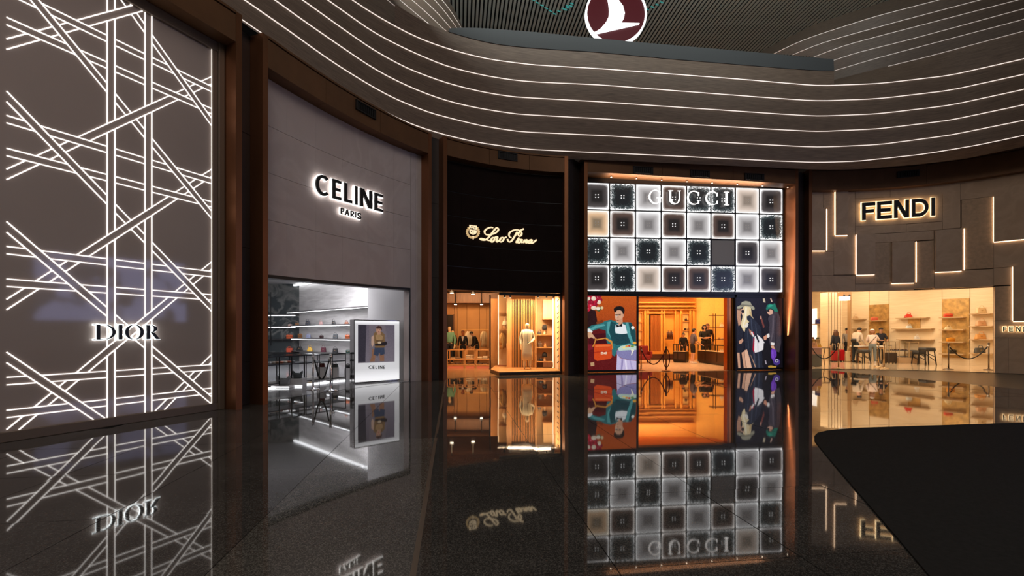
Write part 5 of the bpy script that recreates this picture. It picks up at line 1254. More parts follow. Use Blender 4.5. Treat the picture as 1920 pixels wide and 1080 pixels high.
# low display tables with folded clothes
Yt = 19.4; tx = lambda x: W(x, 0, Yt).x
for q, (a, b, nm) in enumerate(((838, 870.5, 'left'), (871.5, 891, 'middle'), (892, 918.6, 'right'))):
    t = thing('display_table', (tx((a + b) / 2), Yt, 0), nm + ' one of three low open wooden display tables with folded clothes', 'display table', 'low wooden display tables')
    zt_2, zm, zl = W(0, 655.5 if q != 1 else 655, Yt).z, W(0, 673.5, Yt).z, .17; dp_ = .8
    for z, h in ((zm, .045), (zl, .05)): M().box((tx((a + b) / 2), Yt + dp_ / 2, z - h / 2), (tx(b) - tx(a), dp_, h)).obj('shelf', WOODW, t, bevel=.005)
    for x in (a + .6, b - .6):
        for yy_ in (.03, dp_ - .03): M().box((tx(x), Yt + yy_, zt_2 / 2 + .003), (.04, .04, zt_2)).obj('leg', WOODW, t)
    for yy_ in (.03, dp_ - .03): M().box((tx((a + b) / 2), Yt + yy_, zt_2 - .02), (tx(b) - tx(a), .04, .04)).obj('rail', WOODW, t)
    M().box((tx((a + b) / 2), Yt + .05, .06), (tx(b) - tx(a), .02, .12)).obj('kick_light', mat('kick_red', srgb(190, 96, 60), .5, emit=.25, ecol=(1, .25, .1)), t)
    n_st = {0: [(848, 3), (858, 2)], 1: [(877, 6), (885, 6)], 2: [(899, 3), (909, 4)]}[q]
    for sx, k_ in n_st:
        for lv, z0 in ((0, zm), (1, zl)):
            kk = k_ if lv == 0 else 2
            for j in range(kk):
                c_ = R.choice(((224, 206, 172), (205, 180, 140), (180, 150, 110), (120, 96, 76), (228, 214, 186)))
                o_ = M().loft([rrect(tx(sx), Yt + .3, .2 * f, .28 * f, z0 + .028 * j + dz, .03) for f, dz in ((.94, 0.001), (1, .008), (1, .02), (.94, .027))]).obj('folded_jumper', mat('cloth_%d_%d_%d' % c_, srgb(*c_), .9), None, True)
                tag(o_, f'folded jumper in a stack on the {"upper" if lv == 0 else "lower"} board of the {nm} display table', 'jumper', f'folded jumpers on the {nm} display table {"upper" if lv == 0 else "lower"} board')
# ---- display window projecting at the right
S_v = Surf([(919, 73.5), (936, 79.5)]); S_vf = Surf([(936, 79.3), (1054, 76.7)])
vit = thing('display_window', (.4, 16.6, 0), 'glass display window on a low black edged wooden plinth in the amber shop', 'display window')
a3, b3 = Vector(S_v.XY(919)), Vector(S_v.XY(936)); c3 = Vector(S_vf.XY(1052.5)); d3 = Vector((c3.x - .05, 19.6)); e3 = Vector((a3.x + .1, 19.6))
poly = [a3, b3, c3, d3, e3]
def prism2(poly, z0, z1):
    n = len(poly); m_ = M(); m_.add([(p.x, p.y, z0) for p in poly] + [(p.x, p.y, z1) for p in poly], [tuple(range(n))[::-1], tuple(range(n, 2 * n))] + [(i, (i + 1) % n, (i + 1) % n + n, i + n) for i in range(n)]); return m_
o_ = prism2(poly, .006, .10).obj('plinth', BLACK, vit); fix_normals(o_.data)
cc = sum(poly, Vector((0, 0))) / 5; o_ = prism2([p + (cc - p) * .02 for p in poly], .10, .125).obj('plinth_top', WOODW, vit); fix_normals(o_.data)
GLW = glass_mat('window_glass', (.97, .96, .95), .06)
for p, q in ((a3, b3), (b3, c3)):
    M().add([(*p, .125), (*q, .125), (*q, 2.96), (*p, 2.96)], [(0, 1, 2, 3)]).obj('glass_pane', GLW, vit)
M().box((a3.x, a3.y, 1.54), (.05, .05, 2.86)).obj('frame_post', BLACK, vit); M().box((c3.x - .02, c3.y + .03, 1.54), (.05, .05, 2.86)).obj('frame_post', BLACK, vit)
M().bar((*b3, 2.9), (*(c3), 2.9), .06, .1).obj('head_rail', BLACK, vit)
# slatted backdrop
sb = thing('slat_screen', (W(981, 690, 18.3).x, 18.3, .125), 'screen of thin upright walnut slats behind the cream mannequin', 'slat screen')
for q in range(15):
    x = 960 + q * 3.0; a = W(x, 0, 18.3); M().box((a.x, 18.3, 1.5), (.035, .09, 2.75)).obj('slat', mat('gilt_slat', srgb(176, 118, 62), .4, metal=.3), sb)
M().box((W(981, 0, 18.3).x, 18.42, 1.5), (.98, .03, 2.75)).obj('backing', mat('walnut_dark', srgb(52, 32, 20), .6), sb)
o_ = px_box('wood_pillar', WOODW, None, 950, 552, 959, 694.5, 18.2, .3); tag(o_, 'plain wooden pillar left of the slatted screen', 'pillar')
# left bay of the window: lit niche, rail with coats
nb = thing('niche_wall', (W(935, 690, 19.2).x, 19.2, 0), 'pale lit wall bay with shelves at the left of the display window', 'wall bay')
px_box('back_panel', mat('cream_panel', srgb(205, 165, 115), .7), nb, 933, 552, 951, 692, 19.3, .05); px_box('light_line', mat('led_amber_soft', (1, 1, 1), .5, emit=1.6, ecol=(1, .72, .42)), nb, 933.6, 553, 935, 684, 19.2, .03)
px_box('shelf', WOODW, nb, 935.4, 586, 950, 587.6, 18.95, .3); px_box('shelf', WOODW, nb, 935.4, 617.5, 950, 619, 18.95, .3); px_box('base_board', mat('base_rust', srgb(150, 82, 46), .5), nb, 933, 685, 951, 688, 19.0, .2)
px_box('side_panel', WOODW, nb, 920.5, 560, 933, 692, 19.9, .04)
garment(941, 624, 655, 7, 19.0, (196, 150, 84), 'camel coat hanging left in the window bay', 'coats in the window bay', 1.0); garment(945.5, 624, 652, 6, 19.12, (176, 128, 70), 'darker camel coat hanging right in the window bay', 'coats in the window bay', 1.0)
t = thing('bust_form', W(947.5, 617.4, 19.05), 'small cream bust with a draped scarf on the upper shelf of the window bay', 'bust'); p = W(947.5, 617.4, 19.05)
M().lathe([(.08, 0), (.1, .12), (.12, .28), (.05, .36), (.04, .44), (.05, .5), (.01, .55)], p, 14, .7).obj('torso', MANNM, t, True); M().lathe([(.125, .16), (.14, .2), (.1, .34), (.06, .36)], p, 14, .75).obj('scarf', mat('cloth_cream', srgb(235, 220, 190), .9), t, True)
# cream mannequin
def longcoat(t, J):
    m_ = M().loft([rrect(0, .0, w, d, z, .08) for w, d, z in ((.40, .26, .34), (.38, .25, .6), (.34, .23, .95), (.32, .22, 1.1), (.38, .24, 1.3), (.36, .2, 1.42), (.2, .14, 1.48))]); m_.obj('long_coat', mat('cloth_ivory', srgb(236, 218, 180), .85), None, True).parent = t
    M().tube([(-.02, .125, 1.42), (.0, .135, 1.2), (.02, .14, 1.0)], .006, 5).obj('necklace', BLACK, None).parent = t
    M().ball((-.02, .15, .98), .035, .03, .035).obj('pouch', BLACK, None, True).parent = t
IV = mat('cloth_ivory', srgb(236, 218, 180), .85)
person('cream coated mannequin standing in front of the slatted screen', 988.5, 691, 603, 185, 'mannequin', 'mannequin', top=IV, bottom=IV, skin=MANNM, extra=longcoat, Y=17.4, zf=.125, wid=1.0, pose=dict(wrL=(-.13, .2, 1.0), paL=(-.06, .22, .98), elL=(-.25, -.02, 1.13)))
# shelf unit with hats and bags
su = thing('shelf_unit', (W(1020, 690, 18.2).x, 18.2, .125), 'honey wood shelf unit with hats and bags in the display window', 'shelf unit')
px_box('side', WOODW, su, 1003.6, 553, 1006, 692, 18.1, .4); px_box('side', mat('led_side', (1, 1, 1), .5, emit=.9, ecol=(1, .7, .4)), su, 1036, 560, 1038, 690, 18.1, .05); px_box('side', WOODW, su, 1038.2, 553, 1041, 692, 18.05, .4)
px_box('back', mat('cream_panel', srgb(205, 165, 115), .7), su, 1006, 553, 1036, 692, 18.55, .03); px_box('bottom_block', WOODD, su, 1018, 679, 1037, 688.5, 18.1, .35)
for y in (597.5, 627, 651, 677.6): px_box('shelf', WOODW, su, 1006 if y != 597.5 else 1018, y, 1036, y + 1.6, 18.12, .4)
px_box('upper_door', mat('door_cream', srgb(220, 178, 122), .6), su, 1018.5, 562, 1026.6, 597, 18.2, .03); px_box('upper_door', mat('door_cream', srgb(220, 178, 122), .6), su, 1027, 562, 1035.5, 597, 18.2, .03)
def hat_on_stand(xp, yb, yt, label):
    p = W(xp, yb, 18.3); h = (yb - yt) * 18.3 / F; t = thing('hat_stand', p, label, 'hat', 'hats in the display window')
    M().lathe([(.05, 0), (.05, .02), (.04, h * .3), (.05, h * .6)], p, 12).obj('bust', MANNM, t, True); M().lathe([(.075, h * .45), (.1, h * .5), (.1, h * .75), (.07, h * .95), (.01, h)], p, 16).obj('hat', mat('felt_black', (.015, .012, .012), .9), t, True)
hat_on_stand(1021, 626.9, 608.5, 'black hat on a bust, upper shelf'); hat_on_stand(1021, 677.5, 660, 'black hat on a bust, lower shelf')
for xp, yb, w, h, c, nm, kd in ((1011.5, 626.9, 8, 8.5, (70, 60, 56), 'grey brown handbag on the upper shelf of the window unit', 'dome'), (1012.5, 650.9, 8, 11, (92, 70, 50), 'brown open handbag on the middle shelf of the window unit', 'trap'), (1022, 650.9, 5, 8, (190, 120, 60), 'small tan pouch on the middle shelf of the window unit', 'bucket'), (1014.5, 677.5, 8.5, 9, (16, 12, 12), 'round black handbag on the lower shelf of the window unit', 'dome')):
    bag(xp, yb, w, h, c, nm, 18.28, kd, 'handbags in the display window')
# hook column at the right end
hk = thing('hook_column', (W(1046, 690, 17.6).x, 17.6, .125), 'lit cream column set with a row of dark curved hooks', 'hook column')
px_box('column', mat('column_lit', srgb(225, 185, 125), .6, emit=.35, ecol=(1, .72, .42)), hk, 1041.6, 553, 1048.5, 692, 17.7, .1)
for q, y in enumerate((563, 574, 587, 595, 604, 614, 623, 634, 644, 655, 668, 679)):
    a, b = W(1049, y + 1, 17.65), W(1045, y + 2, 17.4); M().tube([a, (a.x, a.y - .1, a.z + .04), (b.x + .04, b.y, b.z + .06), (b.x, b.y, b.z)], .02, 6).obj('hook', BLACK, hk, True)
for q, x in enumerate((945.5, 956, 1008, 1024, 1037)):
    p = W(x, 552 + 3, 17.3); t = thing('track_spot', p, 'small black track spot at the top of the display window', 'spot lamp', 'track spots in the display window'); M().tube([(p.x, p.y, p.z + .12), (p.x + .02, p.y, p.z - .06)], .035, 10).obj('housing', BLACK, t); M().bar((p.x, p.y, p.z + .1), (p.x, p.y, 2.95), .015).obj('stem', BLACK, t)
# ================================================================= SHOP 3: golden shop behind the checkered front
GOLDW = mat('golden_panelling', srgb(226, 158, 66), .5, noise=.05, nscale=2)
GOLDD = mat('golden_trim', srgb(196, 128, 50), .4)
GOLDL = mat('golden_textile', srgb(240, 184, 92), .7, noise=.1, nscale=26, bump=.4, bscale=60)
Y3 = 26.0; pA = tuple(S_guc.P(1112, 0, -1.5)[:2]); pA2 = (W(1180, 0, Y3).x, Y3); pB = (W(1306, 0, Y3).x, Y3); pB2 = (W(1340, 0, 25.6).x, 25.6); pB3 = (W(1420, 0, 23.4).x, 23.4)
flG = mat('patterned_shop_floor', srgb(196, 168, 140), .3, noise=.3, nscale=7)
shop_shell(3, [pA, pA2, pB, pB2, pB3], 4.4, flG, [GOLDW, GOLDW, GOLDW, GOLDL, GOLDL, GOLDW], mat('orange_ceiling', srgb(222, 140, 60), .6), S_guc, 1098, 1466, off=-.36)
area_light('shop_ceiling_lamp', (7.0, 21.0, 4.3), (7.4, 22.5, 0), 4, 3, 470, (1.0, .66, .34))
area_light('shop_ceiling_lamp', (8.4, 24.8, 4.2), (8.6, 26, 1.5), 4, .4, 170, (1.0, .66, .32))
area_light('shop_ceiling_lamp', (10.0, 21.6, 4.2), (10.2, 22.5, 1.5), 1.2, .3, 90, (1.0, .7, .36))
ST = lambda n_, m, par, x0, y0, x1, y1, Y, d: px_box(n_, m, par, x0, y0, x1, y1, Y, d)
# cornice and pilasters on the back wall
wp = thing('golden_wall_panelling', (8, Y3, 0), 'golden panelled back wall with cornice, pilasters and mouldings', 'panelling')
for y0, y1, d in ((553, 556, .5), (566, 568.5, .34), (573, 576, .28), (579.5, 581.5, .2)): ST('cornice', GOLDD, wp, 1180, y0, 1306, y1, Y3 - d, d - .01)
ST('base_board', GOLDD, wp, 1215, 659, 1252, 664, Y3 - .3, .28); ST('base_board', mat('plinth_brown', srgb(70, 34, 16), .5), wp, 1215, 664, 1275, 672.5, Y3 - .26, .2)
for x0, x1 in ((1208, 1212), (1213.5, 1217), (1239, 1242.5), (1244, 1247), (1265.5, 1267.5), (1275.5, 1279), (1292.5, 1296), (1299, 1302.5)): ST('pilaster', GOLDW, wp, x0, 582, x1, 664, Y3 - .16, .15)
ST('door_head', GOLDD, wp, 1212, 585, 1245, 588.5, Y3 - .2, .18); ST('door_head', GOLDD, wp, 1247, 586.5, 1265, 588, Y3 - .2, .18)
dk = thing('curtain', (W(1229, 0, Y3 - .2).x, Y3 - .2, 0), 'tall golden brown pleated curtain in the doorway at the back of the golden shop', 'curtain')
ST('dark_gap', mat('gap_dark', srgb(50, 20, 8), .6), dk, 1217, 590, 1239, 659, Y3 - .06, .03)
m_ = M(); x0, x1 = W(1219.5, 0, Y3 - .15).x, W(1238.5, 0, Y3 - .15).x; z0, z1 = W(0, 659, Y3 - .15).z, W(0, 590.5, Y3 - .15).z; nn_ = 48
pr = [(x0 + (x1 - x0) * i / nn_, Y3 - .15 + .045 * math.sin(i * 2 * math.pi / 6)) for i in range(nn_ + 1)]
m_.loft([[(x, y, z0), (x, y, z1), (x, y + .015, z1), (x, y + .015, z0)] for x, y in pr]); o_ = m_.obj('cloth', mat('curtain_gold', srgb(190, 120, 56), .8), dk); fix_normals(o_.data)
# shelf niches left and right of the doorway
def niche(x0, x1, ys, ytop, ybot, Yn, label, items, ilabel, grp):
    t = thing('shelf_niche', (W((x0 + x1) / 2, 0, Yn).x, Yn, W(0, ybot, Yn).z), label, 'shelf niche', 'golden shelf niches')
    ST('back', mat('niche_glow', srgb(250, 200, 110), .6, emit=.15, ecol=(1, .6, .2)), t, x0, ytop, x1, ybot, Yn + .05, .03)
    ST('side', GOLDD, t, x0 - 1.2, ytop, x0, ybot, Yn - .1, .2); ST('side', GOLDD, t, x1, ytop, x1 + 1.2, ybot, Yn - .1, .2); ST('head', GOLDD, t, x0 - 1.2, ytop - 1.5, x1 + 1.2, ytop, Yn - .1, .2)
    for y in ys: ST('shelf', GOLDD, t, x0, y, x1, y + 1.3, Yn - .12, .16)
    for k_, (xp, yb, w, h, c, kd, nm) in enumerate(items): bag(xp, yb, w, h, c, nm, Yn - .06, kd, grp)
niche(1196.5, 1204, (603.5, 619.5, 636), 587, 664, Y3 - .2, 'golden shelf niche at the far left of the golden shop', [], '', '')
niche(1280.5, 1292, (602.3, 619), 589, 640, Y3 - .2, 'golden shelf niche right of the doorway', [(1286, 602.2, 5, 6.5, (60, 30, 20), 'trap', 'small dark boot shaped bag on the upper niche shelf'), (1290, 602.2, 3, 3.5, (90, 60, 40), 'dome', 'tiny brown bag on the upper niche shelf'), (1285, 618.9, 4.5, 4, (40, 26, 20), 'flap', 'small black bag left on the lower niche shelf'), (1290, 618.9, 3.5, 5, (120, 80, 50), 'dome', 'small tan bag right on the lower niche shelf')], '', 'small bags in the niche')
t = thing('candle_holder', (W(1256, 0, Y3 - .5).x, Y3 - .5, W(0, 641.5, Y3 - .5).z), 'dark ornamental candle holder on a small wall ledge in the golden shop', 'candle holder')
for q in range(5): a = W(1251.5 + q * 2.3, 635, Y3 - .5); b = W(1251.2 + q * 2.4, 622 - (q % 2) * 2, Y3 - .5); M().tube([a, b], [.03, .045], 8).obj('candle', mat('candle_brown', srgb(90, 50, 24), .5), t, True)
ST('tray', mat('candle_brown', srgb(90, 50, 24), .5), t, 1250, 635, 1262.5, 636.5, Y3 - .6, .2); ST('ledge', GOLDD, t, 1250.5, 640, 1263, 641.5, Y3 - .62, .36)
# glass wall shelves on the right with their goods
gs = thing('glass_wall_shelves', (W(1350, 0, 24.4).x, 24.4, 0), 'tall thin metal rack with three dark shelves on the golden wall', 'shelf rack')
for x in (1337, 1341.5): a, b = W(x, 655, 24.2), W(x, 588, 24.2); M().bar((a.x, a.y, .01), b, .025).obj('upright', mat('dark_bronze', srgb(84, 44, 20), .4, metal=.6), gs)
for y in (590.5, 613, 636.3): ST('shelf', mat('dark_bronze', srgb(84, 44, 20), .4, metal=.6), gs, 1334.5, y, 1368, y + 1.2, 24.1, .4)
bag(1353, 612.9, 7, 8, (240, 232, 215), 'white handbag on the middle shelf of the metal rack', 24.2, 'dome', 'bags on the metal rack')
for xp, c, nm in ((1348, (200, 150, 100), 'tan clutch left on the lower shelf of the metal rack'), (1354, (225, 190, 150), 'cream clutch in the middle of the lower rack shelf'), (1359, (190, 120, 70), 'brown clutch right on the lower rack shelf')): bag(xp, 636.2, 4.5, 3.8, c, nm, 24.2, 'flap', 'bags on the metal rack')
# counters
DKC = mat('dark_counter', srgb(30, 16, 10), .35)
def gcounter(S, x0, x1, zt, zm, d, label, posts):
    X, Y = S.XY((x0 + x1) / 2); t = thing('sales_counter', (X, Y, 0), label, 'sales counter', 'dark sales counters in the golden shop')
    def sl(a, b, z0, z1, o0, o1, nm, m): m_ = M(); S.slab(m_, a, b, z0, z1, o0, o1, 2); o_ = m_.obj(nm, m, t); fix_normals(o_.data)
    sl(x0, x1, .06, zm, -d, 0, 'cabinet', DKC); sl(x0 + .5, x1 - .5, .006, .058, -d + .05, -.05, 'kick', BLACK); sl(x0, x1, zm + .002, zm + .02, -d, 0, 'tray', mat('tray_cream', srgb(220, 190, 150), .5))
    for x in posts:
        for o in (-.015, -d + .015): M().bar(S.P(x, zm + .02, o), S.P(x, zt, o), .035).obj('post', DKC, t)
    for o in (-.015, -d + .015): M().bar(S.P(x0, zt, o), S.P(x1, zt, o), .03).obj('top_rail', DKC, t)
    for x in (x0, x1): M().bar(S.P(x, zt, -.015), S.P(x, zt, -d + .015), .03).obj('side_rail', DKC, t)
    sl(x0, x1, zt + .016, zt + .026, -d, 0, 'glass_top', GLASSC)
    for a, b in zip(posts[:-1], posts[1:]): sl(a + 1, b - 1, .16, zm - .05, .001, .015, 'door_panel', mat('counter_panel', srgb(56, 34, 22), .4))
    return t
S_g1 = Surf([(1306, 54.5), (1366, 63.2)]); S_g2 = Surf([(1262, 54.5), (1290, 55.5)])
gcounter(S_g1, 1308, 1367, .93, .62, .5, 'long dark glass topped sales counter at the right of the golden shop', (1308.5, 1322.5, 1345, 1366.5))
gcounter(S_g2, 1262, 1286, .93, .56, .6, 'small dark sales counter left of the man in shorts', (1262.5, 1271, 1285.5))
bag(1353, 660.2, 7, 5, (232, 226, 210), 'white handbag inside the long dark counter', 21.2, 'dome', z=.645)
# armchair
p = W(1206, 669, 22.8); t = thing('armchair', (p.x, p.y, 0), 'dark red velvet armchair at the left of the golden shop', 'armchair'); RD = mat('red_velvet', srgb(120, 18, 16), .8)
M().box((p.x, p.y, .3), (.62, .6, .25)).obj('seat', RD, t, bevel=.04); M().box((p.x, p.y + .28, .6), (.66, .14, .55)).obj('backrest', RD, t, bevel=.04)
for sg in (-1, 1):
    M().box((p.x + sg * .33, p.y, .45), (.1, .6, .3)).obj('armrest', RD, t, bevel=.03)
    for yy_ in (-.25, .25): M().bar((p.x + sg * .27, p.y + yy_, .2), (p.x + sg * .27, p.y + yy_, .005), .04).obj('leg', DKC, t)
# people
GREY = mat('cloth_greyblue', srgb(92, 84, 96), .8)
person('man in a grey blue t-shirt and black shorts standing at the dark counter', 1298.5, 681.6, 616.5, -88, pose=dict(lean=6, shorts=1, elR=(.24, .1, 1.13), wrR=(.2, .34, 1.0), paR=(.19, .42, .97), elL=(-.22, .08, 1.12), wrL=(-.2, .32, 1.02), paL=(-.19, .4, 1.0)), top=GREY, sleeve='short', bottom=BLK, hair=HAIRD, shoes=mat('shoe_pale', srgb(205, 190, 180), .6))
person('woman with black hair in a black dress behind the long dark counter', 1320.5, 687, 619, 175, pose=dict(elR=(.24, .08, 1.15), wrR=(.05, .26, 1.1), paR=(-.03, .27, 1.1), elL=(-.24, .08, 1.15), wrL=(-.05, .27, 1.14), paL=(.03, .28, 1.15)), top=BLK, sleeve='short', bottom=BLK, hair=HAIRD, hairstyle='bob', shoes=BLACK, Y=24.3)
person('person with brown hair and dark shirt leaning beside the woman in the black dress', 1327, 687, 618, 150, pose=dict(lean=8, headdown=10, elR=(.24, .1, 1.15), wrR=(.12, .3, 1.08), paR=(.1, .36, 1.07)), top=NAVY, bottom=BLK, hair=HAIRB, hairstyle='short', shoes=BLACK, Y=25.1)
person('woman with black hair in a black jacket behind the small dark counter', 1281, 680, 627.5, 165, pose=dict(lean=10, headdown=12, elR=(.24, .14, 1.15), wrR=(.15, .34, 1.05), paR=(.12, .4, 1.03)), top=BLK, bottom=BLK, hair=HAIRD, hairstyle='bun', shoes=BLACK, Y=24.8)
# mirrored bronze column at the right of the opening
t = thing('mirror_column', (S_guc.P(1372, 0, -.3)[0], S_guc.P(1372, 0, -.3)[1], 0), 'glossy brown bronze column at the right side of the golden shop opening', 'column')
MB = mat('bronze_mirror', srgb(196, 108, 46), .15, metal=.6, noise=.25, nscale=2.5)
for x0, x1, m__ in ((1366, 1370, mat('bronze_dark_mirror', srgb(150, 76, 30), .15, metal=.6)), (1370.2, 1376, MB), (1376.2, 1378, GOLDD)):
    m_ = M(); S_guc.slab(m_, x0, x1, .006, 2.93, -.32, -.1); o_ = m_.obj('panel', m__, t); fix_normals(o_.data)
# barrier
a_, pa = stanchion(1202, 694.5, 649.5, 'left one of two dark brass barrier posts before the golden shop', mat('old_brass', srgb(128, 84, 48), .35, metal=.9), 'barrier posts before the golden shop')
b_2, pb = stanchion(1249, 696, 649, 'right one of two dark brass barrier posts before the golden shop', MATS['old_brass'], 'barrier posts before the golden shop')
rope(pa, pb, .62, 'dark red rope sagging between the two posts before the golden shop', ROPE_R, .022)
c = pb; pts = [c + Vector((.13 * math.sin(t_), -.03, -.38 + .36 * math.cos(t_))) for t_ in [2 * math.pi * i / 28 for i in range(28)]]
t = thing('barrier_rope', (c.x, c.y, 0), 'dark red rope hanging in a long loop on the right post before the golden shop', 'barrier rope'); M().tube(pts + [pts[0]], .018, 7).obj('rope', ROPE_R, t, True)
# ---- the two tall backlit fashion prints
FL = []
rs_ = random.Random(4)
for i in range(110):
    x, y = rs_.gauss(30, 26), rs_.gauss(34, 26)
    if x < -6 or x > 96 or y < -6 or y > 104 - x * .3: continue
    FL.append(((200, 30, 56) if i % 3 == 0 else ((232, 214, 190) if i % 3 == 1 else (150, 16, 44)), (x, y, 10 + rs_.random() * 6, 9 + rs_.random() * 5)))
    FL.append(((236, 120, 140) if i % 3 == 0 else (250, 240, 220) if i % 3 == 1 else (190, 40, 70), (x - 2, y - 3, 5, 4)))
FL += [((60, 90, 50), [(60, 90), (90, 70), (100, 80), (80, 102)]), ((226, 206, 160), (98, 78, 9, 9)), ((235, 225, 205), (75, 82, 13, 10))]
JK, JL, JD = (44, 110, 114), (84, 158, 160), (26, 72, 78)
s1 = [((44, 18, 20), [(0, 75), (60, 95), (72, 170), (60, 200), (0, 215)]), ((96, 20, 22), [(0, 215), (70, 200), (170, 210), (190, 455), (0, 455)]), ((70, 12, 20), [(20, 240), (130, 230), (140, 300), (20, 300)])] + FL + [
    ((128, 58, 26), [(64, 165), (100, 150), (115, 180), (70, 190)]),
    (JK, [(115, 158), (150, 150), (200, 165), (270, 165), (300, 215), (305, 330), (250, 310), (190, 330), (175, 375), (160, 365), (125, 280), (120, 215), (80, 205), (20, 225), (8, 205), (35, 185), (95, 172)]),
    (JL, [(20, 210), (60, 185), (110, 176), (118, 186), (70, 200), (26, 222)]), (JL, [(130, 165), (150, 158), (165, 215), (150, 260), (130, 230)]), (JD, [(150, 160), (180, 170), (175, 230), (185, 300), (160, 290), (140, 220)]), (JD, [(255, 170), (275, 168), (300, 230), (302, 300), (280, 285), (262, 220)]), (JL, [(240, 165), (256, 165), (270, 240), (290, 300), (276, 300), (250, 240)]),
    ((232, 238, 240), [(180, 180), (215, 172), (238, 182), (250, 232), (230, 240), (180, 232), (175, 210)]), ((28, 66, 74), [(172, 230), (200, 240), (248, 234), (268, 290), (230, 300), (180, 305)]),
    ((216, 168, 136), [(180, 92), (205, 85), (222, 100), (226, 128), (214, 158), (200, 170), (186, 166), (176, 140), (174, 112)]), ((205, 150, 118), [(198, 150), (222, 140), (222, 176), (196, 182)]),
    ((22, 16, 16), [(172, 104), (168, 84), (182, 70), (206, 66), (224, 72), (234, 90), (230, 112), (224, 122), (220, 100), (206, 90), (188, 92), (180, 104)]), ((200, 150, 120), (224, 122, 5, 9)),
    ((50, 36, 32), [(174, 118), (212, 114), (212, 116.5), (174, 121)]), ((60, 44, 38), (186, 123, 6, 2.2)), ((60, 44, 38), (205, 121, 6, 2.2)), ((240, 240, 240), (186, 126, 8, 1.2)), ((150, 70, 60), (192, 153, 7, 2.2)), ((176, 124, 96), [(193, 124), (197, 124), (196, 142), (190, 142)]),
    ((16, 16, 18), [(182, 178), (200, 186), (218, 172), (220, 192), (202, 190), (186, 196)]), ((236, 236, 234), [(8, 205), (26, 205), (44, 222), (36, 232), (10, 222)]), ((214, 166, 130), [(14, 226), (34, 226), (54, 252), (60, 262), (50, 266), (34, 256), (22, 264), (14, 252)]), ((214, 166, 130), [(8, 226), (18, 226), (16, 246), (8, 244)]),
    ((206, 140, 60), [(58, 262), (66, 262), (56, 300), (44, 318), (38, 316), (52, 292)]), ((206, 140, 60), [(62, 268), (120, 258), (160, 280), (164, 330), (156, 330), (150, 290), (118, 266), (66, 276)]),
    ((210, 74, 28), [(52, 304), (60, 298), (150, 296), (158, 306), (158, 378), (148, 388), (70, 400), (52, 388)]), ((178, 52, 22), [(52, 345), (158, 336), (158, 342), (52, 352)]), ((235, 110, 54), [(58, 304), (148, 302), (150, 312), (58, 316)]),
    ((240, 226, 200), [(92, 346), (106, 346), (106, 360), (92, 360)]), ((240, 226, 200), [(108, 350), (126, 344), (126, 360), (108, 358)]), ((178, 52, 22), (99, 353, 3, 4)), ((178, 52, 22), (118, 352, 3, 4)),
    ((132, 128, 176), [(186, 340), (200, 322), (305, 330), (305, 400), (250, 395), (205, 380), (186, 362)]), ((196, 186, 222), [(188, 360), (205, 382), (250, 396), (305, 402), (305, 455), (184, 455)]), ((150, 140, 186), [(215, 386), (226, 390), (220, 455), (210, 455)]), ((168, 158, 200), [(262, 398), (270, 400), (284, 455), (276, 455)]), ((226, 220, 240), [(234, 392), (244, 394), (250, 455), (240, 455)]),
    ((190, 214, 200), [(192, 326), (210, 310), (260, 300), (305, 312), (305, 334), (250, 336), (200, 340)]), ((230, 150, 60), (246, 312, 9, 6)), ((200, 60, 40), (262, 310, 7, 6)), ((110, 150, 60), (280, 312, 10, 6)), ((240, 220, 130), (230, 320, 9, 5)), ((240, 170, 60), (294, 292, 12, 8)), ((250, 250, 240), (283, 198, 10, 10)), ((236, 230, 210), [(268, 326), (292, 336), (286, 344), (276, 368), (272, 366), (276, 344)]),
    ((190, 150, 110), [(30, 410), (52, 406), (54, 430), (32, 432)]), ((120, 26, 40), [(0, 300), (40, 300), (46, 330), (0, 340)])]
im = paint('fashion_print_b', 305, 455, [(196, 88, 24), (120, 34, 16)], s1, 3, .10)
t = thing('fashion_poster', (S_guc.P(1146, 0, .02)[0], S_guc.P(1146, 0, .02)[1], 0), 'tall backlit poster of a seated man in a teal suit with an orange handbag', 'poster')
def gposter(x0, x1, y0, par, m, zb=.10):
    for a, b, c_, d in ((x0 - .7, x0, .02, 2.93), (x1, x1 + .7, .02, 2.93), (x0, x1, .02, zb), (x0, x1, S_guc.z(x0, y0), 2.93)):
        m_ = M(); S_guc.slab(m_, a, b, c_, d, -.10, .03); o_ = m_.obj('frame', BLACK, par); fix_normals(o_.data)
    m_ = M(); S_guc.slab(m_, x0, x1, .02, 2.9, -.12, -.012); o_ = m_.obj('light_box', BLACK, par); fix_normals(o_.data)
    quad_print(surf_quad(S_guc, x0, x1, zb, S_guc.z(x0, y0), .0), m, 'print', par)
gposter(1097.3, 1193.3, 552.6, t, print_mat('print_b', im, .8))
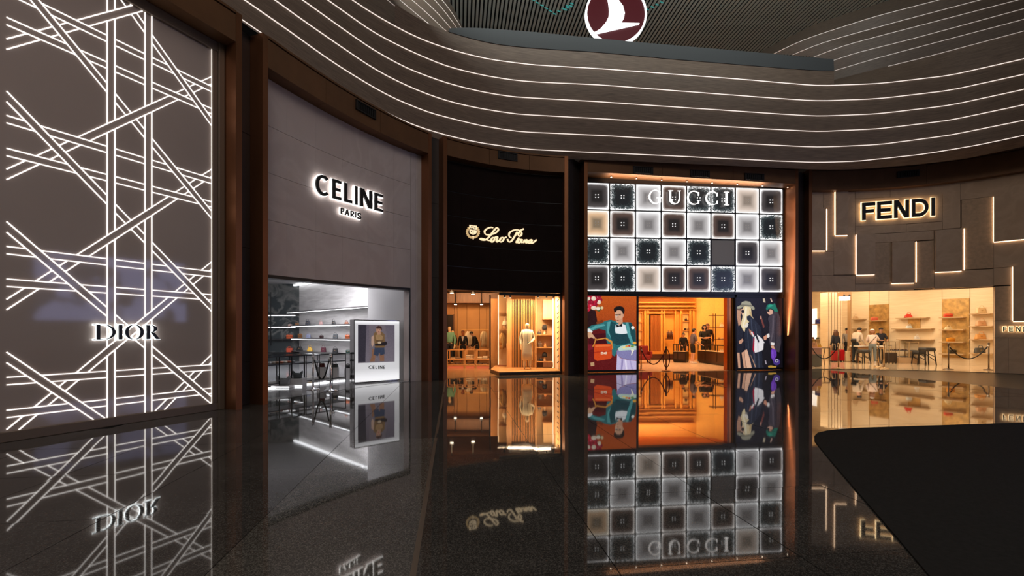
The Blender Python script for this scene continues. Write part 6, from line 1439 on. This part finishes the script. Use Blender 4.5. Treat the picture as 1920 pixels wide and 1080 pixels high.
s2 = [((18, 16, 24), [(0, 0), (290, 0), (290, 455), (0, 455)]), ((226, 190, 170), [(188, 2), (240, 0), (240, 8), (214, 12), (226, 44), (218, 46), (206, 12), (190, 12)]), ((206, 190, 160), [(164, 24), (178, 24), (182, 50), (168, 48)]),
      ((196, 146, 116), [(0, 92), (24, 86), (30, 110), (26, 134), (30, 180), (14, 200), (0, 120)]), ((112, 90, 70), [(0, 82), (24, 82), (40, 96), (20, 100), (0, 96)]), ((30, 30, 40), [(0, 150), (14, 196), (38, 210), (46, 300), (44, 360), (0, 360)]), ((200, 150, 120), [(14, 290), (38, 272), (44, 286), (30, 306), (18, 306)]),
      ((206, 156, 126), [(4, 360), (20, 360), (26, 455), (12, 455)]), ((206, 156, 126), [(32, 360), (48, 352), (60, 455), (46, 455)]),
      ((236, 214, 166), [(44, 76), (70, 68), (90, 84), (96, 130), (124, 180), (96, 170), (76, 200), (50, 232), (40, 220), (26, 190), (38, 140), (36, 100)]), ((250, 238, 206), [(56, 80), (66, 80), (62, 140), (44, 210), (36, 200), (52, 140)]), ((206, 176, 124), [(80, 90), (92, 110), (98, 140), (84, 150)]),
      ((226, 178, 148), [(30, 92), (46, 88), (48, 116), (36, 128), (30, 112)]), ((20, 16, 18), (40, 106, 9, 10)), ((164, 160, 138), [(4, 78), (26, 66), (34, 48), (58, 40), (86, 46), (96, 66), (114, 82), (112, 96), (98, 94), (84, 78), (50, 72), (18, 90), (4, 88)]), ((120, 116, 98), [(28, 62), (94, 66), (98, 74), (60, 70), (24, 74)]),
      ((34, 38, 50), [(64, 136), (84, 128), (120, 164), (150, 200), (160, 260), (156, 330), (170, 455), (72, 455), (66, 390), (54, 330), (50, 240), (60, 190), (80, 170), (66, 156)]), ((60, 66, 82), [(88, 150), (94, 150), (112, 330), (120, 455), (112, 455), (102, 330)]), ((56, 62, 78), [(116, 180), (122, 186), (138, 330), (146, 455), (138, 455), (130, 330)]), ((56, 62, 78), [(66, 220), (70, 216), (78, 330), (74, 340)]),
      ((236, 226, 210), [(48, 196), (66, 174), (76, 186), (66, 206), (54, 204)]), ((226, 178, 148), [(50, 346), (66, 340), (84, 400), (96, 455), (64, 455), (54, 400)]), ((186, 140, 110), [(84, 366), (92, 380), (122, 448), (116, 452)]),
      ((236, 232, 232), [(112, 262), (130, 248), (160, 274), (182, 310), (178, 336), (150, 352), (116, 362), (106, 340), (106, 290)]), ((170, 26, 52), [(106, 268), (113, 268), (110, 350), (112, 372), (100, 340)]), ((200, 196, 200), [(128, 262), (132, 262), (138, 356), (132, 358)]), ((30, 30, 40), [(118, 250), (126, 246), (142, 290), (138, 300), (124, 272)]), ((176, 120, 96), [(76, 212), (88, 220), (112, 252), (104, 262), (84, 244)]), ((230, 226, 224), [(90, 236), (98, 230), (112, 258), (104, 264)]), ((190, 40, 60), [(98, 226), (106, 234), (112, 252), (106, 250)]),
      ((64, 58, 66), [(214, 116), (236, 100), (262, 110), (274, 150), (280, 300), (268, 360), (236, 350), (210, 322), (200, 260), (206, 180), (196, 150)]), ((92, 84, 92), [(226, 130), (236, 130), (232, 240), (216, 300), (210, 294), (222, 230)]), ((40, 36, 44), [(246, 120), (252, 130), (250, 300), (242, 330)]),
      ((30, 120, 100), [(184, 88), (190, 66), (206, 56), (228, 58), (240, 52), (254, 84), (262, 106), (240, 108), (230, 92), (214, 86), (198, 90), (190, 102)]), ((46, 160, 132), [(196, 68), (214, 60), (230, 68), (214, 76), (200, 80)]), ((222, 172, 146), [(190, 98), (214, 90), (228, 98), (226, 120), (206, 126), (192, 116)]), ((16, 14, 16), [(190, 96), (202, 92), (206, 104), (194, 108)]),
      ((214, 150, 120), [(168, 262), (186, 250), (194, 262), (184, 284), (172, 282)]), ((238, 232, 226), [(188, 244), (204, 240), (208, 262), (194, 270)]), ((26, 24, 30), [(150, 100), (180, 90), (190, 150), (206, 240), (188, 246), (160, 210)]), ((120, 60, 50), [(150, 150), (160, 148), (176, 200), (168, 210)]), ((190, 140, 120), [(146, 134), (156, 132), (158, 152), (148, 154)]),
      ((238, 232, 226), [(214, 296), (238, 300), (236, 316), (214, 312)]), ((216, 160, 130), [(218, 316), (234, 318), (242, 346), (236, 350), (224, 338), (216, 328)]), ((108, 60, 176), [(214, 348), (226, 332), (250, 350), (252, 380), (240, 400), (246, 420), (234, 424), (216, 390)]), ((140, 90, 210), [(222, 348), (228, 346), (232, 390), (226, 396)]), ((70, 50, 130), (252, 420, 22, 20)), ((190, 186, 206), (252, 412, 11, 11)), ((60, 50, 100), (252, 412, 6, 6)), ((24, 22, 26), [(170, 300), (212, 310), (216, 400), (206, 440), (160, 440)]), ((190, 150, 60), [(196, 444), (216, 440), (236, 446), (252, 444), (248, 455), (200, 455)]), ((170, 160, 170), [(176, 410), (184, 408), (190, 434), (182, 432)])]
im = paint('fashion_print_c', 290, 455, (18, 16, 24), s2, 3, .09)
t = thing('fashion_poster', (S_guc.P(1424, 0, .02)[0], S_guc.P(1424, 0, .02)[1], 0), 'tall backlit poster of long haired figures in dark coats with a white handbag', 'poster')
gposter(1380.5, 1467.5, 551.5, t, print_mat('print_c', im, .8))
# ================================================================= SHOP 4: cream shop behind the slabs
S_w4 = Surf([(1500, 43.5), (1542, 45.3), (1725, 56), (1867, 62.5), (1900, 64)], 2)
CRW = mat('cream_wall', srgb(238, 214, 178), .5, noise=.04, nscale=1.5, stretch=(1, 1, 9))
CRB = wood_mat('cream_travertine', srgb(232, 206, 168), srgb(244, 222, 188), 1.6, (.7, .7, 14), .4)
GLD = mat('gold_mottle', srgb(190, 152, 92), .3, metal=.35, noise=.35, nscale=5)
SHM = mat('beige_shelf', srgb(196, 164, 124), .35)
LEDF = mat('led_shop_warm', (1, 1, 1), .5, emit=2.2, ecol=(1, .85, .62))
back = [S_w4.XY(x) for x in range(1490, 1900, 20)]
pA = tuple(S_fen.P(1500, 0, -1.2)[:2]); pZ = tuple(S_fen.P(1890, 0, -1.2)[:2])
shop_shell(4, [pA] + back + [pZ], 4.6, mat('cream_shop_floor', srgb(214, 190, 158), .08, noise=.04, nscale=1), CRB, mat('cream_ceiling', srgb(226, 208, 182), .7), S_fen, 1505, 1880, off=-.33)
area_light('shop_ceiling_lamp', (15.0, 21.0, 4.5), (15.4, 22, 0), 5, 2.4, 330, (1.0, .80, .56))
area_light('shop_ceiling_lamp', (18.5, 20.3, 4.5), (18.9, 21, 0), 3, 1.6, 165, (1.0, .80, .56))
area_light('shop_ceiling_lamp', (16.5, 25.2, 4.4), (17.0, 26.4, .8), 5, .6, 150, (1.0, .80, .56))
# vertical joints of the wall cladding
for x in (1551, 1570, 1630, 1667, 1766.5, 1818.5):
    m_ = M(); S_w4.slab(m_, x - .2, x + .2, 0.01, 4.5, -.01, .012); o_ = m_.obj('trim_2', mat('joint_brown', srgb(150, 120, 86), .5)); fix_normals(o_.data); o_['kind'] = 'structure'
def wpanel(x0, y0, x1, y1, off, m, label, cat, d=.03, name='wall_panel', group=None):
    xm = (x0 + x1) / 2; X, Y = S_w4.XY(xm); z0, z1 = max(.01, S_w4.z(xm, y1)), S_w4.z(xm, y0); t = thing(name, (X, Y, z0), label, cat, group)
    m_ = M(); S_w4.slab(m_, x0, x1, z0, z1, off, off + d, 4); o_ = m_.obj('panel', m, t); fix_normals(o_.data); return t
wpanel(1630, 571, 1667, 638, .01, GLD, 'tall mottled gold wall panel behind the man in the black shirt', 'wall panel', group='mottled gold wall panels')
wpanel(1767, 560, 1818, 671, .01, GLD, 'largest mottled gold wall panel, right of the black stool', 'wall panel', group='mottled gold wall panels')
wpanel(1703, 595, 1726, 615, .01, GLD, 'small square mottled gold wall panel between two long shelves', 'wall panel', group='mottled gold wall panels')
# lit niche and pillar at the left
wpanel(1524, 579, 1532, 637, .02, mat('niche_white', (1, 1, 1), .5, emit=1.1, ecol=(1, .95, .85)), 'bright white light slot at the far left of the cream shop', 'light panel')
pl = thing('round_pillar', (W(1562, 0, 25.0).x, 25.0, 0), 'square cream pillar behind the woman with the red suitcase', 'pillar'); px_box('shaft', CRB, pl, 1552, 548, 1579, 680, 25.0, .6)
for q in range(5): px_box('groove', mat('joint_brown', srgb(150, 120, 86), .5), pl, 1554 + q * 5.5, 548, 1554.4 + q * 5.5, 680, 24.98, .03)
pl = thing('slim_pillar', (W(1595.5, 0, 24.6).x, 24.6, 0), 'slim beige pillar beside the man in the white shirt', 'pillar'); px_box('shaft', mat('beige_dark', srgb(176, 140, 98), .5), pl, 1594, 548, 1596.5, 680, 24.6, .2)
t = thing('ceiling_fixture', W(1588, 556, 21.0), 'square white ceiling lamp with spots in the cream shop', 'ceiling lamp'); px_box('housing', mat('fixture_tan', srgb(170, 130, 90), .5), t, 1581, 547.5, 1595, 555, 21.0, .4); px_box('diffuser', mat('niche_white', (1, 1, 1), .5, emit=1.1), t, 1582, 555, 1594, 563, 21.05, .3)
for x in (1583, 1593): p = W(x, 553.5, 20.98); M().ball(p, .04, n=8, m=6).obj('spot', BLACK, t, True)
# shelves and bags
def fshelf(x0, x1, y, label, off=0.0):
    return led_shelf(S_w4, x0, y, x1, y, label, 'beige shelves on the cream wall', depth=.34, th=.05, led=None, sm=SHM, ledh=.015)
SH = {}
for k_, x0, x1, y, lab in (('a', 1601, 1625, 599, 'short upper shelf right of the slim pillar'), ('b', 1600, 1626, 617, 'short lower shelf right of the slim pillar'), ('c', 1633, 1663, 601.6, 'shelf across the tall gold panel'), ('d', 1687, 1744, 596.5, 'upper shelf in the middle of the cream wall'),
                     ('e', 1679, 1753, 616.5, 'second shelf in the middle of the cream wall'), ('f', 1688, 1753, 637, 'third shelf in the middle of the cream wall'), ('g', 1767, 1812, 595.5, 'upper shelf on the largest gold panel'), ('h', 1767, 1812, 618.6, 'second shelf on the largest gold panel'),
                     ('i', 1767, 1812, 641.6, 'third shelf on the largest gold panel'), ('j', 1767, 1812, 664, 'lowest shelf on the largest gold panel'), ('k', 1822, 1862, 588.6, 'topmost shelf at the far right of the cream wall'), ('l', 1822, 1864, 612.3, 'second shelf at the far right of the cream wall'),
                     ('m', 1822, 1864, 637, 'third shelf at the far right of the cream wall'), ('n', 1822, 1864, 662.8, 'lowest shelf at the far right of the cream wall'), ('o', 1522, 1546, 608, 'upper shelf over the white light slot'), ('p', 1522, 1546, 636.6, 'lower shelf over the white light slot')):
    SH[k_] = fshelf(x0, x1, y, lab)
G4 = 'handbags on the cream wall shelves'
for k_, xp, w, h, c, nm, kd in (('a', 1604, 9, 9, (206, 172, 132), 'beige bag with a brown strap on the short upper shelf', 'dome'), ('c', 1639.5, 13, 6.5, (226, 110, 84), 'coral red bag on the tall gold panel', 'flap'), ('d', 1703, 14, 10, (222, 62, 44), 'bright red triangular bag on the upper middle shelf', 'bucket'),
                          ('e', 1704.5, 11, 8, (216, 222, 220), 'pale blue grey bag before the small gold panel', 'dome'), ('f', 1719, 8, 8.5, (228, 224, 216), 'white bag with a dark top on the third middle shelf', 'tote'), ('g', 1778, 16, 7.5, (226, 84, 62), 'red bag on the upper shelf of the largest gold panel', 'flap'),
                          ('h', 1778, 13, 8, (240, 222, 180), 'cream bag on the second shelf of the largest gold panel', 'dome'), ('i', 1782, 14, 8, (226, 150, 44), 'orange bag on the third shelf of the largest gold panel', 'flap'), ('j', 1785, 12, 9, (50, 50, 46), 'black and white bag on the lowest shelf of the largest gold panel', 'flap'),
                          ('k', 1838.5, 17, 14, (232, 206, 164), 'cream handled bag on the topmost shelf at the far right', 'tote'), ('l', 1839, 17, 14, (226, 176, 136), 'pinkish handled bag on the second shelf at the far right', 'tote'), ('m', 1838, 18, 14, (232, 172, 104), 'orange cream handled bag on the third shelf at the far right', 'tote'),
                          ('n', 1836.5, 17, 14, (84, 84, 82), 'dark grey handled bag on the lowest shelf at the far right', 'tote'), ('o', 1534.7, 11, 10, (48, 54, 130), 'blue bag over the white light slot', 'flap'), ('p', 1523, 7, 6, (120, 70, 50), 'small brown bag on the lower shelf of the light slot', 'dome'), ('p', 1533, 5, 4, (110, 110, 90), 'small olive bag on the lower shelf of the light slot', 'flap'), ('p', 1541, 5, 4, (70, 60, 60), 'small dark bag on the lower shelf of the light slot', 'flap')):
    shelf_bag(S_w4, xp, SH[k_] + .026, w, h, c, nm, kd, G4, off=.18)
# block table with two bags at the left
Yp = 20.4; bt = thing('block_table', (W(1530, 0, Yp).x, Yp, 0), 'block table, pink above and grey green below, at the left of the cream shop', 'table')
px_box('upper_block', mat('block_pink', srgb(196, 150, 128), .5), bt, 1515, 651.6, 1541, 664.4, Yp, .9, .01); px_box('lower_block', mat('block_grey', srgb(112, 112, 98), .5), bt, 1515, 664.6, 1541, 687.3, Yp, .9, .01)
zt4 = W(0, 651.6, Yp).z + .004
bag(1525, 0, 13, 14, (210, 160, 110), 'tan bag with a dark strap on the pink block table', Yp + .3, 'tote', 'bags on the block table', z=zt4, handle=(40, 30, 26)); bag(1536, 0, 8, 7, (222, 168, 44), 'mustard yellow bag on the pink block table', Yp + .35, 'bucket', 'bags on the block table', z=zt4)
t = thing('thin_rack', (W(1550, 0, 21.3).x, 21.3, 0), 'thin bronze rack frame beside the block table', 'rack'); TB = mat('thin_bronze', srgb(70, 52, 38), .4, metal=.7)
a, b = W(1541, 652.5, 21.3), W(1556, 652.5, 21.3); M().bar(a, b, .03).obj('bar', TB, t); c = W(1546, 668, 21.3); M().bar(W(1547, 653, 21.3), (c.x - .05, c.y, 1.0 * c.z), .025).obj('leg', TB, t); M().bar((c.x - .05, c.y, c.z), (c.x, c.y, .003), .025).obj('leg', TB, t); M().bar((b.x, b.y, b.z), (b.x, b.y, .003), .025).obj('leg', TB, t)
# service desk, bench and stools
Yk = 23.2; dk = thing('service_desk', (W(1625, 0, Yk).x, Yk, 0), 'white topped service desk with brass legs between the customers', 'desk')
px_box('top', mat('desk_white', srgb(246, 240, 228), .3), dk, 1609, 648, 1660, 650.3, Yk, .6, .005); px_box('drawer_block', mat('desk_tan', srgb(176, 134, 92), .5), dk, 1611, 650.5, 1658, 655, Yk + .05, .5)
for x in (1611, 1658):
    for yy_ in (.05, .55): p = W(x, 651, Yk); M().bar((p.x, Yk + yy_, .006), (p.x, Yk + yy_, p.z), .03).obj('leg', BRASS, dk)
def stool(xp, yb, yt, w, Y, label, rz=0.0, d=.4):
    p = W(xp, yb, Y); ww = w * Y / F; zt = W(0, yt, Y).z; t = thing('stool', (p.x, p.y, 0), label, 'stool', 'black wooden stools', rz=rz)
    mm_ = M().loft([rrect(0, 0, ww, d, zt - .17, .04), rrect(0, 0, ww * 1.02, d * 1.02, zt - .1, .04), rrect(0, 0, ww * .97, d * .95, zt, .04)]); o_ = mm_.obj('seat', mat('seat_dark', srgb(40, 40, 40), .5), None, True); o_.parent = t
    for sx in (-1, 1):
        for sy in (-1, 1): o_ = M().bar((sx * ww * .4, sy * d * .4, zt - .16), (sx * ww * .52, sy * d * .5, .004), .035).obj('leg', BLACK, None); o_.parent = t
        o_ = M().bar((sx * ww * .44, -d * .4, zt - .42), (sx * ww * .44, d * .4, zt - .3), .025).obj('stretcher', BLACK, None); o_.parent = t
    o_ = M().bar((-ww * .46, -d * .42, zt - .28), (ww * .48, -d * .45, .2), .025).obj('stretcher', BLACK, None); o_.parent = t
    return t
stool(1738, 684.5, 651.8, 20, 21.4, 'black stool standing alone right of the glass counter'); stool(1722.5, 683, 658, 13, 22.3, 'black stool half hidden at the end of the glass counter'); stool(1619, 678, 655.5, 15, 22.6, 'black bench stool between the man in white and the woman in pink')
S_c4 = Surf([(1667, 55.2), (1720, 56.4)])
counter(S_c4, 1668, 1704, 1.07, .6, 'left half of the pale glass counter at the cream wall', 'pale glass counters in the cream shop', frame=mat('pale_frame', srgb(206, 180, 140), .3, metal=.5), base=None, led=None, zshelf=[.62, .3], legs=3)
counter(S_c4, 1705, 1722, 1.07, .6, 'right half of the pale glass counter at the cream wall', 'pale glass counters in the cream shop', frame=MATS['pale_frame'], base=None, led=None, zshelf=[.62, .3], legs=2)
t = thing('counter_block', (S_c4.XY(1702)[0], S_c4.XY(1702)[1], 0), 'low beige stone block in front of the pale glass counter', 'block'); m_ = M(); S_c4.slab(m_, 1682, 1722, .006, .28, .02, .22, 2); o_ = m_.obj('block', mat('beige_stone', srgb(180, 146, 108), .5), t); fix_normals(o_.data)
for q, xp in enumerate((1674, 1681, 1688, 1695, 1701)):
    X, Y = S_c4.P(xp, 0, -.2)[:2]; p_ = thing('belt_roll', (X, Y, .653), ['first', 'second', 'third', 'fourth', 'fifth'][q] + ' dark rolled belt from the left on the pale glass counter tray', 'belt', 'rolled belts on the counter tray'); M().lathe([(.05, 0), (.06, .01), (.06, .03), (.045, .035)], (X, Y, .653), 12).obj('roll', mat('belt_dark', srgb(90, 50, 34), .6), p_, True); M().box((X, Y - .06, .668), (.03, .015, .02)).obj('buckle', BRASS, p_)
# suitcases
def suitcase(xp, yb, yt, w, Y, c, label, panel=None, rz=0.0):
    p = W(xp, yb, Y); h = (yb - yt) * Y / F; ww = w * Y / F; t = thing('suitcase', (p.x, p.y, 0), label, 'suitcase', rz=rz); L_ = lambda o: setattr(o, 'parent', t)
    m_ = M().loft([rrect(0, 0, ww * f, .26 * f, z, .05) for f, z in ((.94, .05), (1, .08), (1, h - .03), (.94, h))]); L_(m_.obj('shell', mat('case_%d_%d_%d' % c, srgb(*c), .45), None, True))
    for q in range(5): L_(M().box((-ww * .4 + ww * .2 * q, -.132, h / 2 + .02), (.02, .012, h * .8)).obj('rib', mat('case_%d_%d_%d' % c, srgb(*c), .45), None))
    for sx in (-1, 1):
        for sy in (-1, 1): o_ = M().tube([(sx * ww * .38 - .015, sy * .09, .032), (sx * ww * .38 + .015, sy * .09, .032)], .03, 10).obj('wheel', BLACK, None); L_(o_)
        L_(M().bar((sx * ww * .2, .08, h), (sx * ww * .2, .08, h + .35), .015).obj('pull_rod', CHROME, None))
    L_(M().bar((-ww * .23, .08, h + .36), (ww * .23, .08, h + .36), .03).obj('pull_handle', BLACK, None)); return t
suitcase(1566, 677.5, 657, 12, 24.1, (150, 14, 22), 'dark red suitcase left beside the woman in dark clothes'); suitcase(1576.5, 677.5, 655, 8, 24.2, (186, 16, 26), 'bright red suitcase right beside the woman in dark clothes'); suitcase(1583, 677, 657, 6, 24.5, (24, 22, 24), 'black suitcase right of the bright red one')
suitcase(1670.5, 682, 661.5, 17, 22.6, (52, 40, 32), 'dark brown suitcase right of the barrier ropes')
# people
WHT = mat('cloth_white', srgb(214, 196, 176), .8); PNK = mat('cloth_pinkbeige', srgb(228, 206, 194), .8); JEAN = mat('denim_pale', srgb(112, 118, 118), .85); DKG = mat('cloth_dkgreen', srgb(34, 40, 44), .85); GRY = mat('cloth_grey', srgb(160, 150, 140), .8); TEE = mat('cloth_bluedark', srgb(30, 34, 46), .8)
person('woman with long curly brown hair seen from behind, in dark clothes with suitcases', 1566.5, 677.5, 619, 10, top=TEE, bottom=NAVY, hair=HAIRB, hairstyle='long', shoes=BLACK, wid=1.12)
def bumbag(t, J):
    M().tube([(-.16, .05, 1.38), (-.02, .13, 1.2), (.16, .1, 1.02)], .014, 6).obj('strap', BLACK, None, True).parent = t
    M().loft([rrect(.02, -.13, .24, .08, .98, .04), rrect(.02, -.15, .26, .09, 1.08, .04), rrect(.02, -.13, .22, .07, 1.16, .03)]).obj('shoulder_bag', BLACK, None, True).parent = t
person('bearded man in a white shirt and dark trousers leaning over the white desk', 1604, 679.5, 612.5, -75, pose=dict(lean=16, headdown=22, elR=(.22, .12, 1.12), wrR=(.18, .36, 1.0), paR=(.16, .44, .97), elL=(-.22, .16, 1.14), wrL=(-.16, .4, 1.04), paL=(-.14, .47, 1.0)), top=WHT, bottom=DKG, hair=HAIRD, shoes=BLACK, extra=bumbag, wid=1.1)
def strapx(t, J): M().tube([(.16, -.1, 1.42), (0, -.14, 1.22), (-.16, -.1, 1.0)], .012, 6).obj('strap', BLACK, None, True).parent = t
person('woman in a white cap, pinkish top and pale jeans at the white desk', 1636, 680, 616.5, -30, pose=dict(headdown=12, lean=3, elR=(.26, .1, 1.22), wrR=(.3, .34, 1.2), paR=(.3, .42, 1.2), elL=(-.24, .02, 1.15), wrL=(-.1, .28, 1.1), paL=(-.06, .34, 1.08)), top=PNK, bottom=JEAN, hair=mat('hair_auburn', srgb(140, 92, 60), .6), hairstyle='bob', cap=mat('cap_white', srgb(225, 225, 225), .8), shoes=mat('shoe_pale', srgb(205, 190, 180), .6), extra=strapx, wid=1.15, Y=22.75)
person('man in a black polo shirt standing behind the white desk', 1651, 674, 611, 165, pose=dict(headdown=14, elR=(.27, .08, 1.14), wrR=(.1, .3, 1.1), paR=(.04, .34, 1.1), elL=(-.26, .1, 1.14), wrL=(-.14, .34, 1.06), paL=(-.1, .4, 1.05)), top=TEE, sleeve='short', bottom=BLK, hair=HAIRD, shoes=BLACK, Y=24.2, wid=1.15)
person('person in a grey shirt and dark cap half hidden behind the man in white', 1588.5, 673, 614, 170, top=GRY, bottom=BLK, hair=HAIRD, cap=mat('cap_dark', srgb(40, 34, 34), .8), shoes=BLACK, Y=25.6)
bag(1592, 674, 15, 27, (236, 214, 170), 'big cream shopping bag standing on the floor behind the man in white', 24.2, 'tote', z=.012)
# barriers
GP = 'barrier posts before the cream shop'
posts = {}
for k_, x, yb, yt, lab in (('a', 1519.8, 688.5, 643, 'barrier post half hidden at the left edge of the cream shop'), ('b', 1572, 691.5, 643, 'barrier post in front of the red suitcase'), ('c', 1647, 688.5, 643.5, 'rear one of two close barrier posts beside the woman in jeans'), ('d', 1657.5, 691, 643, 'front one of two close barrier posts beside the woman in jeans'),
                        ('e', 1778.3, 693.2, 643, 'barrier post before the largest gold panel'), ('f', 1854, 694, 642, 'rightmost barrier post, beside the stone pier')):
    posts[k_] = stanchion(x, yb, yt, lab, BRASS if k_ in 'bcd' else mat('dull_steel', srgb(120, 106, 92), .3, metal=.9), GP)[1]
rope(posts['a'], posts['b'], .58, 'black rope hanging at the left before the block table', ROPE_B, .02); rope(posts['e'], posts['f'], .56, 'black rope sagging between the two right barrier posts', ROPE_B, .022)
rope(posts['c'], posts['d'], .78, 'black rope in a narrow loop between the two close barrier posts', ROPE_B, .022)
